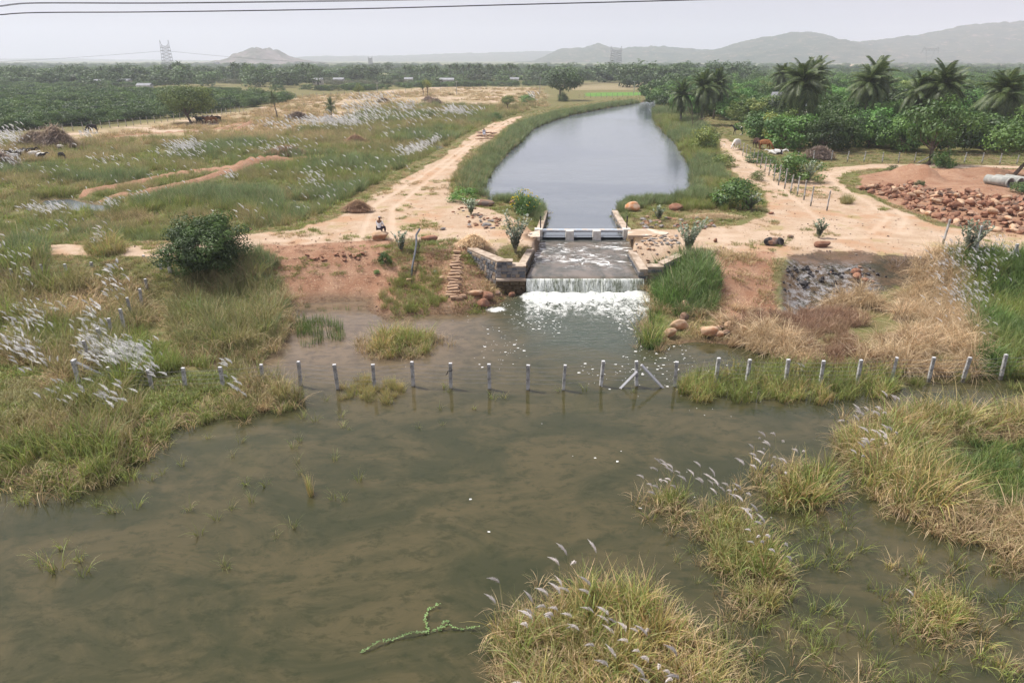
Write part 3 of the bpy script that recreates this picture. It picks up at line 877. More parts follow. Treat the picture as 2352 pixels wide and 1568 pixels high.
def blades(n, h, spread, bend, width, pal, seed, segs=4, lean=(-0.12, 0.0), hv=0.45, droop=0.35, outward=0.7):
    """arrays of one tuft: n curved tapering blades rooted in a disc"""
    r = np.random.RandomState(seed)
    th = r.rand(n) * 2 * np.pi; rad = spread * np.sqrt(r.rand(n))
    bx, by = rad * np.cos(th), rad * np.sin(th)
    az = th + r.normal(0, 1.1, n) * (1.3 - outward)
    L = h * (1 - hv + hv * r.rand(n) ** 0.7)
    B = bend * (0.25 + 1.1 * r.rand(n)) * L
    D = droop * r.rand(n) ** 2 * 1.6
    dx = np.cos(az) * B + lean[0] * L; dy = np.sin(az) * B + lean[1] * L
    w = width * (0.6 + 0.8 * r.rand(n))
    pa = r.rand(n) * np.pi
    sx, sy = np.cos(pa), np.sin(pa)
    W = np.array([p[0] for p in PAL[pal]], float); W /= W.sum()
    ci = r.choice(len(W), n, p=W)
    c0 = np.array([PAL[pal][k][1] for k in ci]); c1 = np.array([PAL[pal][k][2] for k in ci])
    jit = (0.55 + 0.75 * r.rand(n))[:, None]
    ts = np.linspace(0, 1, segs + 1)
    V = []; C = []
    for k, t in enumerate(ts):
        q = t ** 1.7
        x = bx + dx * q; y = by + dy * q
        z = L * (t - D * t ** 3 - 0.22 * bend * t * t)
        ww = w * (1 - t ** 1.6) + 0.0015
        V.append(np.stack([x - sx * ww, y - sy * ww, z], 1)); V.append(np.stack([x + sx * ww, y + sy * ww, z], 1))
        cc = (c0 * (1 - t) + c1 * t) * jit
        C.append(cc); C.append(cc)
    m = 2 * (segs + 1)
    V = np.stack(V, 1).reshape(-1, 3); C = np.stack(C, 1).reshape(-1, 3)
    base = (np.arange(n) * m)[:, None]
    Q = []
    for k in range(segs):
        Q.append(np.stack([base[:, 0] + 2 * k, base[:, 0] + 2 * k + 1, base[:, 0] + 2 * k + 3, base[:, 0] + 2 * k + 2], 1))
    return V, np.concatenate(Q), C


def cat(parts):
    V = []; F = []; C = []; n = 0
    for v, f, c in parts:
        V.append(v); F.append(f + n); C.append(c); n += len(v)
    return np.concatenate(V), np.concatenate(F), np.concatenate(C)


def plume_arrays(seed, L=0.42, w=0.055, n=60, stem=1.0, col=(0.93, 0.92, 0.91)):
    """feathery seed head on a thin stem: the stem starts at the origin"""
    r = np.random.RandomState(seed)
    V = []; F = []; C = []
    lean = -0.35
    def axis(t):   # 0..1 stem, 1..2 head
        if t <= 1: return np.array([lean * 0.25 * t * t * stem, 0, stem * t])
        s = t - 1
        return np.array([lean * 0.25 * stem - (0.25 + 0.45 * s) * s * L, 0.05 * s * L, stem + (0.95 - 0.35 * s) * s * L])
    if stem > 0:
        prev = None
        for k in range(4):
            a = axis(k / 3.0)
            V += [a + (0.006, 0, 0), a - (0.006, 0, 0)]; C += [(0.3, 0.3, 0.13)] * 2
            if k: F.append((len(V) - 4, len(V) - 3, len(V) - 1, len(V) - 2))
    for k in range(n):
        s = r.rand() ** 0.85
        a = axis(1 + s * 0.85)
        prof = math.sin(min(1, (s + 0.12)) ** 0.8 * math.pi) ** 0.6 if s < 0.99 else 0.2
        d = axis(min(2, 1 + s + 0.3)) - a; d /= np.linalg.norm(d) + 1e-9
        o = r.normal(0, 1, 3); o -= o.dot(d) * d; o /= np.linalg.norm(o)
        tip = a + d * L * 0.30 + o * w * prof * (0.5 + 0.9 * r.rand())
        sd = np.cross(d, o) * w * 0.16 + d * 0.004
        n0 = len(V)
        mid = (a + tip) / 2
        V += [a, mid + sd, tip, mid - sd]
        j = 0.85 + 0.2 * r.rand()
        C += [tuple(np.array(col) * j)] * 4
        F.append((n0, n0 + 1, n0 + 2, n0 + 3))
    return np.array(V, float), np.array(F), np.array(C, float)


# ------------------------------------------------------------------ scattering of uncountable growth
SRC = {}


def source_set(key, meshes):
    c = bpy.data.collections.new('source_' + key)
    for k, me in enumerate(meshes):
        o = bpy.data.objects.new('%s_source_%02d' % (key, k), me); c.objects.link(o)
    SRC[key] = c
    return c


def tuft_set(key, nvar, mat, **kw):
    ms = []
    for k in range(nvar):
        kk = dict(kw); kk['seed'] = hash_seed(key) + k
        V, F, C = blades(**kk)
        ms.append(npmesh('grass_tuft', V, F, mat, col=C))
    return source_set(key, ms)


def hash_seed(s): return sum(ord(c) * (i + 3) for i, c in enumerate(s)) % 9000


_groups = {}


def scatter_group(key):
    if key in _groups: return _groups[key]
    g = bpy.data.node_groups.new('scatter_' + key, 'GeometryNodeTree')
    g.interface.new_socket('Geometry', in_out='INPUT', socket_type='NodeSocketGeometry')
    g.interface.new_socket('Geometry', in_out='OUTPUT', socket_type='NodeSocketGeometry')
    gi = g.nodes.new('NodeGroupInput'); go = g.nodes.new('NodeGroupOutput')
    ci = g.nodes.new('GeometryNodeCollectionInfo'); ci.inputs[0].default_value = SRC[key]
    ci.inputs['Separate Children'].default_value = True; ci.inputs['Reset Children'].default_value = True
    ip = g.nodes.new('GeometryNodeInstanceOnPoints')
    def na(name, typ):
        n = g.nodes.new('GeometryNodeInputNamedAttribute'); n.data_type = typ; n.inputs[0].default_value = name
        return n.outputs[0]
    g.links.new(gi.outputs[0], ip.inputs['Points'])
    g.links.new(ci.outputs[0], ip.inputs['Instance'])
    ip.inputs['Pick Instance'].default_value = True
    g.links.new(na('idx', 'INT'), ip.inputs['Instance Index'])
    e = g.nodes.new('FunctionNodeEulerToRotation')
    g.links.new(na('rot', 'FLOAT_VECTOR'), e.inputs[0])
    g.links.new(e.outputs[0], ip.inputs['Rotation'])
    g.links.new(na('scl', 'FLOAT_VECTOR'), ip.inputs['Scale'])
    g.links.new(ip.outputs[0], go.inputs[0])
    _groups[key] = g
    return g


def scatter(name, key, pts, scl, label=None, parent=None, seed=1, tilt=0.12, rz=None, sxy=None):
    """one stuff object: instances of the tufts of a set at the points"""
    r = np.random.RandomState(seed)
    pts = np.asarray(pts, float)
    if len(pts) == 0: return None
    n = len(pts)
    me = bpy.data.meshes.new(name)
    me.vertices.add(n); me.vertices.foreach_set('co', pts.astype(np.float32).ravel())
    rot = np.stack([r.normal(0, tilt, n), r.normal(0, tilt, n), r.rand(n) * 6.283 if rz is None else r.normal(rz[0], rz[1], n)], 1)
    s = np.asarray(scl, float) * np.ones(n)
    sv = np.stack([s * (1 if sxy is None else sxy), s * (1 if sxy is None else sxy), s * (0.85 + 0.3 * r.rand(n))], 1)
    for nm, typ, dat, kk in (('rot', 'FLOAT_VECTOR', rot, 'vector'), ('scl', 'FLOAT_VECTOR', sv, 'vector')):
        a = me.attributes.new(nm, typ, 'POINT'); a.data.foreach_set(kk, dat.astype(np.float32).ravel())
    a = me.attributes.new('idx', 'INT', 'POINT'); a.data.foreach_set('value', r.randint(0, len(SRC[key].objects), n).astype(np.int32))
    o = bpy.data.objects.new(name, me); COL.objects.link(o)
    md = o.modifiers.new('scatter', 'NODES'); md.node_group = scatter_group(key)
    o['kind'] = 'stuff'
    if label: o['label'] = label
    if parent is not None: o.parent = parent
    return o


def spots(pg, dens, seed, keep=None, y_ref=None):
    """random ground points inside a polygon; dens per m2 (thinning with distance from y_ref on)"""
    r = np.random.RandomState(seed)
    lo, hi = pg.min(0), pg.max(0)
    n = int((hi[0] - lo[0]) * (hi[1] - lo[1]) * dens)
    x = lo[0] + r.rand(n) * (hi[0] - lo[0]); y = lo[1] + r.rand(n) * (hi[1] - lo[1])
    if y_ref is not None:
        m = r.rand(n) < np.minimum(1, (y_ref / y) ** 1.6)
        x = x[m]; y = y[m]
    m = sdf(pg, x, y, 4) > 0
    # only where the frame (with a margin) can see it
    m &= np.abs(x) < 0.80 * (y + 14)
    x = x[m]; y = y[m]
    F = fields(x, y)
    ok = np.ones(len(x), bool)
    if keep is not None: ok = keep(x, y, F, r)
    x = x[ok]; y = y[ok]
    return np.stack([x, y, F['h'][ok]], 1), r


def land(x, y, F, r): return (F['pool'] < 0.3) & (F['canal'] < 0.2) & (F['chute'] < -0.3)
def offroad(x, y, F, r): return land(x, y, F, r) & (F['dirt'] < 0.35) & (F['red'] < 0.5) & (F['burn'] < 0.3)


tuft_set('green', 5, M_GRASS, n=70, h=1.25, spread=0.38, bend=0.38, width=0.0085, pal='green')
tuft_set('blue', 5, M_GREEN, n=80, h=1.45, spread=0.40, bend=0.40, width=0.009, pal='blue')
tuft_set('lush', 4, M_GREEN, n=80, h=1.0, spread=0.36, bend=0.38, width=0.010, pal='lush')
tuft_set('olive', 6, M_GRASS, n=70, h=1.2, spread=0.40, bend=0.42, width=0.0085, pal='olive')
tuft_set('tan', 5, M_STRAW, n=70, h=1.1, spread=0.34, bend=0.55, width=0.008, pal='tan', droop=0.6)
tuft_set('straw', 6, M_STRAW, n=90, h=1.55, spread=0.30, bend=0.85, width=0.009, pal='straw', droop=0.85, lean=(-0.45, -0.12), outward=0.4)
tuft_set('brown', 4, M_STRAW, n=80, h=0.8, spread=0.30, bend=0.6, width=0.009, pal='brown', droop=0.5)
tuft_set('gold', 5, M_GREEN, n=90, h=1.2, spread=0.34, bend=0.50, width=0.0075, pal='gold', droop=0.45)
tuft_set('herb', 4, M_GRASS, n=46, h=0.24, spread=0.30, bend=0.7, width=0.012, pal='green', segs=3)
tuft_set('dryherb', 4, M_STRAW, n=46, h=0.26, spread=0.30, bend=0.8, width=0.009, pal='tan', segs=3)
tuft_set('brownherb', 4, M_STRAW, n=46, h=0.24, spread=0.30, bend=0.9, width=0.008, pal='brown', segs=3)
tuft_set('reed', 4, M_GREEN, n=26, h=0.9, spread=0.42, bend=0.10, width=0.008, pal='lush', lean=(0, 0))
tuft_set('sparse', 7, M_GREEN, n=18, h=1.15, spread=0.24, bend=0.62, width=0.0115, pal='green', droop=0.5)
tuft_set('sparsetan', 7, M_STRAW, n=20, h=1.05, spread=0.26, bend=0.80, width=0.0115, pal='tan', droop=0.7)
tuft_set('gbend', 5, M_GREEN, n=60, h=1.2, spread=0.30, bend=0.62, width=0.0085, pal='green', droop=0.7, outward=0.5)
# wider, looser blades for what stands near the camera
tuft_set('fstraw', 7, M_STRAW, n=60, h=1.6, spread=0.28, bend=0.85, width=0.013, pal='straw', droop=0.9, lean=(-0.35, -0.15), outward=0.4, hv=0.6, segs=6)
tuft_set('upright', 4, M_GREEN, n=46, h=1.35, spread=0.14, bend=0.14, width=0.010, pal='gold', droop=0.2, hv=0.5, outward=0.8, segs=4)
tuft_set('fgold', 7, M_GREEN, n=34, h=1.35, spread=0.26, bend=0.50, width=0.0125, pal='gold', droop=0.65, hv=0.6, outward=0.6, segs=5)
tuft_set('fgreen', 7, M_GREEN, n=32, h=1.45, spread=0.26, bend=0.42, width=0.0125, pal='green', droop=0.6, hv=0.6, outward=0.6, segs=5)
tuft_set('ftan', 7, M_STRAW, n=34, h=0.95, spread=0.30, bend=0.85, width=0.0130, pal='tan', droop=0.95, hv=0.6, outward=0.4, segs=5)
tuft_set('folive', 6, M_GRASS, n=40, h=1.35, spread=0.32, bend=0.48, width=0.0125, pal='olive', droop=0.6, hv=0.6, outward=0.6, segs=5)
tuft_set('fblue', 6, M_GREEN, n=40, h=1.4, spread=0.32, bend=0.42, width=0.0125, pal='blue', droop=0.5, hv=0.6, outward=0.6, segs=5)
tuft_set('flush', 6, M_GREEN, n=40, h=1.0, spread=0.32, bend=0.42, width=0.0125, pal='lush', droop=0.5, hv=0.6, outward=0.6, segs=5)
source_set('plume', [npmesh('plume', *plume_arrays(40 + k)[:2], M_PLUME, col=plume_arrays(40 + k)[2]) for k in range(5)])
source_set('bigplume', [npmesh('plume', *plume_arrays(80 + k, L=0.5, w=0.07, n=90, stem=0.8, col=(0.93, 0.92, 0.9))[:2], M_PLUME, col=plume_arrays(80 + k, L=0.5, w=0.07, n=90, stem=0.8, col=(0.93, 0.92, 0.9))[2]) for k in range(5)])
source_set('headplume', [npmesh('plume', *plume_arrays(60 + k, L=0.5, w=0.07, n=90, stem=0.7)[:2], M_PLUME, col=plume_arrays(60 + k, L=0.5, w=0.07, n=90, stem=0.7)[2]) for k in range(4)])

# --- left near bank (below the track, round the fence)
BANK_L = poly([(-400, 1125), (0, 1103), (100, 1113), (230, 1110), (330, 1043), (380, 978), (500, 953), (620, 938), (700, 922),
               (650, 880), (560, 851), (430, 838), (345, 800), (335, 740), (350, 690), (345, 640), (325, 608), (-400, 600)], 0.2)
pat = lambda x, y, s, sd: fbm(x, y, s, sd, 3)
pts, r = spots(BANK_L, 6.0, 11, offroad)
nz = pat(pts[:, 0], pts[:, 1], 4.5, 71) + r.normal(0, 0.06, len(pts))
edge = np.clip(sdf(BANK_L, pts[:, 0], pts[:, 1], 5), 0, 3) / 3
hs = 0.55 + 0.6 * pat(pts[:, 0], pts[:, 1], 3.0, 72)
gapm = pat(pts[:, 0], pts[:, 1], 5.0, 75)
low = gapm > 0.60
A = [(nz < 0.47) & ~low, (nz >= 0.47) & (nz < 0.61) & ~low, (nz >= 0.61) & ~low]
_u = 1176 + 1568 * pts[:, 0] / (pts[:, 1] * CP + (CAM_H - 1) * SP)
hs = hs * 1.12 * (0.7 + 0.6 * r.rand(len(pts))) * (1 - 0.72 * sm(42.5, 45.5, pts[:, 1]) * (_u > 125))
low = low | ((pts[:, 1] > 43.5) & (_u > 110) & (r.rand(len(pts)) < 0.75))
A = [(nz < 0.47) & ~low, (nz >= 0.47) & (nz < 0.61) & ~low, (nz >= 0.61) & ~low]
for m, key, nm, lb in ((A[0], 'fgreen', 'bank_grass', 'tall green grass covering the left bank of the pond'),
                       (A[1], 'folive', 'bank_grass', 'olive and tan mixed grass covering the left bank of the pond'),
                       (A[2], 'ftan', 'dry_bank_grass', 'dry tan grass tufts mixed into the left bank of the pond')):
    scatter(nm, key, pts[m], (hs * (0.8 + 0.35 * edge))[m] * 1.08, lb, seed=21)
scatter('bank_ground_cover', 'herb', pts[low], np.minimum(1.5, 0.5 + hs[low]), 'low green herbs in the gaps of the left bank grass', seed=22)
# fringe leaning out over the water
FR = [(0, 1108), (110, 1117), (225, 1113), (335, 1045), (385, 980), (500, 957), (620, 942), (690, 926)]
fp = []
rg = np.random.RandomState(4)
for k in range(len(FR) - 1):
    a = np.array(P(*FR[k])[:2]); b = np.array(P(*FR[k + 1])[:2]); n = int(np.linalg.norm(b - a) * 6)
    for q in range(n):
        t_ = rg.rand(); c_ = a * (1 - t_) + b * t_ + rg.normal(0, 0.45, 2); fp.append((c_[0], c_[1], -0.05))
fp = np.array(fp)
scatter('shore_grass', 'gbend', fp[::2], 0.55 + 0.4 * rg.rand(len(fp[::2])), 'bent green grass fringing the left shore', seed=5)
scatter('shore_grass', 'sparsetan', fp[1::2], 0.8 + 0.4 * rg.rand(len(fp[1::2])), 'loose tan blades fringing the left shore', seed=6)

# --- left meadow
MEADOW = poly([(-420, 562), (-420, 322), (0, 330), (190, 322), (330, 318), (470, 300), (640, 305), (760, 282), (900, 240), (1150, 243), (1235, 245),
               (1150, 270), (1100, 292), (1045, 325), (965, 372), (870, 432), (785, 480), (695, 517), (560, 536), (370, 560)], 1.2)


def meadow_keep(x, y, F, r):
    ok = offroad(x, y, F, r) & (r.rand(len(x)) > F['dry'] * 0.8) & (F['wet'] < 0.4) & (F['bund'] > 1.7)
    return ok & (r.rand(len(x)) < 0.22 + 1.4 * sm(0.36, 0.5, fbm(x, y, 7.0, 90, 3)))


pts, r = spots(MEADOW, 1.5, 12, meadow_keep, y_ref=85)
px_h = pts[:, 1]
nz = pat(pts[:, 0], pts[:, 1] * 1.5, 16, 81) + r.normal(0, 0.05, len(pts))
ng = pat(pts[:, 0], pts[:, 1] * 1.6, 11, 83)
front = sdf(poly([(-420, 560), (-420, 505), (0, 500), (250, 478), (420, 465), (600, 440), (760, 410), (900, 370), (1000, 345), (1060, 330), (965, 372), (870, 432), (785, 480), (695, 517), (560, 536)], 0.9), pts[:, 0], pts[:, 1], 8)
nz = nz - 0.10 * sm(-3, 3, front)
hs = (0.62 + 0.75 * pat(pts[:, 0], pts[:, 1], 8, 84)) * np.clip(0.82 + pts[:, 1] / 330.0, 1.0, 1.9)
blue = nz < 0.375
ol = (nz >= 0.375) & (nz < 0.58); tn = nz >= 0.58
gr = ol & (ng < 0.50)
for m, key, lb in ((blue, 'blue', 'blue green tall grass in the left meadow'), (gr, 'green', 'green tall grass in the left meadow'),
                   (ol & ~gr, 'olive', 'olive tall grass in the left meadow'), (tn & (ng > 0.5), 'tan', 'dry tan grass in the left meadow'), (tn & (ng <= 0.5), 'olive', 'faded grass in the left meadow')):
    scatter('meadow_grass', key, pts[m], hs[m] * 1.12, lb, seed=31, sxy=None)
pts2, r = spots(MEADOW, 0.5, 13, lambda x, y, F, r: offroad(x, y, F, r) & (F['wet'] < 0.4), y_ref=80)
scatter('meadow_ground_cover', 'herb', pts2, 1.5 + r.rand(len(pts2)) + pts2[:, 1] / 120, 'low green herbs between the meadow grass', seed=32)
# dry field beyond it: short straw and scattered tufts
pts3, r = spots(poly([(150, 335), (190, 322), (300, 300), (470, 275), (560, 260), (700, 220), (1000, 203), (1250, 203), (1260, 245), (1100, 245), (760, 285), (640, 312), (420, 328)], 0.9), 0.35, 14,
                lambda x, y, F, r: (F['plat'] < 1) & (F['red'] < 0.4) & (fbm(x, y, 14, 93, 3) > 0.42), y_ref=140)
scatter('field_straw', 'dryherb', pts3, 2.6 + 2 * r.rand(len(pts3)), 'short dry straw on the bare field', seed=33, sxy=None)
m = fbm(pts3[:, 0], pts3[:, 1], 20, 95, 2) > 0.6
scatter('field_tufts', 'olive', pts3[m][::3], 1.3, 'scattered grass tufts on the bare field', seed=34)

# --- plumes: patches given as (px, py, half width, half height, number, plane)
def plume_patches(L, seed, key='plume', s0=1.0, name='white_plumes', label=None):
    r = np.random.RandomState(seed); out = []; sc = []
    for px, py, wx, wy, n, z in L:
        for k in range(n):
            a, b = r.normal(0, 0.5, 2)
            x, y, _ = P(px + a * wx, py + b * wy, z)
            out.append((x, y)); sc.append(max(1.0, y / 75.0))
    hh = heights(out)
    pt = np.array([(x, y, h) for (x, y), h in zip(out, hh)])
    scatter(name, key, pt, np.array(sc) * s0 * (0.8 + 0.4 * r.rand(len(pt))), label, seed=seed, tilt=0.10, rz=(0, 0.45))


PL = [(770, 293, 85, 9, 420, 2.0), (430, 346, 42, 8, 160, 2.0), (255, 372, 60, 14, 25, 2.0), (112, 480, 55, 9, 110, 2.0), (30, 325, 32, 16, 150, 2.0), (20, 370, 40, 18, 60, 2.0),
      (535, 408, 18, 8, 26, 2.0), (330, 450, 30, 8, 18, 2.0), (260, 468, 22, 6, 30, 2.0), (725, 410, 26, 22, 60, 2.0), (955, 358, 42, 12, 200, 2.0), (1000, 343, 14, 7, 40, 2.0),
      (1055, 266, 45, 4, 130, 2.4), (940, 257, 25, 4, 60, 2.4), (860, 275, 90, 12, 120, 2.2), (980, 280, 70, 20, 60, 2.2), (650, 300, 60, 10, 60, 2.2), (500, 342, 90, 30, 22, 2.0),
      (600, 365, 120, 40, 24, 2.0), (300, 400, 160, 40, 28, 2.0), (820, 380, 110, 40, 30, 2.0), (760, 440, 90, 30, 24, 2.0), (620, 480, 160, 20, 20, 2.0), (100, 400, 120, 40, 20, 2.0),
      (205, 322, 20, 5, 30, 2.0), (900, 310, 100, 25, 32, 2.0), (640, 345, 90, 14, 60, 2.0), (120, 520, 90, 14, 14, 2.0), (870, 245, 60, 6, 70, 2.0), (1230, 240, 12, 3, 14, 2.0), (425, 360, 60, 10, 60, 2.0), (840, 262, 60, 5, 90, 2.0)]
plume_patches(PL, 51, 'plume', 1.1, 'meadow_plumes', 'white feathery grass plumes over the left meadow')
PLN = [(285, 790, 75, 30, 260, 1.6), (215, 755, 42, 45, 90, 1.6), (215, 700, 18, 30, 35, 1.6), (225, 770, 55, 25, 60, 1.6), (60, 720, 60, 45, 60, 1.6), (35, 770, 45, 30, 55, 1.6), (70, 800, 60, 40, 40, 1.6), (60, 640, 50, 40, 22, 1.6),
       (260, 890, 60, 30, 22, 1.6), (150, 870, 60, 40, 14, 1.6), (265, 640, 30, 18, 40, 1.9), (235, 560, 22, 10, 24, 2.6), (20, 610, 30, 30, 10, 1.8), (340, 830, 40, 22, 26, 1.5), (550, 870, 20, 12, 8, 1.4), (530, 815, 20, 15, 5, 1.6), (130, 690, 60, 30, 14, 1.6)]
plume_patches([(a, b, c * 0.9, d * 0.9, int(e * 0.85) + 1, f) for a, b, c, d, e, f in PLN], 52, 'bigplume', 0.9, 'bank_plumes', 'white feathery plumes over the left bank grass')

# --- banks of the canal: reeds and tall grass on both sides
def shore_strip(pl, z, width, n, key, s, name, label, seed, off=0.0):
    r = np.random.RandomState(seed); out = []
    pw = [np.array(P(x, y, z)[:2]) for x, y in pl]
    seg = [np.linalg.norm(pw[i + 1] - pw[i]) for i in range(len(pw) - 1)]
    tot = sum(seg)
    for k in range(int(n)):
        d = r.rand() * tot; i = 0
        while d > seg[i] and i < len(seg) - 1: d -= seg[i]; i += 1
        t_ = (pw[i + 1] - pw[i]) / seg[i]; nn = np.array([-t_[1], t_[0]])
        c_ = pw[i] + t_ * d + nn * (off + width * r.rand())
        out.append((c_[0], c_[1]))
    F = fields(np.array([o[0] for o in out]), np.array([o[1] for o in out]))
    ok = (F['canal'] < 0.7) & (F['pool'] < 0.8) & (F['chute'] < -0.4)
    pt = np.array([(o[0], o[1], max(h, -0.05)) for o, h, k in zip(out, F['h'], ok) if k])
    scatter(name, key, pt, s * (0.7 + 0.6 * r.rand(len(pt))) * np.clip(pt[:, 1] / 90, 1, 1.15), label, seed=seed)


LB = [(1120, 458), (1108, 435), (1112, 420), (1140, 375), (1190, 330), (1218, 300), (1250, 285), (1310, 265), (1400, 248), (1470, 237)]
shore_strip(LB, 1.5, 3.0, 1300, 'blue', 0.82, 'canal_reeds', 'blue green reeds along the left canal bank', 61, off=-0.2)
shore_strip(LB, 1.5, 3.6, 420, 'green', 0.8, 'canal_reeds', 'green grass along the left canal bank', 62)
shore_strip(LB[:5], 1.5, 3.8, 150, 'tan', 0.9, 'canal_dry_grass', 'dry grass tufts along the left canal bank', 63)
RB = [(1545, 462), (1578, 450), (1590, 420), (1585, 380), (1555, 330), (1512, 290), (1500, 265), (1497, 250)]
shore_strip(RB, 1.5, -4.5, 10, 'blue', 0.9, 'canal_reeds', 'blue green reeds along the right canal bank', 64, off=0.2)
RBP = poly([(1545, 464), (1578, 452), (1590, 420), (1585, 380), (1555, 330), (1512, 290), (1500, 265), (1510, 245), (1560, 255), (1610, 290), (1640, 320), (1655, 350), (1660, 400), (1700, 430), (1730, 470), (1660, 492), (1560, 490)], 1.9)
pts, r = spots(RBP, 3.2, 66, lambda x, y, F, r: land(x, y, F, r) & (F['dirt'] < 0.4), y_ref=80)
nz = pat(pts[:, 0], pts[:, 1], 8, 67)
hb_ = (0.55 + 0.6 * pat(pts[:, 0], pts[:, 1], 5, 69)) * np.clip(pts[:, 1] / 90, 1, 2)
scatter('canal_bank_grass', 'blue', pts[nz < 0.5], hb_[nz < 0.5], 'blue green tall grass on the right canal bank', seed=68)
scatter('canal_bank_grass', 'green', pts[(nz >= 0.5)], hb_[nz >= 0.5] * 0.9, 'green grass on the right canal bank', seed=69)
GP = poly([(1130, 472), (1145, 452), (1190, 447), (1235, 462), (1252, 492), (1240, 520), (1215, 500), (1180, 478)], 1.7)
pts, r = spots(GP, 7, 70, land)
scatter('planter_grass', 'blue', pts, 0.75, 'green grass before the canal, left of the inlet', seed=70)
GP = poly([(1415, 492), (1425, 455), (1480, 452), (1545, 460), (1560, 478), (1480, 486), (1430, 510)], 1.7)
pts, r = spots(GP, 5, 71, land)
scatter('planter_grass', 'blue', pts, 0.65, 'green grass before the canal, right of the inlet', seed=71)

# --- edges of the tracks: low herbs, straw
EDGE = poly([(-300, 600), (-300, 540), (560, 515), (800, 440), (1000, 330), (1120, 262), (1230, 240), (1480, 215), (1650, 250), (1700, 340), (1900, 345), (2500, 350), (2500, 610), (1800, 700), (1480, 620), (1150, 650), (900, 700), (600, 690)], 2.0)
pts, r = spots(EDGE, 3.0, 81, lambda x, y, F, r: land(x, y, F, r) & (F['burn'] < 0.3) & (F['ash'] < 0.3) & (F['red'] < 0.5) & (((F['dirt'] < 0.45)) | ((F['rut'] < 0.1) & (fbm(x, y, 3.5, 85, 4) > 0.60) & (r.rand(len(x)) < 0.6))), y_ref=62)
k = r.rand(len(pts)) + (fbm(pts[:, 0], pts[:, 1], 4, 86, 3) - 0.5) * 2.5
scatter('track_verge_grass', 'herb', pts[k < 0.5], 0.7 + 0.7 * r.rand(int((k < 0.5).sum())), 'short green grass on the verges of the track', seed=82)
scatter('track_verge_straw', 'dryherb', pts[k >= 0.5], 0.7 + 0.6 * r.rand(int((k >= 0.5).sum())), 'short straw on the verges of the track', seed=83)
# slope between steps, hose and pond: mixed rough growth
SL = poly([(905, 600), (900, 582), (1050, 578), (1140, 640), (1150, 690), (1090, 712), (1000, 722), (900, 725), (850, 712), (860, 696), (910, 690), (915, 640)], 1.1)
pts, r = spots(SL, 6, 87, lambda x, y, F, r: land(x, y, F, r) & ~((np.abs(x - np.interp(y, [44, 50], [-4.0, -3.9])) < 0.45) & (y < 51)))
k = r.rand(len(pts)) + (fbm(pts[:, 0], pts[:, 1], 2.5, 88, 3) - 0.5) * 2
scatter('slope_growth', 'herb', pts[k < 0.10], 1.3, 'rough green growth on the slope by the stone steps', seed=88)
scatter('slope_growth', 'brownherb', pts[(k >= 0.10) & (k < 0.75)], 1.35, 'brown withered growth on the slope by the stone steps', seed=89)
scatter('slope_growth', 'dryherb', pts[k >= 0.75], 1.2, 'straw on the slope by the stone steps', seed=90)
SL2 = poly([(880, 712), (870, 680), (930, 650), (1010, 660), (1025, 700), (960, 722)], 0.3)
pts, r = spots(SL2, 7, 91, land)
scatter('slope_growth', 'green', pts, 0.5, 'pale green grass at the foot of the slope', seed=91)
pts, r = spots(poly([(600, 600), (660, 590), (900, 580), (915, 640), (905, 690), (660, 692)], 1.0), 1.6, 92, land)
scatter('slope_litter', 'brownherb', pts, 0.8, 'withered litter on the bare brown slope', seed=92)
pts, r = spots(poly([(620, 585), (900, 566), (1060, 566), (1060, 590), (900, 600), (620, 612)], 2.0), 5, 93, lambda x, y, F, r: fbm(x, y, 2.5, 94, 3) > 0.5)
scatter('slope_edge_growth', 'herb', pts, 0.9, 'green growth along the edge of the track above the slope', seed=93)

# --- right bank: burnt grass, lodged straw, green stand at the edge
STRAW = poly([(1655, 725), (1690, 690), (1760, 700), (1850, 700), (1950, 668), (2070, 650), (2130, 625), (2180, 615), (2230, 700), (2260, 780), (2230, 850), (2120, 850), (2060, 800), (2000, 845), (1850, 825), (1700, 790)], 0.9)
holes = poly([(1800, 730), (1860, 705), (1960, 705), (1960, 760), (1860, 775), (1810, 770)], 0.5)
pts, r = spots(STRAW, 7.5, 101, lambda x, y, F, r: (F['pool'] < 0.6) & (sdf(holes, x, y, 2) < -0.1) & (fbm(x, y, 2.2, 99, 3) > 0.37))
pts[:, 2] = np.maximum(pts[:, 2], -0.03)
nz = pat(pts[:, 0], pts[:, 1], 3, 102) + r.normal(0, 0.05, len(pts))
scatter('lodged_straw', 'fstraw', pts[nz < 0.60], (0.65 + 0.45 * r.rand(len(pts)))[nz < 0.60], 'bleached brown lodged grass beside the burnt hollow', seed=103, tilt=0.35, rz=(0.3, 0.9))
scatter('withered_grass', 'brown', pts[(nz >= 0.60)][::2], 0.95, 'dark brown withered grass beside the burnt hollow', seed=104)
pts, r = spots(holes, 8, 105, lambda x, y, F, r: F['pool'] < 0.6)
scatter('scorched_grass', 'brown', pts, 0.85, 'scorched dark grass below the ash', seed=105)
pts, r = spots(poly([(1560, 640), (1650, 605), (1790, 640), (1800, 700), (1700, 780), (1600, 790), (1545, 760)], 0.8), 2.5, 106, lambda x, y, F, r: (F['pool'] < 0) & (F['burn'] < 0.3) & (fbm(x, y, 2.2, 107, 3) > 0.46))
scatter('slope_straw', 'dryherb', pts, 1.5, 'straw tufts on the slope right of the waterfall', seed=106)
GR = poly([(2150, 600), (2190, 570), (2352, 590), (2800, 600), (2900, 890), (2352, 880), (2240, 870), (2260, 790), (2230, 700), (2180, 640)], 1.0)
pts, r = spots(GR, 6, 108, lambda x, y, F, r: (F['pool'] < 0.4) & (F['dirt'] < 0.4))
pts[:, 2] = np.maximum(pts[:, 2], -0.03)
nz = pat(pts[:, 0], pts[:, 1], 4, 109)
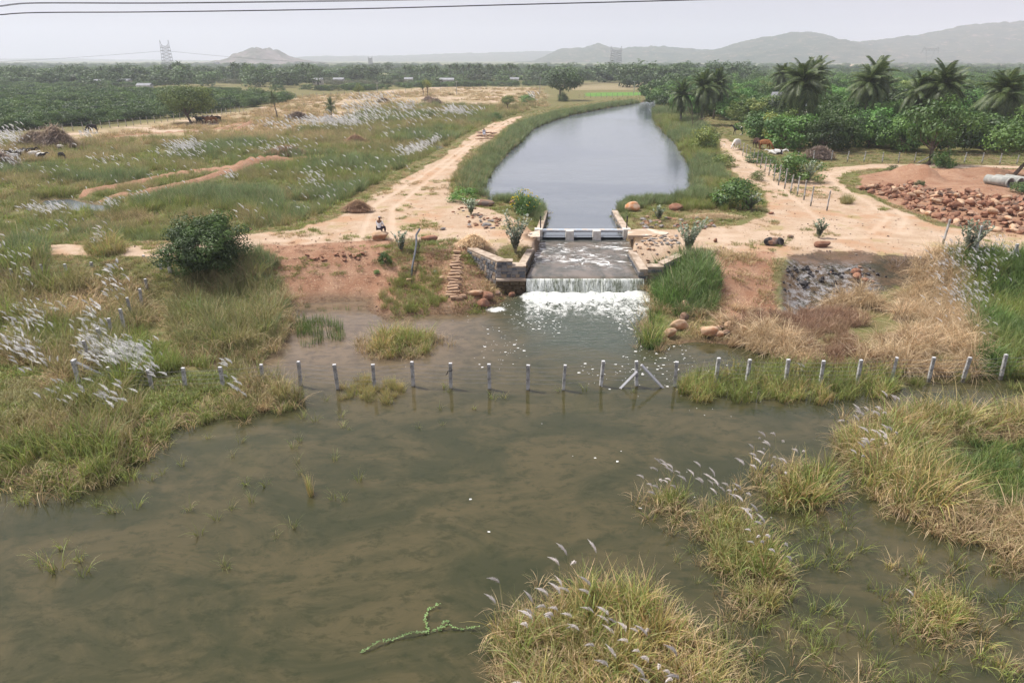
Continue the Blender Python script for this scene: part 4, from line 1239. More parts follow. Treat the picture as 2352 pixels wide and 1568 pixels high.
scatter('tall_green_grass', 'flush', pts[nz < 0.44], 1.5, 'lush green tall grass at the right edge of the bank', seed=108)
scatter('tall_green_grass', 'fgreen', pts[nz >= 0.44], 1.08, 'olive green tall grass at the right edge of the bank', seed=109)
plume_patches([(2230, 625, 75, 45, 260, 2.2), (2180, 600, 40, 20, 60, 2.4), (2300, 600, 40, 30, 30, 2.2), (2250, 720, 60, 30, 14, 1.6), (1855, 808, 12, 8, 3, 1.2)], 110, 'plume', 0.85, 'bank_plumes', 'silvery plumes blowing over the right edge of the bank')

# --- strip along the fence on the right, in shallow water
def wet_strip(pg, dens, key, s, name, label, seed, thr=0.0):
    pts, r = spots(pg, dens, seed, lambda x, y, F, r: fbm(x, y, 1.8, seed, 3) > thr)
    pts[:, 2] = np.maximum(pts[:, 2], -0.04)
    return scatter(name, key, pts, s * (0.75 + 0.5 * r.rand(len(pts))), label, seed=seed)


SR = poly([(1560, 905), (1570, 868), (1640, 850), (1760, 838), (1900, 845), (2050, 850), (2075, 880), (2040, 915), (1900, 928), (1700, 925), (1600, 922)], 0.0)
wet_strip(SR, 5, 'fgreen', 0.75, 'fence_grass', 'green grass growing along the submerged fence', 111)
wet_strip(SR, 4, 'fgold', 0.72, 'fence_grass', 'golden grass growing along the submerged fence', 112, 0.45)
SR2 = poly([(2060, 900), (2080, 865), (2352, 870), (2700, 880), (2700, 905), (2352, 898)], 0.0)
wet_strip(SR2, 3.0, 'green', 0.55, 'fence_grass', 'short grass along the right end of the submerged fence', 113, 0.4)
SL3 = poly([(780, 895), (850, 862), (920, 880), (930, 925), (850, 930), (760, 920)], 0.0)
wet_strip(SL3, 5, 'gold', 0.5, 'fence_grass', 'golden grass before the middle of the fence', 114)
SL4 = poly([(690, 925), (700, 890), (1500, 890), (1500, 915), (900, 925)], 0.0)
wet_strip(SL4, 0.9, 'sparse', 0.5, 'fence_grass', 'thin blades standing in the water along the fence', 115, 0.45)
# sparse emergent blades in the pond
EM = [(poly([(60, 1130), (360, 1060), (420, 1000), (700, 950), (1000, 960), (900, 1100), (500, 1330), (100, 1380)]), 0.5, 0.50, 0.50),
      (poly([(90, 1260), (210, 1250), (230, 1340), (100, 1350)]), 1.6, 0.8, 0.0), (poly([(700, 950), (1250, 930), (1250, 990), (800, 1000)]), 0.6, 0.4, 0.50),
      (poly([(1640, 1420), (1760, 1300), (2100, 1280), (2352, 1300), (2500, 1568), (2500, 1700), (1640, 1700)]), 2.5, 0.66, 0.46),
      (poly([(1580, 1190), (1760, 1120), (1960, 1180), (2000, 1300), (1700, 1430)]), 2.0, 0.66, 0.48),
      (poly([(1480, 1190), (1600, 1160), (1700, 1400), (1620, 1440)]), 1.2, 0.6, 0.45)]
for k, (pg, d, s, thr) in enumerate(EM):
    wet_strip(pg, d, 'sparse', s, 'emergent_grass', 'thin green blades standing in the open pond', 120 + k, thr)
RT = poly([(1640, 1420), (1740, 1330), (2040, 1290), (2352, 1290), (2500, 1568), (2500, 1700), (1640, 1700)])
wet_strip(RT, 2.0, 'sparsetan', 0.66, 'emergent_straw', 'loose tan blades standing in the shallow water at the right', 130, 0.47)
wet_strip(RT, 1.2, 'fgold', 0.58, 'emergent_straw', 'small golden tufts standing in the shallow water at the right', 134, 0.56)
RT2 = poly([(2020, 1180), (2120, 1150), (2250, 1180), (2500, 1180), (2500, 1330), (2330, 1320), (2250, 1250), (2160, 1240)])
wet_strip(RT2, 7, 'sparsetan', 0.95, 'emergent_straw', 'curled tan blades at the edge of the right islet', 131, 0.3)
# reeds in the inlet
wet_strip(poly([(672, 745), (690, 735), (740, 732), (782, 750), (785, 790), (740, 800), (700, 795), (680, 780)]), 5, 'reed', 0.85, 'reed_patch', 'thin dark green reeds standing in the inlet', 132)
wet_strip(poly([(690, 705), (800, 700), (840, 712), (760, 722)]), 1.5, 'reed', 0.4, 'reed_patch', 'short green reeds below the brown slope', 133)

# --- pebbles and litter on the bare soil
def pebble_mesh(k):
    bm = bmesh.new(); r = np.random.RandomState(k)
    for q in range(9):
        v = r.normal(0, 1, 3); v /= np.linalg.norm(v); bm.verts.new(v * (0.5, 0.4, 0.28))
    bmesh.ops.convex_hull(bm, input=bm.verts)
    for v in [v for v in bm.verts if not v.link_faces]: bm.verts.remove(v)
    me = bpy.data.meshes.new('pebble'); bm.to_mesh(me); bm.free(); return me


_pm = [noisy('pebble_%d' % k, c, tuple(q * 0.7 for q in c), 9, rnd=0.5, bump=0.2) for k, c in enumerate([(0.42, 0.27, 0.18), (0.30, 0.18, 0.12), (0.46, 0.38, 0.30), (0.20, 0.14, 0.11)])]
_pl = []
for k in range(8):
    m_ = pebble_mesh(900 + k); m_.materials.append(_pm[k % 4]); _pl.append(m_)
source_set('pebble', _pl)
pts, r = spots(poly([(-200, 600), (-200, 556), (560, 535), (800, 470), (1000, 350), (1180, 262), (1300, 240), (1650, 300), (1900, 370), (2500, 380), (2500, 600), (1800, 720), (1480, 640), (1480, 550), (1240, 550), (1150, 600), (900, 700), (600, 700)], 2.1), 2.6, 301,
               lambda x, y, F, r: (F['dirt'] + F['red'] > 0.4) & land(x, y, F, r) & ((F['rut'] < 0.3) | (r.rand(len(x)) < 0.25)) & (r.rand(len(x)) < 0.25 + (fbm(x, y, 3.0, 302, 3) > 0.52)), y_ref=60)
scatter('pebbles', 'pebble', pts, 0.05 + 0.18 * r.rand(len(pts)) ** 2.5 + 0.02, 'loose pebbles and clods on the bare tracks', seed=303, tilt=0.5)

# low growth and bare soil in the passage between the left bank and the round clump
pts, r = spots(poly([(335, 610), (420, 640), (395, 720), (400, 800), (430, 838), (345, 805), (330, 740), (345, 680)], 0.4), 7, 331, lambda x, y, F, r: land(x, y, F, r) & (fbm(x, y, 2.0, 332, 3) > 0.45))
scatter('passage_herbs', 'herb', pts, 0.9, 'short green herbs between the left bank and the round clump', seed=333)

# ------------------------------------------------------------------ materials of built things
M_STONE = [noisy('wall_stone_grey', (0.20, 0.20, 0.21), (0.33, 0.31, 0.29), 6, rnd=0.5, bump=0.5), noisy('wall_stone_dark', (0.09, 0.10, 0.12), (0.18, 0.19, 0.20), 6, rnd=0.5, bump=0.5),
           noisy('wall_stone_tan', (0.33, 0.26, 0.19), (0.42, 0.34, 0.26), 6, rnd=0.5, bump=0.5)]
M_MORTAR = noisy('mortar', (0.36, 0.30, 0.24), (0.27, 0.22, 0.17), 9, rnd=0, bump=0.4)
M_COPING = noisy('concrete_coping', (0.52, 0.43, 0.34), (0.40, 0.32, 0.25), 2.5, rnd=0.1, bump=0.4, c3=(0.30, 0.23, 0.17))
M_WETSTONE = noisy('wet_stone', (0.07, 0.055, 0.03), (0.13, 0.09, 0.05), 4, rough=0.5, rnd=0.4)
M_WHITE = noisy('weathered_white_concrete', (0.66, 0.63, 0.58), (0.52, 0.48, 0.43), 4, rnd=0.05, bump=0.3)
M_BEAM = noisy('white_paint', (0.74, 0.75, 0.76), (0.60, 0.61, 0.62), 5, rnd=0.0, bump=0.1, rough=0.5)
M_BLACK = noisy('black_iron', (0.015, 0.015, 0.017), (0.03, 0.03, 0.035), 5, rough=0.5, rnd=0)
def granite():
    t = NT('granite_post')
    v = t.n('TexCoord').outputs['Object']; sp = t.n('SeparateXYZ'); t.put(sp.inputs[0], v)
    n = t.noise(9, 5, t.scaled(v, 1, 1, 1.6)); oi = t.n('ObjectInfo')
    c = t.mix(t.rng(n, 0.35, 0.65), (0.40, 0.40, 0.395), (0.56, 0.555, 0.54))
    c = t.mix(t.rng(t.noise(4, 4, v), 0.5, 0.62), c, (0.22, 0.215, 0.20))
    c = t.mix(t.math('MULTIPLY', oi.outputs['Random'], 0.4), c, (0.20, 0.19, 0.17))
    st = t.math('ADD', sp.outputs[2], t.math('MULTIPLY', t.math('SUBTRACT', n, 0.5), 0.25))
    c = t.mix(t.math('MULTIPLY', t.rng(st, 0.38, 0.28), 0.75), c, (0.10, 0.09, 0.06))
    return t.done(t.bsdf(c, 0.9, t.bump(n, 0.6, 0.03), 0.3))


M_GRANITE = granite()
M_GRANTOP = noisy('pale_granite_lit_top', (0.66, 0.66, 0.67), (0.56, 0.56, 0.58), 12, rnd=0.1)  # pale stone of the braces; on post tops it stands for light
M_ROCKRED = noisy('red_rock', (0.26, 0.12, 0.075), (0.40, 0.22, 0.14), 3.5, rnd=0.45, bump=0.5, c3=(0.22, 0.12, 0.085))
M_ROCKBR = noisy('brown_rock', (0.28, 0.17, 0.12), (0.42, 0.28, 0.19), 3.5, rnd=0.45, bump=0.5, c3=(0.20, 0.16, 0.14))
M_ROCKGR = noisy('grey_rock', (0.20, 0.19, 0.19), (0.33, 0.30, 0.28), 3.5, rnd=0.4, bump=0.5)
M_ROCKOR = noisy('orange_rock', (0.52, 0.22, 0.09), (0.66, 0.48, 0.35), 2.2, rnd=0.2, bump=0.5)
M_ROCKTAN = noisy('tan_rock', (0.48, 0.31, 0.19), (0.60, 0.44, 0.31), 2.5, rnd=0.3, bump=0.5, c3=(0.42, 0.22, 0.12))
M_CHAR = noisy('charred_stone', (0.025, 0.024, 0.026), (0.075, 0.07, 0.07), 4, rnd=0.3, bump=0.4, c3=(0.13, 0.12, 0.12))
M_BARK = noisy('bark', (0.09, 0.06, 0.045), (0.17, 0.13, 0.10), 6, rnd=0.3, bump=0.8)
M_PALMTRUNK = noisy('palm_trunk', (0.17, 0.15, 0.13), (0.27, 0.24, 0.21), 6, rnd=0.3, bump=0.8)
M_STEEL = noisy('galvanised_steel', (0.30, 0.31, 0.33), (0.38, 0.39, 0.41), 2, rough=0.6, rnd=0.1, bump=0.0)
M_WIRE = noisy('wire', (0.10, 0.10, 0.11), (0.16, 0.15, 0.15), 3, rough=0.6, rnd=0, bump=0)
M_CABLE = noisy('cable', (0.06, 0.06, 0.07), (0.10, 0.10, 0.12), 3, rough=0.6, rnd=0, bump=0)
M_HOSE = noisy('rubber_hose', (0.06, 0.065, 0.075), (0.11, 0.115, 0.13), 4, rough=0.5, rnd=0, bump=0.2)
M_PIPE = noisy('pipe_concrete', (0.30, 0.31, 0.29), (0.42, 0.42, 0.39), 2.5, rnd=0.2, bump=0.3)
M_PIPEIN = noisy('pipe_inside', (0.16, 0.16, 0.16), (0.22, 0.22, 0.21), 2.5, rnd=0.0)
M_STEP = noisy('stair_stone', (0.50, 0.34, 0.23), (0.40, 0.27, 0.18), 3, rnd=0.3, bump=0.4)


def rocks(kind, seed):
    r = np.random.RandomState(seed)
    bm = bmesh.new()
    if kind == 'angular':
        for k in range(15):
            v = r.normal(0, 1, 3); v /= np.linalg.norm(v); v *= 0.8 + 0.25 * r.rand()
            bm.verts.new(v * (0.5, 0.42, 0.36))
        bmesh.ops.convex_hull(bm, input=bm.verts)
        for v in [v for v in bm.verts if not v.link_faces]: bm.verts.remove(v)
    else:
        bmesh.ops.create_icosphere(bm, subdivisions=2 if kind == 'round' else 3, radius=0.5)
        ph = r.rand(3, 3) * 6; pl = [(r.normal(0, 1, 3), 0.30 + 0.13 * r.rand()) for k in range(7 if kind == 'big' else 3)]
        for v in bm.verts:
            c = np.array(v.co)
            for n_, d_ in pl:
                n_ = n_ / np.linalg.norm(n_); q = c.dot(n_) - d_
                if q > 0: c = c - n_ * q * 0.85
            s = 1 + 0.09 * math.sin(c[0] * 5 + ph[0, 0]) + 0.09 * math.sin(c[1] * 6 + ph[0, 1]) + 0.07 * math.sin(c[2] * 7 + ph[0, 2]) + r.normal(0, 0.012)
            c = c * s
            v.co = Vector((c[0], c[1] * 0.9, c[2] * 0.72))
    me = bpy.data.meshes.new('rock'); bm.to_mesh(me); bm.free()
    if kind != 'angular': me.polygons.foreach_set('use_smooth', [True] * len(me.polygons))
    return me


R_ANG = [rocks('angular', 100 + k) for k in range(7)]
R_RND = [rocks('round', 120 + k) for k in range(6)]
R_BIG = [rocks('big', 140 + k) for k in range(6)]
_rockm = {}


def rockmesh(kind, k, mat):
    L = {'angular': R_ANG, 'round': R_RND, 'big': R_BIG}[kind]
    k %= len(L)
    key = (kind, k, mat.name)
    if key not in _rockm:
        me = L[k].copy(); me.materials.append(mat); _rockm[key] = me
    return _rockm[key]


def rock(name, px, py, size, mat, k, label, kind='big', group=None, rz=0.0, z=None, sink=0.25, cat='rock', dz=0.0, tilt=0.0):
    x, y, h = G(px, py) if z is None else P(px, py, z)
    o = link(name, rockmesh(kind, k, mat), loc=(x, y, h + size[2] * (0.5 - sink) * 0.72 + dz), rot=(tilt, 0, rz), scl=(size[0], size[1], size[2]))
    return tag(o, label, cat, group)


# ------------------------------------------------------------------ the weir: walls, gate beam, abutments
def stone_mesh(seed, mat):
    r = np.random.RandomState(seed)
    V = [(sx * 0.5 + r.normal(0, 0.045), sy * 0.5, sz * 0.5 + r.normal(0, 0.05)) for sy in (-0.0, 1.0) for sx, sz in ((-1, -1), (1, -1), (1, 1), (-1, 1))]
    q = [(v[0] * 0.82, -0.5 + r.normal(0, 0.12), v[2] * 0.8) for v in V[:4]]
    V = q + [(v[0], 0.0, v[2]) for v in V[:4]] + [(v[0], 0.5, v[2]) for v in V[4:]]
    F = [(0, 1, 2, 3), (0, 4, 5, 1), (1, 5, 6, 2), (2, 6, 7, 3), (3, 7, 4, 0), (4, 8, 9, 5), (5, 9, 10, 6), (6, 10, 11, 7), (7, 11, 8, 4)]
    return mesh('stone', V, F, mat)


STONES = [stone_mesh(200 + k, M_STONE[(0, 1, 0, 2, 1, 0, 2, 1)[k]]) for k in range(8)]
STONES_WET = [stone_mesh(220 + k, M_WETSTONE) for k in range(4)]


def stone_face(parent, a, b, z0, z1a, z1b, course=0.24, seed=1, stones=None, lens=(0.26, 0.5)):
    """courses of single stones along the line a-b (outward side on the right hand going a to b)"""
    r = np.random.RandomState(seed)
    S = stones or STONES
    a = np.array(a, float); b = np.array(b, float)
    L = np.linalg.norm(b - a); d = (b - a) / L; n = np.array([d[1], -d[0]])
    ang = math.atan2(d[1], d[0])
    z = z0
    while z < max(z1a, z1b) - 0.08:
        hcur = course * (0.85 + 0.3 * r.rand()); s = -0.1 * r.rand()
        while s < L - 0.05:
            w = lens[0] + (lens[1] - lens[0]) * r.rand()
            w = min(w, L - s)
            top = z1a + (z1b - z1a) * (s + w / 2) / L
            if z + hcur * 0.75 < top and w > 0.1:
                hh = min(hcur, top - z)
                m = a + d * (s + w / 2)
                o = link('stone', S[r.randint(len(S))], parent=parent, loc=(m[0], m[1], z + hh / 2), rot=(0, 0, ang), scl=(w * 0.93, 0.10 + 0.03 * r.rand(), hh * 0.90))
            s += w
        z += hcur


def wall_prism(name, foot, z0, ztops, mat, parent):
    """solid with a polygon plan and its own height at every corner"""
    n = len(foot)
    V = [(x, y, z0) for x, y in foot] + [(x, y, z) for (x, y), z in zip(foot, ztops)]
    F = [tuple(range(n))[::-1], tuple(range(n, 2 * n))] + [(i, (i + 1) % n, n + (i + 1) % n, n + i) for i in range(n)]
    return link(name, mesh(name, V, F, mat), parent=parent)


def coping(parent, foot, zt, th=0.07, grow=0.04, name='coping'):
    c = np.mean(foot, 0)
    f2 = [tuple(np.array(p) + (np.array(p) - c) / np.linalg.norm(np.array(p) - c) * grow) for p in foot]
    n = len(f2)
    V = [(x, y, z) for (x, y), z in zip(f2, zt)] + [(x, y, z + th) for (x, y), z in zip(f2, zt)]
    F = [tuple(range(n))[::-1], tuple(range(n, 2 * n))] + [(i, (i + 1) % n, n + (i + 1) % n, n + i) for i in range(n)]
    return link(name, mesh(name, V, F, M_COPING), parent=parent)


# left abutment with its wing wall
ab = empty('abutment_wall', (0, 0, 0), label='stone abutment with wing wall at the left end of the waterfall', cat='wall')
foot = [(-1.0, 44.95), (0.02, 44.95), (0.02, 45.6), (-0.55, 45.6), (-2.75, 48.9), (-3.25, 48.5)]
zt = [2.22, 2.22, 2.22, 2.22, 2.18, 2.18]
wall_prism('core', foot, 0.2, zt, M_MORTAR, ab)
coping(ab, foot, zt)
stone_face(ab, (-1.0, 44.95), (0.02, 44.95), 1.12, 2.2, 2.2, seed=3)
stone_face(ab, (-3.25, 48.5), (-1.0, 44.95), 0.6, 2.16, 2.2, seed=4)
foot = [(0.03, 44.97), (0.93, 44.97), (0.93, 45.9), (0.03, 45.9)]
wall_prism('core', foot, 0.2, [1.86] * 4, M_MORTAR, ab)
coping(ab, foot, [1.86] * 4)
stone_face(ab, (0.03, 44.97), (0.93, 44.97), 1.12, 1.86, 1.86, seed=5)
wall_prism('ledge', [(-1.1, 44.62), (0.95, 44.62), (0.95, 44.96), (-1.1, 44.96)], 0.95, [1.08] * 4, M_COPING, ab)
wall_prism('foundation', [(-1.05, 44.7), (0.93, 44.7), (0.93, 44.94), (-1.05, 44.94)], -0.5, [0.94] * 4, M_WETSTONE, ab)
stone_face(ab, (-1.05, 44.70), (0.93, 44.70), 0.05, 0.94, 0.94, seed=6, stones=STONES_WET, lens=(0.4, 0.7), course=0.28)

# side walls of the chute and of the inlet above the beam
for nm, lab, foot, z1, face in (
        ('chute_wall', 'low stone wall along the left side of the chute', [(0.45, 45.95), (0.97, 45.95), (1.66, 49.9), (1.16, 49.9)], 1.80, None),
        ('chute_wall', 'low stone wall along the right side of the chute', [(8.72, 44.9), (9.28, 44.9), (9.22, 49.9), (8.72, 49.9)], 1.66, ((8.72, 44.9), (9.28, 44.9))),
        ('inlet_wall', 'narrow stone wall left of the inlet above the white beam', [(2.05, 55.9), (2.55, 55.9), (3.3, 63.0), (2.85, 63.0)], 1.95, None),
        ('inlet_wall', 'narrow stone wall right of the inlet above the white beam', [(9.15, 55.9), (9.7, 55.9), (9.75, 63.0), (9.25, 63.0)], 1.95, None)):
    w = empty(nm, (0, 0, 0), label=lab, cat='wall')
    wall_prism('core', foot, 0.3, [z1] * 4, M_MORTAR, w)
    coping(w, foot, [z1] * 4, grow=0.03)
    if 'right side of the chute' in lab:
        stone_face(w, foot[3], foot[0], 1.0, z1, z1, seed=8, stones=STONES[:2] + [STONES[4]])
        stone_face(w, foot[0], foot[1], 0.6, z1, z1, seed=9)
    elif 'right of the inlet' in lab:
        stone_face(w, foot[3], foot[0], 1.45, z1, z1, seed=8)
    else:
        stone_face(w, foot[1], foot[2], 1.0 if nm == 'chute_wall' else 1.45, z1, z1, seed=7, stones=[STONES[1], STONES[4]] + STONES_WET)
# right abutment and its wing
rb = empty('abutment_wall', (0, 0, 0), label='stone abutment right of the waterfall, half hidden by tall grass', cat='wall')
foot = [(9.35, 45.2), (10.4, 45.2), (10.4, 45.9), (9.35, 45.9)]
wall_prism('core', foot, 0.2, [1.75] * 4, M_MORTAR, rb); coping(rb, foot, [1.75] * 4)
stone_face(rb, (9.35, 45.2), (10.4, 45.2), 0.9, 1.75, 1.75, seed=10)
foot = [(10.45, 45.5), (13.6, 49.0), (13.25, 49.45), (10.2, 46.1)]
wall_prism('core', foot, 0.4, [1.85, 2.0, 2.0, 1.85], M_MORTAR, rb); coping(rb, foot, [1.85, 2.0, 2.0, 1.85])
stone_face(rb, (10.45, 45.5), (13.6, 49.0), 0.9, 1.85, 2.0, seed=11)
# floor slab of the chute with its crest
w = empty('weir', (0, 0, 0), label='concrete weir under the sheet of falling water', cat='weir')
wall_prism('slab', [(0.96, 44.98), (9.0, 44.98), (9.0, 55.3), (0.96, 55.3)], -0.6, [0.98, 0.98, 1.06, 1.06], M_WETSTONE, w)
stone_face(w, (0.99, 44.98), (9.0, 44.98), -0.1, 0.98, 0.98, seed=12, stones=STONES_WET, lens=(0.3, 0.7))
# white beam, piers, posts
gb = empty('gate_beam', (0, 55.5, 0), label='long white beam bridging the channel on two white piers', cat='beam')
mb = MB(); mb.box((5.75, 0, 1.94), (6.9, 0.34, 0.10)); link('beam', mb.mesh('beam', M_BEAM), parent=gb)
mb = MB(); mb.box((5.75, -0.10, 1.84), (6.85, 0.10, 0.10)); link('lower_rail', mb.mesh('lower_rail', M_STEEL), parent=gb)
cols = [noisy('panel_tint_%d' % k, c, tuple(min(1, q * 1.1) for q in c), 5, rnd=0, bump=0) for k, c in enumerate([(0.50, 0.58, 0.66), (0.66, 0.58, 0.50), (0.58, 0.60, 0.62), (0.64, 0.50, 0.46)])]
for k in range(14):
    mb = MB(); mb.box((0, 0, 0), (0.44, 0.27, 0.012))
    link('panel', mb.mesh('panel', cols[(k * 5 + k // 3) % 4]), parent=gb, loc=(2.62 + k * 0.482, 0.0, 1.999))
pm = MB(); pm.box((0, 0, 0.10), (0.70, 0.85, 1.10), taper=0.88); pm = pm.mesh('pier', M_WHITE)
for x in (4.72, 6.93): link('pier', pm, parent=gb, loc=(x, -0.36, 1.36))
for x, lab in ((2.18, 'square white concrete block carrying the left end of the beam'), (9.42, 'square white concrete block carrying the right end of the beam')):
    mb = MB(); mb.box((0, 0, 0), (0.62, 0.75, 1.0)); o = link('end_block', mb.mesh('end_block', M_WHITE), loc=(x, 55.35, 1.60)); tag(o, lab, 'block')
for x, lab in ((2.35, 'black iron post standing at the left end of the beam'), (9.45, 'black iron post standing at the right end of the beam')):
    mb = MB(); mb.tube([(0, 0, 0), (0, 0, 0.95)], 0.05, 8); mb.tube([(0, 0, 0.95), (0, 0, 1.0)], 0.065, 8)
    o = link('iron_post', mb.mesh('iron_post', M_BLACK), loc=(x, 55.55, 2.08)); tag(o, lab, 'post')
# aprons
def slab(name, pts, z, th, mat, label, cat='slab'):
    pw = [P(a, b, z)[:2] for a, b in pts]; n = len(pw); c = np.mean(pw, 0)
    rr = np.random.RandomState(n)
    V = [(x, y, z - th) for x, y in pw] + [(x, y, z + rr.normal(0, 0.008)) for x, y in pw]
    F = [tuple(range(n))[::-1], tuple(range(n, 2 * n))] + [(i, (i + 1) % n, n + (i + 1) % n, n + i) for i in range(n)]
    bmx = bmesh.new(); vs = [bmx.verts.new(v) for v in V]
    for f_ in F:
        bmx.faces.new([vs[i] for i in f_])
    bmesh.ops.recalc_face_normals(bmx, faces=bmx.faces)
    me = bpy.data.meshes.new(name); bmx.to_mesh(me); bmx.free(); me.materials.append(mat)
    return tag(link(name, me), label, cat)


M_PALECON = noisy('pale_concrete', (0.62, 0.54, 0.45), (0.52, 0.42, 0.33), 2, rnd=0, c3=(0.42, 0.31, 0.22))
slab('concrete_apron', [(1222, 544), (1212, 540), (1216, 534), (1232, 530), (1240, 528), (1240, 544)], 2.16, 0.3, M_PALECON, 'pale concrete apron at the left end of the beam')
slab('concrete_apron', [(1442, 541), (1442, 529), (1460, 526), (1490, 525), (1512, 529), (1536, 534), (1530, 538), (1500, 540), (1470, 541)], 2.20, 0.3, M_PALECON, 'long pale concrete apron at the right end of the beam')
# stone paving between the apron and the ford on the right
pv = empty('stone_paving', (0, 0, 0), label='sloping paving of pale grey stones right of the chute', cat='paving')
rr = np.random.RandomState(9)
for px, py in [(1478 + 12 * i + 5 * (j % 2), 543 + 5.2 * j) for j in range(4) for i in range(7)]:
    x, y, h = G(px + rr.normal(0, 1.2), py + rr.normal(0, 0.6))
    link('stone', rockmesh('angular', rr.randint(7), M_ROCKGR if rr.rand() < 0.7 else M_ROCKTAN), parent=pv, loc=(x, y, h + 0.04), rot=(0, 0, rr.rand() * 6), scl=(0.50, 0.5, 0.26))

# stone steps
st = empty('stone_steps', (0, 0, 0), label='narrow flight of stone steps down the slope left of the waterfall', cat='steps')
for k in range(15):
    t_ = k / 14.0
    px = 1050 - 3 * t_ - 9 * t_ ** 0.8 * (1 - 0.1 * t_); py = 584 + 96 * t_
    x, y, h = G(px, py)
    mb = MB(); r_ = np.random.RandomState(k); wd = 0.52 + 0.35 * t_
    mb.box((0, 0, 0), (wd * (0.85 + 0.3 * r_.rand()), 0.24, 0.13))
    mb.v = [(v[0] + r_.normal(0, 0.06), v[1] + r_.normal(0, 0.045), v[2] + r_.normal(0, 0.015)) for v in mb.v]
    link('step', mb.mesh('step', M_STEP), parent=st, loc=(x + r_.normal(0, 0.04), y, h + 0.08), rot=(r_.normal(0, 0.05), r_.normal(0, 0.05), r_.normal(0, 0.12)))
for dx, dy, s in ((1043, 684, 0.5), (1054, 686, 0.42), (1062, 681, 0.45)):
    x, y, h = G(dx, dy); mb = MB(); mb.box((0, 0, 0), (s, s * 0.7, 0.14)); link('step', mb.mesh('step', M_STEP), parent=st, loc=(x, y, h + 0.06), rot=(0, 0, dx % 1 + 0.2))

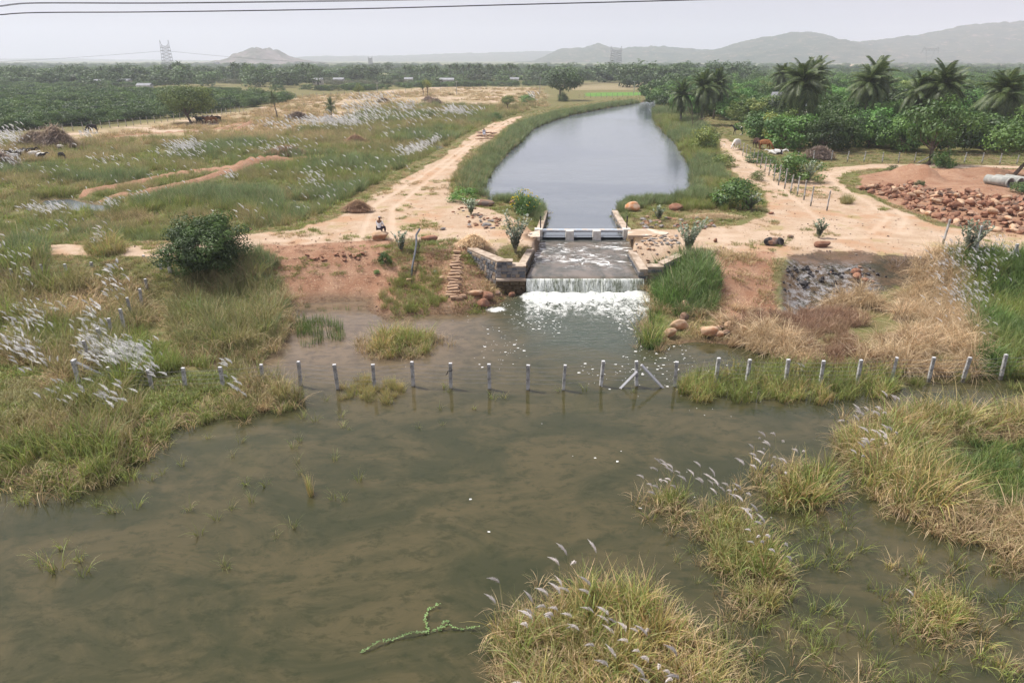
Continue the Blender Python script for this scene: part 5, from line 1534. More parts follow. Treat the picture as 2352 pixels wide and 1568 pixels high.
# ------------------------------------------------------------------ single rocks
RK = [('boulder', 873, 551, (1.42, 1.0, 1.0), M_ROCKTAN, 0, 'large tan and orange boulder the seated man rests on', 0.1),
      ('boulder', 985, 554, (1.30, 0.85, 0.75), M_ROCKRED, 1, 'flat topped reddish boulder on the track edge, right of the seated man', 0.2),
      ('boulder', 1108, 473, (2.2, 1.1, 1.05), M_ROCKBR, 2, 'long brown boulder among grass, left of the inlet', 0.0),
      ('boulder', 1188, 472, (1.5, 0.9, 0.95), M_ROCKBR, 3, 'brown boulder behind the yellow flowering bush', 0.4),
      ('boulder', 1452, 484, (1.75, 1.1, 1.25), M_ROCKOR, 4, 'orange and white streaked boulder at the right inlet wall', 0.2),
      ('boulder', 1552, 484, (1.6, 0.9, 0.95), M_ROCKRED, 5, 'dark red boulder in front of the reeds, right of the inlet', 0.1),
      ('boulder', 1775, 562, (1.25, 0.9, 0.85), M_ROCKBR, 3, 'rounded brown boulder between two dark lumps of earth', 0.5),
      ('earth_lump', 1762, 563, (0.75, 0.6, 0.95), M_CHAR, 1, 'dark burnt lump left of the rounded brown boulder', 0.5),
      ('earth_lump', 1790, 562, (0.85, 0.7, 0.95), M_CHAR, 2, 'dark burnt lump right of the rounded brown boulder', 1.5),
      ('boulder', 1888, 568, (1.30, 0.8, 0.72), M_ROCKRED, 0, 'oblong reddish boulder alone on the bare ground above the burnt hollow', 0.1),
      ('small_rock', 1814, 546, (0.55, 0.4, 0.4), M_ROCKBR, 2, 'small brown rock on bare ground near the silvery shrub', 0.1),
      ('small_rock', 1643, 556, (0.42, 0.36, 0.45), M_ROCKRED, 3, 'small red rock alone beside the silvery shrub right of the chute', 0.9),
      ('small_rock', 1770, 492, (0.5, 0.4, 0.35), M_ROCKRED, 1, 'small red rock in grass at the track beside the canal bush', 0.3),
      ('boulder', 1110, 705, (1.05, 0.75, 0.85), M_ROCKRED, 4, 'red boulder at the water edge, lower of the leaning pair', 0.7),
      ('boulder', 1119, 686, (0.80, 0.85, 0.85), M_ROCKRED, 2, 'red boulder on the bank, upper of the leaning pair', 0.2),
      ('boulder', 1087, 678, (0.95, 0.6, 0.55), M_ROCKTAN, 1, 'tan boulder at the foot of the slope, left of the red pair', 0.1),
      ('small_rock', 1102, 677, (0.6, 0.5, 0.5), M_ROCKTAN, 3, 'small tan rock wedged beside the tan boulder', 0.5),
      ('small_rock', 1143, 676, (0.55, 0.45, 0.4), M_ROCKBR, 5, 'small brown rock below the abutment', 0.5),
      ('small_rock', 1176, 686, (0.50, 0.4, 0.55), M_ROCKRED, 0, 'brick red rock in the spray at the foot of the fall', 0.5),
      ('small_rock', 1018, 528, (0.5, 0.4, 0.3), M_ROCKGR, 0, 'small grey rock on the track', 0.5),
      ('boulder', 1574, 714, (0.85, 0.7, 1.0), M_ROCKTAN, 5, 'pale tan boulder, topmost of the column right of the pool', 0.5),
      ('boulder', 1570, 734, (0.85, 0.6, 0.8), M_ROCKBR, 2, 'reddish boulder, second of the column right of the pool', 0.9),
      ('boulder', 1560, 756, (1.05, 0.7, 0.95), M_ROCKTAN, 3, 'tan boulder, third of the column right of the pool', 0.2),
      ('boulder', 1540, 772, (0.75, 0.6, 0.75), M_ROCKTAN, 0, 'tan boulder at the water edge, lowest of the column', 0.4),
      ('boulder', 1627, 770, (1.0, 0.7, 0.9), M_ROCKTAN, 1, 'largest tan boulder of the cluster before the straw', 0.1),
      ('boulder', 1650, 772, (0.55, 0.5, 0.6), M_ROCKTAN, 2, 'small tan boulder right beside the largest one of the cluster', 0.1),
      ('boulder', 1668, 769, (0.5, 0.45, 0.5), M_ROCKBR, 3, 'small brown boulder at the right end of the cluster', 0.1),
      ('boulder', 1673, 752, (0.65, 0.5, 0.6), M_ROCKTAN, 4, 'pale oval boulder at the upper right of the cluster', 0.1),
      ('boulder', 1661, 736, (0.55, 0.45, 0.5), M_ROCKTAN, 5, 'pale boulder at the top of the cluster', 0.1),
      ('boulder', 1653, 758, (0.55, 0.4, 0.45), M_ROCKBR, 0, 'brown boulder in the middle of the cluster', 0.1),
      ('boulder', 1616, 757, (0.5, 0.4, 0.3), M_ROCKTAN, 1, 'flat tan stone at the upper left of the cluster', 0.1),
      ('boulder', 1707, 757, (0.5, 0.4, 0.45), M_ROCKTAN, 2, 'tan stone in the straw right of the cluster', 0.1),
      ('boulder', 1505, 694, (0.75, 0.6, 0.5), M_ROCKTAN, 3, 'wet pale boulder in the foam right of the fall', 0.1),
      ('small_rock', 403 + 190, 528, (0.6, 0.4, 0.4), M_ROCKRED, 3, 'red stone on the track edge behind the dark tree', 0.2),
      ('small_rock', 571, 530, (0.8, 0.5, 0.6), M_ROCKRED, 5, 'rounded red stone nearest the dark tree at the track edge', 0.2),
      ('small_rock', 940, 645, (0.5, 0.35, 0.3), M_ROCKTAN, 0, 'pale stone on the slope beside the black hose', 0.2),
      ('small_rock', 1000, 627, (0.5, 0.3, 0.3), M_ROCKGR, 4, 'pale grey stone on the slope left of the steps', 0.8),
      ('small_rock', 1015, 640, (0.6, 0.35, 0.3), M_ROCKTAN, 4, 'tan stone on the slope nearest the steps', 0.8)]
for nm, px, py, sz, mt, k, lab, rz in RK:
    onw = 'water edge' in lab or 'spray' in lab or 'wet pale' in lab
    o = rock(nm, px, py, sz, mt, k, lab, 'big', rz=rz, sink=0.08)
    if onw: o.location.z = max(o.location.z, sz[2] * 0.2)

rg = np.random.RandomState(77)
# dark stones in the burnt hollow
GB = 'charred stones lying in the burnt hollow'
n = 0
pb = poly([(1800, 608), (1990, 612), (2060, 640), (2000, 655), (1900, 690), (1810, 690), (1795, 650)], 1.3)
while n < 80:
    px = 1795 + 240 * rg.rand(); py = 612 + 76 * rg.rand()
    if n > 50: py = 612 + 26 * rg.rand() ** 1.0; px = 1800 + 200 * rg.rand()
    x, y, _ = P(px, py, 1.3)
    if float(sdf(pb, np.array([x]), np.array([y]))[0]) < 0: continue
    s = 0.12 + 0.17 * rg.rand() ** 1.4
    o = rock('charred_stone', px, py, (s * 1.3, s, s), M_CHAR if rg.rand() < 0.95 else M_ROCKBR, n, 'dark charred stone lying in the burnt hollow', 'round', GB, rg.rand() * 6, z=None)
    n += 1
for k, (px, py, s) in enumerate(((1965, 627, 0.62), (1968, 638, 0.62), (1846, 655, 0.55), (1985, 645, 0.4))):
    rock('heated_stone', px, py, (s * 1.2, s, s * 1.1), M_ROCKRED if k != 2 else M_CHAR, k, ['round reddish stone at the upper right of the ashes', 'round brown stone below the reddish one in the ashes', 'large round black stone at the left of the ashes', 'small orange stone at the right rim of the ashes'][k], 'round', rz=k)
# heap of red rubble
GH = 'red stones of the rubble heap beside the track'
RUB = poly([(1968, 432), (1990, 424), (2050, 428), (2095, 420), (2150, 440), (2232, 442), (2300, 455), (2352, 452), (2420, 455), (2420, 545), (2352, 537), (2290, 535), (2240, 528), (2185, 517), (2150, 500), (2085, 480), (2060, 462), (2010, 448)], 2.15)
lo, hi = RUB.min(0), RUB.max(0)
cand = []
while len(cand) < 620:
    x = lo[0] + rg.rand() * (hi[0] - lo[0]); y = lo[1] + rg.rand() * (hi[1] - lo[1])
    if float(sdf(RUB, np.array([x]), np.array([y]))[0]) < 0: continue
    s = 0.36 + 0.34 * rg.rand() ** 1.5
    if any((x - c[0]) ** 2 + (y - c[1]) ** 2 < (0.42 * (s + c[2]) * 0.62) ** 2 for c in cand): 
        if rg.rand() < 0.8: continue
    cand.append((x, y, s))
hh = heights([c[:2] for c in cand])
cand = sorted([(c[0], c[1], c[2], h, rg.rand()) for c, h in zip(cand, hh)], key=lambda q: -q[2] / q[1])
for k, (x, y, s, h, u) in enumerate(cand[:300]):
    d = float(sdf(RUB, np.array([x]), np.array([y]))[0])
    lift = min(0.45, 0.16 * d) * u
    o = link('rubble_stone', rockmesh('angular' if k % 3 else 'round', k, (M_ROCKRED, M_ROCKBR, M_ROCKRED, M_ROCKTAN, M_ROCKRED, M_ROCKGR if k % 4 == 0 else M_ROCKBR)[k % 6]),
             loc=(x, y, h + s * 0.22 + lift), rot=(u * 0.8 - 0.4, (u * 7 % 1) * 0.8 - 0.4, u * 6.28), scl=(s * 1.45, s * 1.15, s * (0.9 + 0.5 * u)))
    tag(o, 'angular red brown stone in the rubble heap beside the track', 'rock', GH)
mb = MB()
for k, (x, y, s, h, u) in enumerate(cand[300:]):
    me = R_ANG[k % 7]
    R = Euler((u, u * 2, u * 6)).to_matrix()
    mb.add([R @ Vector((v.co.x * s * 1.4, v.co.y * s * 1.2, v.co.z * s)) + Vector((x, y, h + s * 0.12)) for v in me.vertices], [tuple(p.vertices) for p in me.polygons])
o = link('rubble', mb.mesh('rubble', M_ROCKRED), kind='stuff'); o['label'] = 'smaller red stones filling the rubble heap'
# loose stones round the inlet and along the slopes
def stones(name, boxes, label, group, cat='rock', mats=(M_ROCKBR, M_ROCKRED, M_ROCKGR), kind='angular'):
    for px0, px1, py0, py1, n, s0, s1 in boxes:
        for k in range(n):
            px = px0 + (px1 - px0) * rg.rand(); py = py0 + (py1 - py0) * rg.rand(); s = s0 + (s1 - s0) * rg.rand()
            rock(name, px, py, (s * 1.3, s, s * 0.8), mats[rg.randint(len(mats))], rg.randint(50), label, kind, group, rg.rand() * 6)


stones('loose_stone', [(1075, 1150, 500, 525, 26, 0.3, 0.55), (1040, 1110, 478, 500, 14, 0.2, 0.45)], 'loose brown stone on the verge left of the inlet', 'stones strewn on the verge left of the inlet')
stones('loose_stone', [(1470, 1640, 500, 526, 60, 0.28, 0.6), (1560, 1700, 492, 515, 14, 0.2, 0.4)], 'loose brown stone on the verge right of the inlet', 'stones strewn on the verge right of the inlet')
stones('loose_stone', [(1455, 1560, 562, 605, 26, 0.2, 0.42)], 'loose stone on the dry slope right of the chute', 'stones strewn right of the chute', mats=(M_ROCKGR, M_ROCKTAN, M_ROCKBR))
stones('loose_stone', [(700, 880, 577, 600, 22, 0.25, 0.5)], 'half sunk red stone at the edge above the bare slope', 'half sunk stones above the bare slope', mats=(M_ROCKRED,))
stones('loose_stone', [(1212, 1246, 538, 548, 12, 0.2, 0.35)], 'loose pale stone below the left beam block', 'pale stones below the left beam block', mats=(M_ROCKTAN, M_ROCKGR))
rock('boulder', 1116, 519, (0.9, 0.6, 0.6), M_ROCKGR, 2, 'pale grey angular block on the verge left of the inlet', rz=0.5)
# slabs piled across the left track
GS = 'flat stones piled across the embankment track'
for k in range(24):
    px = 1098 + 40 * ((k * 0.37) % 1); py = 319 - 10 * (k // 8) / 2 + rg.normal(0, 0.6)
    x, y, h = G(px, py)
    rock('flat_stone', px, py, (1.2 + 0.6 * rg.rand(), 0.7, 0.4), (M_ROCKTAN, M_ROCKBR, M_ROCKRED)[k % 3], k, 'flat brown stone piled across the embankment track', 'angular', GS, rg.normal(0, 0.2), dz=0.12 * (k // 8))

# ------------------------------------------------------------------ fences
def post_mesh(name, h, w, seed, notches=9):
    r = np.random.RandomState(seed); V = []; F = []
    zs = np.linspace(0, h, notches + 1)
    rings = []
    for i, z in enumerate(zs):
        for dz, k in (((-0.012, 1.0), (0.0, 0.90), (0.012, 1.0)) if 0 < i < notches else ((0, 1.0),)):
            rings.append((z + dz, k))
    for z, k in rings:
        j = r.normal(0, 0.04, 2)
        for sx, sy in ((-1, -1), (1, -1), (1, 1), (-1, 1)):
            V.append((sx * w / 2 * (k + j[0]), sy * w / 2 * 0.85 * (k + j[1]), z))
    for i in range(len(rings) - 1):
        for q in range(4): F.append((i * 4 + q, i * 4 + (q + 1) % 4, (i + 1) * 4 + (q + 1) % 4, (i + 1) * 4 + q))
    n = len(V) - 4
    F.append((n, n + 1, n + 2, n + 3))
    me = mesh(name, V, F, M_GRANITE); me.materials.append(M_GRANTOP); me.polygons[len(F) - 1].material_index = 1  # top face painted paler: light from above put into its colour
    return me


POSTS = [post_mesh('post', 1.0, 0.150, 300 + k) for k in range(4)]
THIN = [post_mesh('post', 1.0, 0.11, 310 + k, 2) for k in range(2)]


def fence(label, tops, wires=4, meshes=POSTS, wire=True, r0=0.007, braces=(), wmat=None):
    """tops: list of (x, y, z_top, z_foot)"""
    f0 = tops[0]
    root = empty('fence', (f0[0], f0[1], 0), label=label, cat='fence')
    rr = np.random.RandomState(len(tops))
    for k, (x, y, zt_, zf) in enumerate(tops):
        link('post', meshes[k % len(meshes)], parent=root, loc=(x - f0[0], y - f0[1], zf), rot=(rr.normal(0, 0.022), rr.normal(0, 0.03), rr.normal(0, 0.2)), scl=(0.92 + 0.2 * rr.rand(), 1, zt_ - zf))
    if wire:
        for q in range(wires):
            fr = 0.30 + 0.62 * q / max(1, wires - 1)
            mb = MB(); pts = []
            for k, (x, y, zt_, zf) in enumerate(tops):
                base = max(zf, zt_ - 1.4)
                z = base + (zt_ - base) * fr
                pts.append((x - f0[0], y - f0[1] - 0.08, z))
                if k < len(tops) - 1:
                    x2, y2, z2, zf2 = tops[k + 1]; b2 = max(zf2, z2 - 1.4)
                    zn = b2 + (z2 - b2) * fr
                    pts.append(((x + x2) / 2 - f0[0], (y + y2) / 2 - f0[1] - 0.08, (z + zn) / 2 - 0.03))
            mb.tube(pts, r0, 3, cap=False); link('wire', mb.mesh('wire', wmat or M_WIRE), parent=root)
    for (a, b) in braces:
        mb = MB(); a = Vector(a) - Vector((f0[0], f0[1], 0)); b = Vector(b) - Vector((f0[0], f0[1], 0))
        mb.tube([a, b], 0.075, 4); link('brace', mb.mesh('brace', M_GRANTOP), parent=root)
    return root


ft = [(167, 824), (250, 843), (340, 849), (415, 846), (505, 843), (597, 836), (684, 829), (771, 836), (856, 837), (946, 829), (1033, 834), (1124, 835), (1213, 837), (1295, 837), (1382, 828), (1468, 829), (1556, 830),
      (1650, 821), (1722, 825), (1814, 826), (1895, 827), (1980, 826), (2060, 820), (2147, 820), (2225, 820), (2315, 815), (2400, 814), (2490, 812)]
tops = [(P(a, b, 1.36)[0], P(a, b, 1.36)[1], 1.36, -0.55 if 600 < a < 2100 else -0.3) for a, b in ft]
b0 = tops[15]; c0 = tops[0]
main_f = fence('granite post and wire fence crossing the flooded pond before the waterfall', tops, 5,
      braces=[((b0[0] - 0.08, b0[1] - 0.1, 0.85), (P(1420, 891, 0)[0], P(1420, 891, 0)[1], -0.15)), ((b0[0] + 0.1, b0[1] - 0.1, 1.2), (P(1528, 890, 0)[0], P(1528, 890, 0)[1], -0.15)),
              ((c0[0] + 0.1, c0[1], 1.2), (c0[0] + 1.3, c0[1] + 0.3, 0.2))])
# black band tied to one post
bp = tops[10]
mb = MB(); mb.tube([(bp[0] - 0.20, bp[1] - 0.09, 0.78), (bp[0] - 0.12, bp[1] - 0.1, 0.86), (bp[0] - 0.1, bp[1] - 0.1, 0.98), (bp[0] + 0.1, bp[1] - 0.1, 1.0), (bp[0] + 0.11, bp[1] - 0.1, 1.08)], 0.022, 5)
tag(link('black_band', mb.mesh('black_band', M_BLACK)), 'black band tied round a granite post of the pond fence', 'band')


def tops_px(L, zt_, zf=None, n=1):
    out = []
    for a, b in L:
        x, y, _ = P(a, b, zt_)
        g = height(x, y)
        out.append((x, y, zt_, g - 0.2 if zf is None else zf))
    return out


fence('granite post fence running up the left bank beside the dark tree', tops_px([(167, 826), (193, 782), (224, 754), (246, 731), (275, 709), (293, 683), (316, 663), (333, 640), (355, 618), (372, 602)], 1.75), 4, r0=0.004)
tl = tops_px([(-60, 625), (20, 617), (92, 607), (149, 606), (209, 602), (268, 597), (329, 586), (368, 606)], 2.25)
fence('granite post fence along the track at the left edge', tl, 4, r0=0.004, braces=[((tl[6][0] + 0.9, tl[6][1] + 0.1, 2.1), (tl[6][0] + 0.35, tl[6][1] - 0.2, 0.8))])
mb = MB(); mb.box((0, 0, 0.8), (0.22, 0.2, 1.6)); mb.tube([(0, 0, 1.6), (0, 0, 1.62)], 0.12, 6)
x, y, _ = P(388, 607, 2.3); tag(link('white_post', mb.mesh('white_post', M_WHITE), loc=(x, y, height(x, y) - 0.05)), 'white painted post under the left side of the dark tree', 'post')
# bare posts along the right canal track
rowp = [(463, 965, 455, 1052), (485, 975, 477, 1065), (510, 992, 500, 1080), (535, 1005, 525, 1100), (560, 1018, 550, 1118), (585, 1035, 575, 1138), (615, 1058, 605, 1160), (643, 1080, 632, 1185), (678, 1110, 665, 1220),
        (715, 1113, 697, 1248), (757, 1135, 738, 1272), (803, 1180, 777, 1300), (842, 1190, 822, 1320), (885, 1217, 868, 1348), (937, 1255, 913, 1390), (1050, 1285, 1022, 1420)]
ordn = ['first', 'second', 'third', 'fourth', 'fifth', 'sixth', 'seventh', 'eighth', 'ninth', 'tenth', 'eleventh', 'twelfth', 'thirteenth', 'fourteenth', 'fifteenth', 'sixteenth']
for k, (a, b, c, d) in enumerate(rowp[::-1]):
    x, y, h = G(1550.4 + c * 0.3408, d * 0.3408)
    t_ = PY(1550.4 + a * 0.3408, b * 0.3408, y)
    hh_ = max(1.2, min(2.6, t_[2] - h))
    o = link('stone_post', THIN[k % 2], loc=(x, y, h - 0.25), rot=(0, math.atan2(t_[0] - x, hh_) * 0.6, 0.1 * k), scl=(1, 1, hh_ + 0.25))
    tag(o, 'bare grey stone post by the right track, %s from the near end' % ordn[k], 'post', 'bare stone posts beside the right canal track')
L = [(835, 1022), (945, 1015), (1065, 1017), (1173, 1020), (1285, 1022), (1410, 1027), (1520, 1028), (1627, 1027), (1747, 1028), (1857, 1033), (1965, 1028), (2085, 1030), (2207, 1035), (2322, 1033), (2440, 1036)]
tt = tops_px([(1550.4 + a * 0.3408, b * 0.3408) for a, b in L], 3.5)
fence('stone post and wire fence before the green thicket', tt, 4, meshes=THIN, r0=0.008, braces=[((tt[8][0], tt[8][1], 3.2), (tt[8][0] - 2.0, tt[8][1], 2.1)), ((tt[8][0], tt[8][1], 3.2), (tt[8][0] + 1.4, tt[8][1], 2.1))])
for k, (a, b, c, d) in enumerate(((2182, 507, 2165, 560), (2254, 522, 2237, 600))):
    x, y, h = G(c, d); t_ = PY(a, b, y)
    o = link('leaning_post', THIN[k], loc=(x, y, h - 0.3), rot=(0, math.atan2(t_[0] - x, t_[2] - h), 0.3), scl=(1.2, 1.2, t_[2] - h + 0.4))
    tag(o, ['slanting grey post standing alone at the right track edge', 'slanting grey post behind the silvery shrub at the right'][k], 'post')
x, y, h = G(2324, 606); t_ = PY(2331, 560, y)
root = empty('corner_post', (x, y, h), label='corner post with two slanting braces at the right edge', cat='post')
link('post', POSTS[0], parent=root, loc=(0, 0, -0.2), scl=(1.1, 1.1, t_[2] - h + 0.2))
for s_ in (-1, 1):
    mb = MB(); mb.tube([(0, 0, (t_[2] - h) * 0.85), (s_ * 0.75, -0.1, -0.1)], 0.06, 4); link('brace', mb.mesh('brace', M_GRANITE), parent=root)
# far fences
def line_fence(label, pl, n, ht, zp=0.9, wires=2):
    out = []; pw = [np.array(P(a, b, zp)[:2]) for a, b in pl]
    seg = [np.linalg.norm(pw[i + 1] - pw[i]) for i in range(len(pw) - 1)]; tot = sum(seg)
    for k in range(n):
        d = tot * k / (n - 1); i = 0
        while i < len(seg) - 1 and d > seg[i]: d -= seg[i]; i += 1
        p = pw[i] + (pw[i + 1] - pw[i]) * d / seg[i]; h = height(p[0], p[1]); out.append((p[0], p[1], h + ht, h - 0.2))
    return fence(label, out, wires, meshes=THIN, r0=0.012)


line_fence('long stone post fence before the dark green scrub on the left', [(-60, 326), (0, 320), (77, 313), (150, 303), (210, 298), (290, 290), (380, 280), (450, 272), (560, 258)], 38, 1.7)
line_fence('pale post fence along the back of the bare field', [(560, 236), (700, 226), (900, 214), (1000, 209), (1200, 203)], 44, 1.8, wires=1)
line_fence('thin post fence beside the bright green paddy', [(1330, 222), (1490, 217)], 14, 1.5, 1.5, 1)

# ------------------------------------------------------------------ hose, pipes
hp = [(965, 548), (957, 556), (957, 575), (953, 600), (948, 622), (945, 638)]
pts_ = []
for k, (a, b) in enumerate(hp):
    x, y, h = G(a, b); pts_.append(Vector((x, y, h + (0.75, 0.55, 0.45, 0.45, 0.35, 0.12)[k])))
ho_ = empty('black_hose', (0, 0, 0), label='thick black hose lying down the slope left of the steps', cat='hose')
mb = MB(); mb.tube(pts_, 0.075, 8); link('hose', mb.mesh('hose', M_HOSE, True), parent=ho_)
x, y, h = G(946, 655); mb = MB(); mb.tube([pts_[-1], (x, y, h + 0.1)], 0.025, 5); link('thin_pipe', mb.mesh('thin_pipe', M_BLACK), parent=ho_)


def hollow(p, q, r_out, r_in, n=24):
    p = Vector(p); q = Vector(q); d = (q - p).normalized(); a = d.cross(Vector((0, 0, 1))).normalized(); b = a.cross(d)
    V = []; F = []
    for c_, rr_ in ((p, r_out), (q, r_out), (q, r_in), (p, r_in)):
        for k in range(n):
            t_ = 2 * math.pi * k / n; V.append(c_ + a * math.cos(t_) * rr_ + b * math.sin(t_) * rr_)
    for s_ in range(4):
        for k in range(n):
            F.append((s_ * n + k, s_ * n + (k + 1) % n, ((s_ + 1) % 4) * n + (k + 1) % n, ((s_ + 1) % 4) * n + k))
    return V, F


for k, (a, b, lab) in enumerate(((2318, 431, 'concrete pipe lying on red soil, leftmost of the three'), (2341, 431, 'concrete pipe lying on red soil, middle of the three'), (2366, 431, 'concrete pipe at the picture edge, rightmost of the three'))):
    x, y, h = G(a, b); r_ = 0.50
    root = empty('concrete_pipe', (x, y, h), label=lab, cat='pipe')
    q = Vector((-0.8, 2.7 + 0.1 * k, 0))
    V, F = hollow((0, 0, r_), q + Vector((0, 0, r_)), r_, r_ - 0.07)
    me = mesh('pipe_shell', V, F, M_PIPE, True); me.materials.append(M_PIPEIN)
    for i, pg_ in enumerate(me.polygons):
        if 48 <= i < 72: pg_.material_index = 1
        if 24 <= i < 48 or i >= 72: pg_.use_smooth = False
    link('pipe_shell', me, parent=root)
    V, F = hollow(Vector((0, 0, r_)) - q.normalized() * 0.02, q.normalized() * 0.16 + Vector((0, 0, r_)), r_ + 0.04, r_ - 0.0)
    link('collar', mesh('collar', V, F, M_PIPE, True), parent=root)

# ------------------------------------------------------------------ trees and shrubs
LEAFPAL = {'dark': [(0.022, 0.044, 0.009), (0.042, 0.078, 0.014), (0.014, 0.028, 0.007)], 'mid': [(0.055, 0.115, 0.024), (0.085, 0.155, 0.03), (0.035, 0.075, 0.018)],
           'yellow': [(0.12, 0.16, 0.032), (0.18, 0.20, 0.045), (0.07, 0.11, 0.028)], 'bright': [(0.065, 0.155, 0.028), (0.10, 0.20, 0.036), (0.045, 0.10, 0.024)],
           'acacia': [(0.12, 0.17, 0.03), (0.19, 0.23, 0.045), (0.06, 0.09, 0.02)], 'scrub': [(0.042, 0.082, 0.024), (0.075, 0.12, 0.03), (0.024, 0.046, 0.016)],
           'greyscrub': [(0.10, 0.11, 0.07), (0.13, 0.13, 0.085), (0.07, 0.08, 0.05)], 'far': [(0.04, 0.065, 0.022), (0.06, 0.10, 0.035), (0.035, 0.06, 0.025)],
           'silver': [(0.22, 0.27, 0.18), (0.34, 0.38, 0.30), (0.16, 0.21, 0.12)]}


def crown_arrays(seed, n, leaf, pal, nblob=26, flat=0.75, bottom=-0.35, shell=0.55, blob=0.34, layered=0.0):
    """leaf faces in many clumps spread over an uneven volume of radius 1"""
    r = np.random.RandomState(seed)
    c = []
    while len(c) < nblob:
        v = r.normal(0, 1, 3); v /= np.linalg.norm(v)
        rad = shell + (0.92 - shell) * r.rand()
        v = v * rad * (0.8 + 0.35 * r.rand()); v[2] *= flat
        if v[2] < bottom: continue
        c.append(v)
    c = np.array(c); bs = blob * (0.6 + 0.8 * r.rand(nblob)); bc = r.randint(0, 3, nblob); bj = 0.85 + 0.3 * r.rand(nblob)
    k = r.choice(nblob, n, p=bs ** 2 / (bs ** 2).sum())
    d = r.normal(0, 1, (n, 3)); d /= np.linalg.norm(d, axis=1)[:, None]
    rr = bs[k] * (0.55 + 0.55 * r.rand(n) ** 0.7)
    pos = c[k] + d * rr[:, None] * np.array([1, 1, 0.62 - 0.35 * layered])
    stray = r.rand(n) < 0.07
    pos[stray] *= 1.10
    nrm = d * np.array([1, 1, 1]) + np.array([0, 0, 0.55]) + r.normal(0, 0.55, (n, 3)) + pos * 0.3
    nrm /= np.linalg.norm(nrm, axis=1)[:, None]
    a = np.cross(nrm, r.normal(0, 1, (n, 3))); a /= np.linalg.norm(a, axis=1)[:, None] + 1e-9
    b = np.cross(nrm, a)
    s = leaf * (0.6 + 0.8 * r.rand(n))[:, None]
    V = np.stack([pos - a * s * 0.5, pos + b * s * 0.28, pos + a * s * 0.6, pos - b * s * 0.28], 1).reshape(-1, 3)
    F = np.arange(4 * n).reshape(-1, 4)
    pc = np.array(LEAFPAL[pal]) * 1.5
    C = pc[bc[k]] * bj[k][:, None] * (0.75 + 0.5 * r.rand(n))[:, None]
    C = np.repeat(C, 4, 0)
    return V, F, C, c


_crowns = {}


def crown(pal, var, n=2600, leaf=0.085, **kw):
    key = (pal, var, n, leaf, tuple(sorted(kw.items())))
    if key not in _crowns:
        V, F, C, c = crown_arrays(1000 + var * 13 + hash_seed(pal), n, leaf, pal, **kw)
        _crowns[key] = (npmesh('crown', V, F, M_LEAF, col=C), c)
    return _crowns[key]


def limbs(root_h, crown_c, rx, rz_, cz, lean=(0, 0), r0=0.14, nl=9, seed=0, mat=None, base=(0, 0)):
    """tapered trunk with limbs that reach into the crown's clumps"""
    r = np.random.RandomState(seed); mb = MB()
    fork = Vector((base[0] + lean[0], base[1] + lean[1], root_h))
    b0_ = Vector((base[0], base[1], -0.15)); m = b0_.lerp(fork, 0.5) + Vector((r.normal(0, r0 * 0.6), r.normal(0, r0 * 0.6), 0))
    mb.tube([b0_, b0_.lerp(m, 0.3), m, fork], [r0 * 1.45, r0 * 1.05, r0 * 0.9, r0 * 0.75], 8)
    idx = r.permutation(len(crown_c))[:nl]
    for i in idx:
        e = Vector((crown_c[i][0] * rx * 0.9 + lean[0] + base[0], crown_c[i][1] * rx * 0.9 + lean[1] + base[1], cz + crown_c[i][2] * rz_ * 0.9))
        mid = fork.lerp(e, 0.5) + Vector((r.normal(0, 0.1), r.normal(0, 0.1), r.normal(0, 0.1))) * rx
        st_ = m.lerp(fork, 0.4 + 0.6 * r.rand())
        mb.tube([st_, mid, e], [r0 * 0.5, r0 * 0.28, r0 * 0.07], 5, cap=False)
    return mb


def tree(name, label, px=None, py=None, h=6.0, w=6.0, pal='mid', var=0, group=None, cat='tree', trunk=0.25, lean=(0, 0), n=2600, leaf=0.085, pos=None, parts=True, r0=None, ybase=None, **kw):
    x, y, z = pos if pos is not None else G(px, py)
    cme, cc_ = crown(pal, var, n, leaf, **kw)
    rx = w / 2 / 1.08; th = h * trunk
    flat = kw.get('flat', 0.75); bot = max(kw.get('bottom', -0.35), -flat)
    span = flat * 1.0 - bot + 0.25
    rzs = (h - th) / span; cz = th - (bot - 0.12) * rzs
    ang = (var * 1.7 + x * 0.37) % 6.28
    if not parts:
        o = link(name, cme, loc=(x, y, z + cz), rot=(0, 0, ang), scl=(rx, rx, rzs)); return tag(o, label, cat, group)
    root = empty(name, (x, y, z), label=label, cat=cat, group=group)
    link('crown', cme, parent=root, loc=(lean[0], lean[1], cz), rot=(0, 0, 0), scl=(rx, rx, rzs))
    mb = limbs(max(th, h * 0.18), cc_, rx, rzs, cz, lean, r0 or h * 0.028, 9, var)
    link('trunk', mb.mesh('trunk', M_BARK, True), parent=root)
    return root


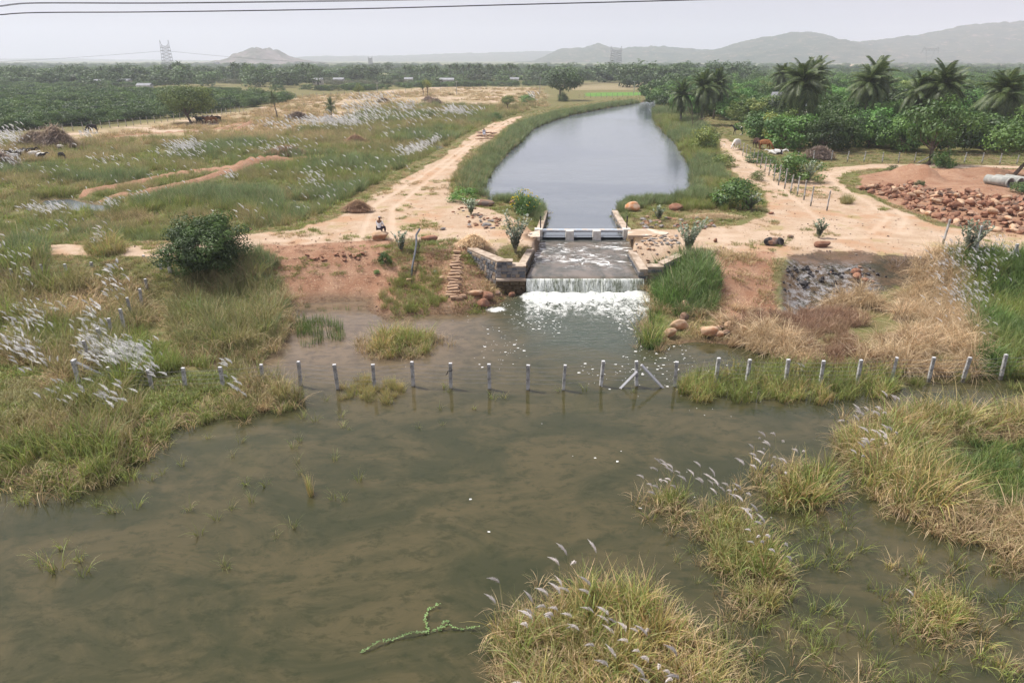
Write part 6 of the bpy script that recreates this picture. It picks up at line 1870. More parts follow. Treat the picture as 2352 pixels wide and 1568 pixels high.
# the dark tree by the left track
tree('dark_tree', 'dense dark green round tree standing alone beside the left track', pos=P(486, 652, 0.9)[:2] + (0.8,), h=5.3, w=6.3, pal='dark', var=1, trunk=0.10, n=34000, leaf=0.046, nblob=140, shell=0.45, blob=0.22, flat=0.85, bottom=-0.75, r0=0.11)
tree('leaning_acacia', 'feathery olive green acacia with a leaning trunk shading the cattle', 441, 284, h=9.6, w=12.5, pal='acacia', var=2, trunk=0.24, lean=(-0.9, 0), n=16000, leaf=0.055, nblob=60, flat=0.72, bottom=-0.45, r0=0.30)
for a in [
    ('field_tree', 'small light green tree at the far edge of the bare field', 825, 222, 5.5, 5.2, 'yellow', 3, 0.35),
    ('slender_tree', 'dark slender sapling, left of the two standing together in the field', 972, 221, 6.2, 2.6, 'mid', 1, 0.45),
    ('slender_tree', 'light green slender sapling, right of the two standing together', 982, 222, 7.4, 4.0, 'yellow', 4, 0.45),
    ('big_canal_tree', 'large dark round tree on the left bank where the canal bends', 1286, 231, 12.5, 15.5, 'far', 2, 0.33),
    ('field_tree', 'dark green tree on the plain right of the big canal tree', 1339, 193, 9.5, 11.0, 'far', 1, 0.2),
    ('field_tree', 'dark tree standing before the palms left of the middle', 810, 190, 9.0, 11.0, 'far', 3, 0.2),
    ('field_tree', 'small pale tree beyond the fence of the bare field', 1102, 186, 7.0, 8.0, 'greyscrub', 3, 0.3),
    ('thin_tree', 'small thin olive tree at the end of the embankment track', 1165, 254, 4.4, 5.0, 'acacia', 1, 0.42),
    ('fence_tree', 'tree with bare crooked trunk before the thicket fence', 2132, 378, 9.0, 8.2, 'mid', 5, 0.26),
]:
    tree(a[0], a[1], a[2], a[3], h=a[4], w=a[5], pal=a[6], var=a[7], trunk=a[8], n=2600, leaf=0.10)
tree('edge_tree', 'tall dark tree with leaning trunk at the right picture edge', 2322, 408, h=8.8, w=9.5, pal='mid', var=6, trunk=0.30, lean=(2.4, 0.4), n=6000, leaf=0.065, nblob=40, r0=0.22)

# bushes
def bush(name, label, px, py, w, h, pal='mid', var=0, n=2200, leaf=0.10, cat='bush', group=None):
    return tree(name, label, px, py, h=h, w=w, pal=pal, var=var, trunk=0.02, n=n, leaf=leaf, cat=cat, flat=0.9, bottom=-0.3, group=group, r0=0.035)


for a in [
    ('bush', 'round bright green bush on the left bank before the canal bend', 1211, 237, 6.0, 3.2, 'bright', 1),
    ('bush', 'small dark bush at the foot of the big canal tree', 1291, 233, 4.5, 4.4, 'far', 2),
    ('bush', 'bright green bush at the head of the embankment track', 1141, 275, 3.2, 2.0, 'bright', 3),
    ('bush', 'yellow green bush beside the embankment track and big stones', 1163, 248, 3.0, 1.5, 'yellow', 3),
    ('bush', 'tall olive green bush leaning over the right canal bank', 1622, 345, 5.0, 4.6, 'yellow', 5),
    ('bush', 'dark bush with yellow top at the right track bend', 1658, 383, 3.6, 1.9, 'yellow', 6),
    ('bush', 'small round yellow green bush alone on the right track', 1740, 414, 1.9, 1.25, 'yellow', 1),
    ('bush', 'large green flowering bush behind the bare stone posts', 1832, 415, 6.4, 3.9, 'mid', 4),
    ('bush', 'large dark green bush at the near end of the right canal bank', 1690, 476, 5.4, 3.0, 'mid', 6),
    ('bush', 'leafy green bush beside the left canal bank below the track', 1066, 464, 3.0, 1.7, 'bright', 2),
    ('bush', 'yellow flowering green bush before the left inlet grass', 1206, 492, 2.9, 2.3, 'bright', 5),
    ('bush', 'small green weed bush on the red soil heap', 2112, 430, 1.2, 0.9, 'scrub', 1),
    ('bush', 'low green bush at the left foot of the soil heap', 2052, 392, 1.6, 0.8, 'scrub', 2),
    ('bush', 'dark green shrub on the slope right of the seated man', 886, 606, 1.1, 1.2, 'mid', 3),
    ('bush', 'tiny bright green weed on the bare brown slope', 866, 629, 0.5, 0.32, 'bright', 1),
    ('bush', 'low dark bush in the grass behind the bare posts', 1745, 372, 5.0, 1.5, 'scrub', 4),
    ('bush', 'pale green leafy bush against the thicket fence', 2170, 385, 3.0, 3.2, 'bright', 6),
    ('bush', 'dark green bush near the cattle at the thicket corner', 1625, 318, 5.0, 2.2, 'scrub', 5),
    ('bush', 'green bush before the pipes at the right edge', 2352, 445, 3.0, 1.5, 'scrub', 6),
]:
    bush(a[0], a[1], a[2], a[3], a[4], a[5], a[6], a[7])


# silvery large leaved shrubs (upright stems with paired leaves)
def silver_shrub(label, px, py, h, w, seed, stems=16, flowers=True, cat='shrub'):
    x, y, z = G(px, py); r = np.random.RandomState(seed)
    root = empty('silvery_shrub', (x, y, z), label=label, cat=cat)
    sm_ = MB(); V = []; F = []; C = []
    for s in range(stems):
        az = r.rand() * 6.28; sp = w / 2 * math.sqrt(r.rand()); L = h * (0.55 + 0.45 * r.rand())
        top = Vector((math.cos(az) * sp, math.sin(az) * sp, L))
        mid = Vector((top.x * 0.35, top.y * 0.35, L * 0.5))
        sm_.tube([(r.normal(0, 0.05), r.normal(0, 0.05), -0.05), mid, top], [0.016, 0.010, 0.004], 4, cap=False)
        nl = int(46 * L / h)
        for k in range(nl):
            t_ = 0.16 + 0.86 * (k + r.rand()) / nl
            t_ = min(t_, 1.0)
            p = mid.lerp(top, (t_ - 0.5) / 0.5) if t_ > 0.5 else Vector((0, 0, 0)).lerp(mid, t_ / 0.5)
            a2 = r.rand() * 6.28; d = Vector((math.cos(a2), math.sin(a2), 0.5 + 0.6 * r.rand())).normalized(); sd = d.cross(Vector((0, 0, 1))).normalized()
            l = 0.17 + 0.11 * r.rand(); n0 = len(V)
            V += [p, p + d * l * 0.5 + sd * l * 0.30, p + d * l, p + d * l * 0.5 - sd * l * 0.28]
            F.append((n0, n0 + 1, n0 + 2, n0 + 3))
            c = np.array(LEAFPAL['silver'][r.randint(3)]) * (0.8 + 0.4 * r.rand()) * (1.15 if t_ > 0.8 else 0.9)
            C += [c] * 4
    link('stems', sm_.mesh('stems', noisy('shrub_stem', (0.30, 0.26, 0.18), (0.38, 0.33, 0.24), 6)), parent=root, kind=None)
    link('foliage', npmesh('foliage', np.array([tuple(v) for v in V]), np.array(F), M_LEAF_S, col=np.array(C)), parent=root)
    return root


M_LEAF_S = leaf_material('silvery_leaf', 0.3, 0.5)
silver_shrub('tall silvery leaved shrub left of the chute, before the beam', 1183, 580, 3.0, 2.3, 1, 26)
silver_shrub('wide silvery leaved shrub right of the chute', 1580, 583, 2.6, 2.3, 2, 26)
silver_shrub('small silvery shrub alone on the bare ground above the burnt hollow', 1880, 546, 1.5, 1.1, 3, 9)
silver_shrub('silvery shrub beside the slanting posts at the right', 2218, 596, 2.6, 2.5, 4, 26)
silver_shrub('sparse silvery shrub on the slope above the black hose', 922, 580, 1.7, 1.1, 5, 8)
silver_shrub('low silvery shrub left of the long brown boulder', 1082, 492, 1.4, 1.8, 6, 14)
silver_shrub('whitish shrub at the near end of the right canal bank', 1722, 482, 1.8, 2.6, 7, 26)
silver_shrub('silvery shrub beside the stone posts and flowering bush', 1855, 420, 2.4, 2.4, 8, 18)
silver_shrub('low silvery shrub before the dark red boulder', 1512, 505, 1.2, 1.3, 9, 10)
# bare sapling
x, y, z = G(1588, 302)
root = empty('bare_sapling', (x, y, z), label='leafless grey sapling on the right canal bank', cat='tree')
mb = MB(); rr = np.random.RandomState(3)
def twig(p, d, L, r_, lev):
    q = p + d * L; mb.tube([p, q], [r_, r_ * 0.6], 4, cap=False)
    if lev > 0:
        for k in range(3): twig(p + d * L * (0.45 + 0.55 * rr.rand()), (d + Vector(rr.normal(0, 0.5, 3))).normalized(), L * 0.68, r_ * 0.6, lev - 1)
twig(Vector((0, 0, 0)), Vector((0.05, 0, 1)), 2.4, 0.08, 4)
link('branches', mb.mesh('branches', M_BARK), parent=root)
# bare twigs by the burnt hollow
x, y, z = G(2080, 612)
root = empty('bare_twigs', (x, y, z), label='tangle of bare pale twigs right of the burnt hollow', cat='twigs')
mb = MB()
for k in range(26):
    twig(Vector((rr.normal(0, 0.8), rr.normal(0, 0.4), 0)), Vector((rr.normal(0, 0.7), rr.normal(0, 0.4), 0.7)).normalized(), 0.7, 0.016, 1)
link('twigs', mb.mesh('twigs', noisy('pale_twig', (0.34, 0.27, 0.22), (0.24, 0.19, 0.16), 5)), parent=root, kind='stuff')


# heaps of brushwood and straw
def heap(name, label, px, py, w, d, h, pal, n=1500, ln=0.9, cat='heap', th=0.012):
    x, y, z = G(px, py); r = np.random.RandomState(int(px))
    root = empty(name, (x, y, z), label=label, cat=cat)
    V = []; F = []; C = []
    pc = [(q[1], q[2]) for q in PAL[pal]]
    for k in range(n):
        a, b = r.normal(0, 0.42, 2)
        if a * a + b * b > 1: continue
        zz = h * math.exp(-(a * a + b * b) * 1.8) * (0.75 + 0.35 * r.rand())
        p = Vector((a * w / 2, b * d / 2, zz))
        dr = Vector((r.normal(0, 1), r.normal(0, 1), r.normal(0, 0.35))).normalized(); l = ln * (0.5 + r.rand())
        sd = dr.cross(Vector((0, 0, 1))).normalized() * th; n0 = len(V)
        m = p + Vector((0, 0, l * 0.12))
        V += [p - dr * l / 2 - sd, p - dr * l / 2 + sd, m + sd, m - sd, p + dr * l / 2 + sd * 0.4, p + dr * l / 2 - sd * 0.4]
        F += [(n0, n0 + 1, n0 + 2, n0 + 3), (n0 + 3, n0 + 2, n0 + 4, n0 + 5)]
        c0_, c1_ = pc[r.randint(len(pc))]; c = np.array(c0_ if r.rand() < 0.5 else c1_) * (0.75 + 0.5 * r.rand()); C += [c] * 6
    V = np.array([tuple(v) for v in V]); 
    link('brush', npmesh('brush', V, np.array(F), M_STRAW, col=np.array(C)), parent=root, kind='stuff')
    # core
    mbx = rocks('round', 5); mbx.materials.append(noisy('heap_core', PAL[pal][0][1], tuple(q * 0.6 for q in PAL[pal][0][1]), 4))
    link('core', mbx, parent=root, loc=(0, 0, h * 0.15), scl=(w * 0.75, d * 0.75, h * 1.3))
    return root


heap('brush_heap', 'grey brown brushwood heap, left of the two at the left edge', 88, 340, 9.0, 5, 2.4, 'twig', 1800, 2.0, th=0.03)
heap('brush_heap', 'tall grey brushwood heap, right of the two at the left edge', 132, 342, 8.0, 5, 3.2, 'twig', 1800, 2.2, th=0.03)
heap('brush_heap', 'dark brush heap at the picture edge below the goats', 0, 386, 6.0, 4, 2.0, 'twig', 1000, 1.6, th=0.03)
heap('brush_heap', 'brushwood heap beside the two date palms', 685, 276, 7.5, 4.5, 1.7, 'twig', 1500, 1.6, th=0.035)
heap('brush_heap', 'small dark brush heap in the bare field, leftmost', 880, 236, 5.5, 4, 1.3, 'twig', 900, 1.6, th=0.05)
heap('brush_heap', 'small dark brush heap under the two saplings', 984, 232, 5.0, 4, 1.3, 'twig', 900, 1.6, th=0.05)
heap('brush_heap', 'small dark brush heap in front of the saplings', 998, 239, 6.5, 5, 1.6, 'twig', 900, 1.6, th=0.05)
heap('twig_heap', 'heap of grey twigs behind the thicket fence corner', 1878, 366, 5.5, 3, 1.5, 'twig', 1300, 1.2, th=0.022)
heap('straw_heap', 'brown straw heap at the left edge of the embankment track', 822, 486, 3.2, 2.2, 0.95, 'brown', 2200, 0.6, th=0.010)
heap('straw_heap', 'pale dry grass heap at the head of the wing wall', 1088, 566, 2.6, 1.7, 0.75, 'straw', 2400, 0.7, th=0.009)
heap('brush_mound', 'round brown dead bush in the left meadow near the track', 818, 332, 5.0, 3.2, 1.5, 'brown', 1500, 1.0, th=0.02)
heap('brush_mound', 'low brown dead growth in the middle of the left meadow', 660, 358, 9.0, 4, 1.4, 'brown', 1500, 1.0, th=0.02)
heap('dry_litter', 'orange dry grass litter right of the red boulder', 1640, 500, 6.0, 2.6, 0.25, 'straw', 1800, 0.5, th=0.010)

# ------------------------------------------------------------------ palms
def frond_mesh(seed, L=5.0, droop=1.0, leaf=0.85, n=40, wl=0.052, pal=((0.05, 0.085, 0.022), (0.105, 0.145, 0.038)), up=0.9):
    r = np.random.RandomState(seed); V = []; F = []; C = []
    def ax(t): return np.array([L * (t * 0.92 - 0.12 * t * t * droop), 0, L * (up * t * 0.55 - droop * 0.75 * t * t)])
    for k in range(8):
        a = ax(k / 7.0); w_ = 0.05 * (1 - k / 8.0) + 0.008
        V += [a + (0, w_, 0), a + (0, -w_, 0)]; C += [(0.22, 0.24, 0.09)] * 2
        if k: F.append((len(V) - 4, len(V) - 3, len(V) - 1, len(V) - 2))
    for k in range(n):
        t = 0.14 + 0.86 * k / n; a = ax(t); d = ax(min(1, t + 0.05)) - ax(t - 0.05); d /= np.linalg.norm(d)
        prof = leaf * (0.45 + 0.75 * math.sin(math.pi * min(1, 0.15 + t * 0.8)))
        for sd in (-1, 1):
            dr = np.array([d[0] * 0.55, sd * 0.85, d[2] * 0.55 - 0.28 - 0.25 * r.rand()]); dr /= np.linalg.norm(dr)
            tip = a + dr * prof + np.array([0, 0, -0.10 * prof]); side = d * wl; n0 = len(V)
            m = a + dr * prof * 0.5 + np.array([0, 0, 0.03])
            V += [a - side * 0.6, a + side * 0.6, m + side, m - side, tip]
            c = np.array(pal[r.randint(2)]) * (0.8 + 0.4 * r.rand()); C += [c] * 5
            F += [(n0, n0 + 1, n0 + 2, n0 + 3), (n0 + 3, n0 + 2, n0 + 4, n0 + 4)]
    V = np.array(V); F4 = [f for f in F if f[2] != f[3]]; F3 = [f[:3] for f in F if f[2] == f[3]]
    me = bpy.data.meshes.new('frond'); me.from_pydata([tuple(v) for v in V], [], F4 + F3); me.materials.append(M_PALM)
    a = me.attributes.new('col', 'FLOAT_COLOR', 'POINT'); c4 = np.ones((len(V), 4), np.float32); c4[:, :3] = np.array(C); a.data.foreach_set('color', c4.ravel())
    return me


M_PALM = leaf_material('palm_leaf', 0.3, 0.3)
FROND = [frond_mesh(k, droop=0.7 + 0.28 * k) for k in range(4)]
DATE = [frond_mesh(20 + k, L=2.0, droop=0.30 + 0.25 * k, leaf=0.30, n=26, wl=0.022, pal=((0.09, 0.14, 0.06), (0.13, 0.17, 0.075)), up=0.7) for k in range(3)]


def palm(name, label, x, y, z0, zc, nf=24, fronds=FROND, scale=1.0, r0=0.2, seed=0, group=None, lean=0.4, cat='palm tree'):
    r = np.random.RandomState(seed)
    root = empty(name, (x, y, z0), label=label, cat=cat, group=group)
    H = zc - z0; dx = r.normal(0, lean); 
    mb = MB(); mb.tube([(0, 0, -0.2), (dx * 0.2, 0, H * 0.35), (dx * 0.6, 0, H * 0.7), (dx, 0, H)], [r0 * 1.4, r0, r0 * 0.85, r0 * 0.7], 8)
    link('trunk', mb.mesh('trunk', M_PALMTRUNK, True), parent=root)
    for k in range(nf):
        u = k / nf; el = 1.55 - 2.75 * u
        link('frond', fronds[min(len(fronds) - 1, int(u * len(fronds) + r.rand() * 0.6))], parent=root, loc=(dx, 0, H), rot=(r.normal(0, 0.25), -el * 0.80 + r.normal(0, 0.18), k * 2.399 + r.normal(0, 0.15)), scl=scale * (0.85 + 0.3 * r.rand()))
    return root


for k, (px, py, Y, sc, lab) in enumerate([
        (1848, 172, 122, 1.15, 'tall coconut palm, left one behind the thicket'), (1872, 160, 140, 1.1, 'coconut palm just behind and right of the left tall palm'),
        (2003, 175, 124, 1.05, 'tall coconut palm in the middle behind the thicket'), (2018, 157, 140, 1.05, 'coconut palm just behind the middle tall palm'),
        (2170, 180, 116, 1.15, 'windblown coconut palm, right of the middle palms'), (2140, 188, 130, 1.0, 'lower coconut palm left of the windblown one'), (2335, 195, 108, 1.15, 'coconut palm at the right picture edge'),
        (1570, 205, 150, 0.9, 'short coconut palm at the right canal bend'), (1620, 192, 150, 1.1, 'bushy coconut palm right of the short one'), (1648, 185, 165, 1.1, 'coconut palm behind the bushy one at the canal bend'),
        (1797, 162, 200, 1.0, 'slender coconut palm farther off beside the left tall palm'), (2300, 185, 128, 1.0, 'coconut palm behind the one at the right edge')]):
    x, y, zc = PY(px, py, Y)
    palm('coconut_palm', lab, x, y, height(x, y), zc - 1.5, 52, FROND, sc * 0.86, 0.2, 700 + k)
for k, (px, py, pc_, lab) in enumerate([(638, 273, 226, 'date palm with slanting trunk in the dry field, left of the two'), (762, 279, 243, 'date palm with short thick trunk, right of the two')]):
    x, y, z = G(px, py); zc = PY(px, pc_, y)[2]
    palm('date_palm', lab, x, y, z, zc, 46, DATE, 1.05, 0.17, 730 + k, lean=0.7 if k == 0 else 0.1)

for k, (px, py, Y, lab) in enumerate([(1832, 190, 150, 'half hidden coconut palm low at the left of the left tall palm'), (1988, 200, 150, 'half hidden coconut palm low at the left of the middle tall palm'), (2035, 192, 155, 'half hidden coconut palm low at the right of the middle tall palm'),
        (2195, 196, 135, 'half hidden coconut palm low at the right of the windblown one'), (1870, 200, 128, 'half hidden coconut palm low before the left tall pair'), (2125, 205, 118, 'half hidden coconut palm low before the windblown one')]):
    x, y, zc = PY(px, py, Y)
    palm('coconut_palm', lab, x, y, height(x, y), zc - 1.0, 40, FROND, 0.85, 0.2, 760 + k)

# far coconut palms and trees: single meshes, too small to show parts
def far_palm_mesh(seed):
    r = np.random.RandomState(seed); V = []; F = []; C = []
    for k in range(22):
        az = k * 2.4; el = 1.2 - 1.9 * k / 22
        me = FROND[k % 4]
        R = np.array(Euler((0, -el * 0.6, az)).to_matrix())
        a = np.array([[0, 0.3, 0], [0, -0.3, 0], [2.2, -0.5, 0.7], [2.2, 0.5, 0.7], [3.9, -0.25, 0.0 - k * 0.06], [3.9, 0.25, 0.0 - k * 0.06]])
        n0 = len(V); V += list((R @ a.T).T); F += [(n0, n0 + 1, n0 + 2, n0 + 3), (n0 + 3, n0 + 2, n0 + 4, n0 + 5)]
        C += [np.array((0.05, 0.085, 0.03)) * (0.8 + 0.4 * r.rand())] * 6
    for k in range(5):
        a = k * 1.2566; n0 = len(V)
        b = a + 1.2566
        V += [np.array((0.2 * math.cos(a), 0.2 * math.sin(a), 0)), np.array((0.2 * math.cos(b), 0.2 * math.sin(b), 0)), np.array((0.28 * math.cos(b), 0.28 * math.sin(b), -9)), np.array((0.28 * math.cos(a), 0.28 * math.sin(a), -9))]
        F.append((n0, n0 + 1, n0 + 2, n0 + 3)); C += [np.array((0.17, 0.15, 0.13))] * 4
    return npmesh('far_palm', np.array(V), np.array(F), M_LEAF, col=np.array(C))


FARP = [far_palm_mesh(k) for k in range(3)]
rg = np.random.RandomState(31)
fp_ = [(400, 153), (410, 150), (392, 158), (420, 157), (535, 152), (545, 154), (561, 153), (590, 160), (603, 160), (618, 158), (682, 155), (695, 153), (708, 154), (232, 160), (138, 160), (50, 158), (718, 157)] + [(1035 + 7.5 * k + rg.normal(0, 2), 156 + rg.normal(0, 2.5)) for k in range(22)] + [(930 + 9 * k, 160 + rg.normal(0, 2)) for k in range(9)] + [(1215 + 12 * k, 160 + rg.normal(0, 2)) for k in range(14)] + [(1545, 155), (1560, 153), (1700, 165), (1712, 163)]
for k, (px, py) in enumerate(fp_):
    Y = (430 if px < 800 else 470) + 80 * rg.rand()
    x, y, zc = PY(px, py, Y)
    s = max(0.75, (zc - height(x, y)) / 9.0)
    o = link('far_palm', FARP[k % 3], loc=(x, y, zc), rot=(0, 0, rg.rand() * 6), scl=(s * 0.8, s * 0.8, s))
    tag(o, 'distant coconut palm in the grove on the plain', 'palm tree', 'distant coconut palms on the plain')
FARC = [crown('far', 10 + k, 700, 0.17, flat=0.85, bottom=-0.6, nblob=16, blob=0.38)[0] for k in range(5)]
def fartree(px, Y, h, w, label='distant dark tree in the tree line on the plain', group='distant trees on the plain'):
    x = (px - 1176) / 1568.0 * (Y / (CP + 0.4 * SP)); z = height(x, Y)
    o = link('far_tree', FARC[rg.randint(5)], loc=(x, Y, z + h * 0.40), rot=(0, 0, rg.rand() * 6), scl=(w / 2, w / 2, h * 0.52))
    return tag(o, label, 'tree', group)


for k in range(70): fartree(-30 + 11.0 * k + rg.normal(0, 6), 385 + 230 * rg.rand(), 8 + 6 * rg.rand(), 13 + 8 * rg.rand())
for k in range(62): fartree(760 + 13.5 * k + rg.normal(0, 6), 420 + 340 * rg.rand(), 6 + 8 * rg.rand(), 14 + 8 * rg.rand())
for k in range(40): fartree(1400 + 8 * k + rg.normal(0, 6), 380 + 250 * rg.rand(), 10 + 6 * rg.rand(), 14 + 8 * rg.rand())
for k in range(26): fartree(1700 + 26 * k + rg.normal(0, 8), 520 + 500 * rg.rand(), 8 + 4 * rg.rand(), 14 + 8 * rg.rand())
for k in range(10): fartree(20 + 40 * k, 400 + 40 * rg.rand(), 9, 15)

# uncountable scrub: source sets of small crowns
source_set('scrub', [crown('scrub', 20 + k, 1500, 0.095, flat=0.55, bottom=-0.3, nblob=24, blob=0.34, layered=0.8)[0] for k in range(5)])
source_set('greyscrub', [crown('greyscrub', 30 + k, 900, 0.10, flat=0.55, bottom=-0.3, nblob=14, blob=0.34)[0] for k in range(4)])
SCR = poly([(-420, 312), (0, 304), (77, 300), (150, 292), (210, 288), (290, 280), (380, 271), (450, 263), (560, 249), (650, 238), (650, 229), (480, 223), (250, 219), (-420, 214)], 0.9)
pts, r = spots(SCR, 0.085, 201)
pts[:, 2] += 1.3
scatter('green_scrub', 'scrub', pts, 2.0 + 2.6 * r.rand(len(pts)) ** 1.5 + 1.6 * (fbm(pts[:, 0], pts[:, 1], 30, 211, 3) - 0.4), 'dense dark green thorn scrub behind the left fence', seed=201, tilt=0.1)
SCR2 = poly([(-500, 213), (-500, 180), (1320, 178), (1320, 190), (1240, 199), (1000, 202), (700, 222), (655, 231), (480, 222), (250, 218)], 0.6)
pts, r = spots(SCR2, 0.022, 202, lambda x, y, F, r: fbm(x, y * 1.0, 45, 203, 3) > 0.45)
pts[:, 2] += 0.9
m = fbm(pts[:, 0], pts[:, 1] * 1.5, 90, 204, 3) + r.normal(0, 0.04, len(pts)) > 0.52
scatter('green_scrub', 'scrub', pts[~m], 2.6 + 1.4 * r.rand(int((~m).sum())), 'green scrub covering the plain on the left', seed=202)
scatter('grey_scrub', 'greyscrub', pts[m], 2.4 + 1.2 * r.rand(int(m.sum())), 'grey leafless scrub covering the plain on the left', seed=203)
SCR3 = poly([(1330, 186), (1500, 183), (1560, 200), (1640, 215), (1800, 214), (2000, 214), (2900, 222), (2900, 172), (2000, 172), (1330, 180)], 0.8)
pts, r = spots(SCR3, 0.012, 205, lambda x, y, F, r: (F['gfield'] < 0.3) & (F['bfield'] < 0.3))
pts[:, 2] += 1.2
m = r.rand(len(pts)) < 0.8
scatter('green_scrub', 'scrub', pts[m], 3.4 + 2.0 * r.rand(int(m.sum())), 'green scrub and low trees behind the palms on the right', seed=205)
scatter('grey_scrub', 'greyscrub', pts[~m], 4 + 1.6 * r.rand(int((~m).sum())), 'grey bare scrub behind the palms on the right', seed=206)
source_set('grove', [crown('mid' if k < 3 else 'dark', 50 + k, 1500, 0.11, flat=0.8, bottom=-0.5, nblob=26, blob=0.28)[0] for k in range(5)])
SCR5 = poly([(1510, 226), (1560, 208), (1640, 196), (1900, 190), (2900, 186), (2900, 226), (2000, 222), (1750, 222), (1600, 232)], 1.2)
pts, r = spots(SCR5, 0.012, 215)
pts[:, 2] += 2.4
scatter('green_grove', 'grove', pts, 4.0 + 2.2 * r.rand(len(pts)), 'dark green grove standing behind and between the palms on the right', seed=216)
SCR4 = poly([(-800, 178), (3200, 178), (3200, 156), (-800, 156)], 0.0)
lo_, hi_ = SCR4.min(0), SCR4.max(0)
rr = np.random.RandomState(8); n_ = 5200
Yv = 560 + (1900 - 560) * rr.rand(n_) ** 1.3; Xv = (rr.rand(n_) * 1.9 - 0.95) * Yv
km = (fbm(Xv, Yv * 2.0, 160, 209, 3) > 0.52)
Xv, Yv = Xv[km], Yv[km]
hv_ = heights(np.stack([Xv, Yv], 1))
scatter('far_scrub', 'scrub', np.stack([Xv, Yv, hv_ + 1.5], 1), 5.5 + 4 * rr.rand(len(Xv)), 'far scrub and trees fading into the haze on the plain', seed=207)

# the thicket on the right: every tree of its own
TH = [((1640, 352), (1700, 330), (1780, 345), (1900, 352))]
gth = 'bushy green trees of the thicket behind the right fence'
THK = poly([(1520, 262), (1600, 275), (1680, 300), (1700, 322), (1790, 345), (1860, 352), (2000, 358), (2352, 360), (2700, 366), (2700, 222), (2100, 216), (1750, 218), (1600, 228), (1500, 240)], 2.0)
lo, hi = THK.min(0), THK.max(0)
cand = []
tries = 0
while len(cand) < 250 and tries < 30000:
    tries += 1
    x = lo[0] + rg.rand() * (hi[0] - lo[0]); y = lo[1] + rg.rand() ** 2.0 * (hi[1] - lo[1])
    if float(sdf(THK, np.array([x]), np.array([y]), 3)[0]) < 0.8 or abs(x) > 0.82 * y: continue
    s = 0.62 * (4.8 + (y - 90) * 0.03)
    if any((x - c[0]) ** 2 + (y - c[1]) ** 2 < (s * 1.0) ** 2 for c in cand): continue
    cand.append((x, y))
for k, (x, y) in enumerate(cand):
    pal = ('mid', 'bright', 'mid', 'yellow', 'dark', 'bright', 'mid', 'dark')[int(np.clip((fbm(np.array([x]), np.array([y]), 14, 55, 2)[0] - 0.25) * 2 * 8 + rg.rand() * 2.4 - 1.2, 0, 7.9))]
    w = 6.6 + 2.8 * rg.rand() + (y - 90) * 0.015; h = 5.0 + 1.9 * rg.rand() + (0.5 if y > 140 else 0)
    tree('thicket_tree', 'bushy %s tree in the thicket behind the right fence' % {'mid': 'green', 'bright': 'bright green', 'yellow': 'yellow green', 'dark': 'dark green'}[pal], h=h, w=w, pal=pal, var=30 + k % 5, trunk=0.03, n=3600, leaf=0.092,
         pos=(x, y, height(x, y)), group=gth, nblob=34, blob=0.27, flat=0.70, bottom=-0.5, parts=y < 128, r0=0.1)
for k, (px, py, h, w, lab) in enumerate(((1500, 235, 8, 12, 'dark tree over the far end of the canal, leftmost'), (1530, 232, 9.5, 13, 'dark tree over the far end of the canal, middle'), (1556, 236, 8, 12, 'dark tree over the far end of the canal, right of the middle'), (1690, 240, 7.8, 10, 'rounded bright green tree rising behind the thicket'))):
    tree('canal_tree', lab, px, py, h=h, w=w, pal=('mid', 'far', 'mid', 'bright')[k], var=33 + k % 3, n=1900, leaf=0.115, trunk=0.08, nblob=34, blob=0.27, flat=0.7, bottom=-0.5, ybase=None)

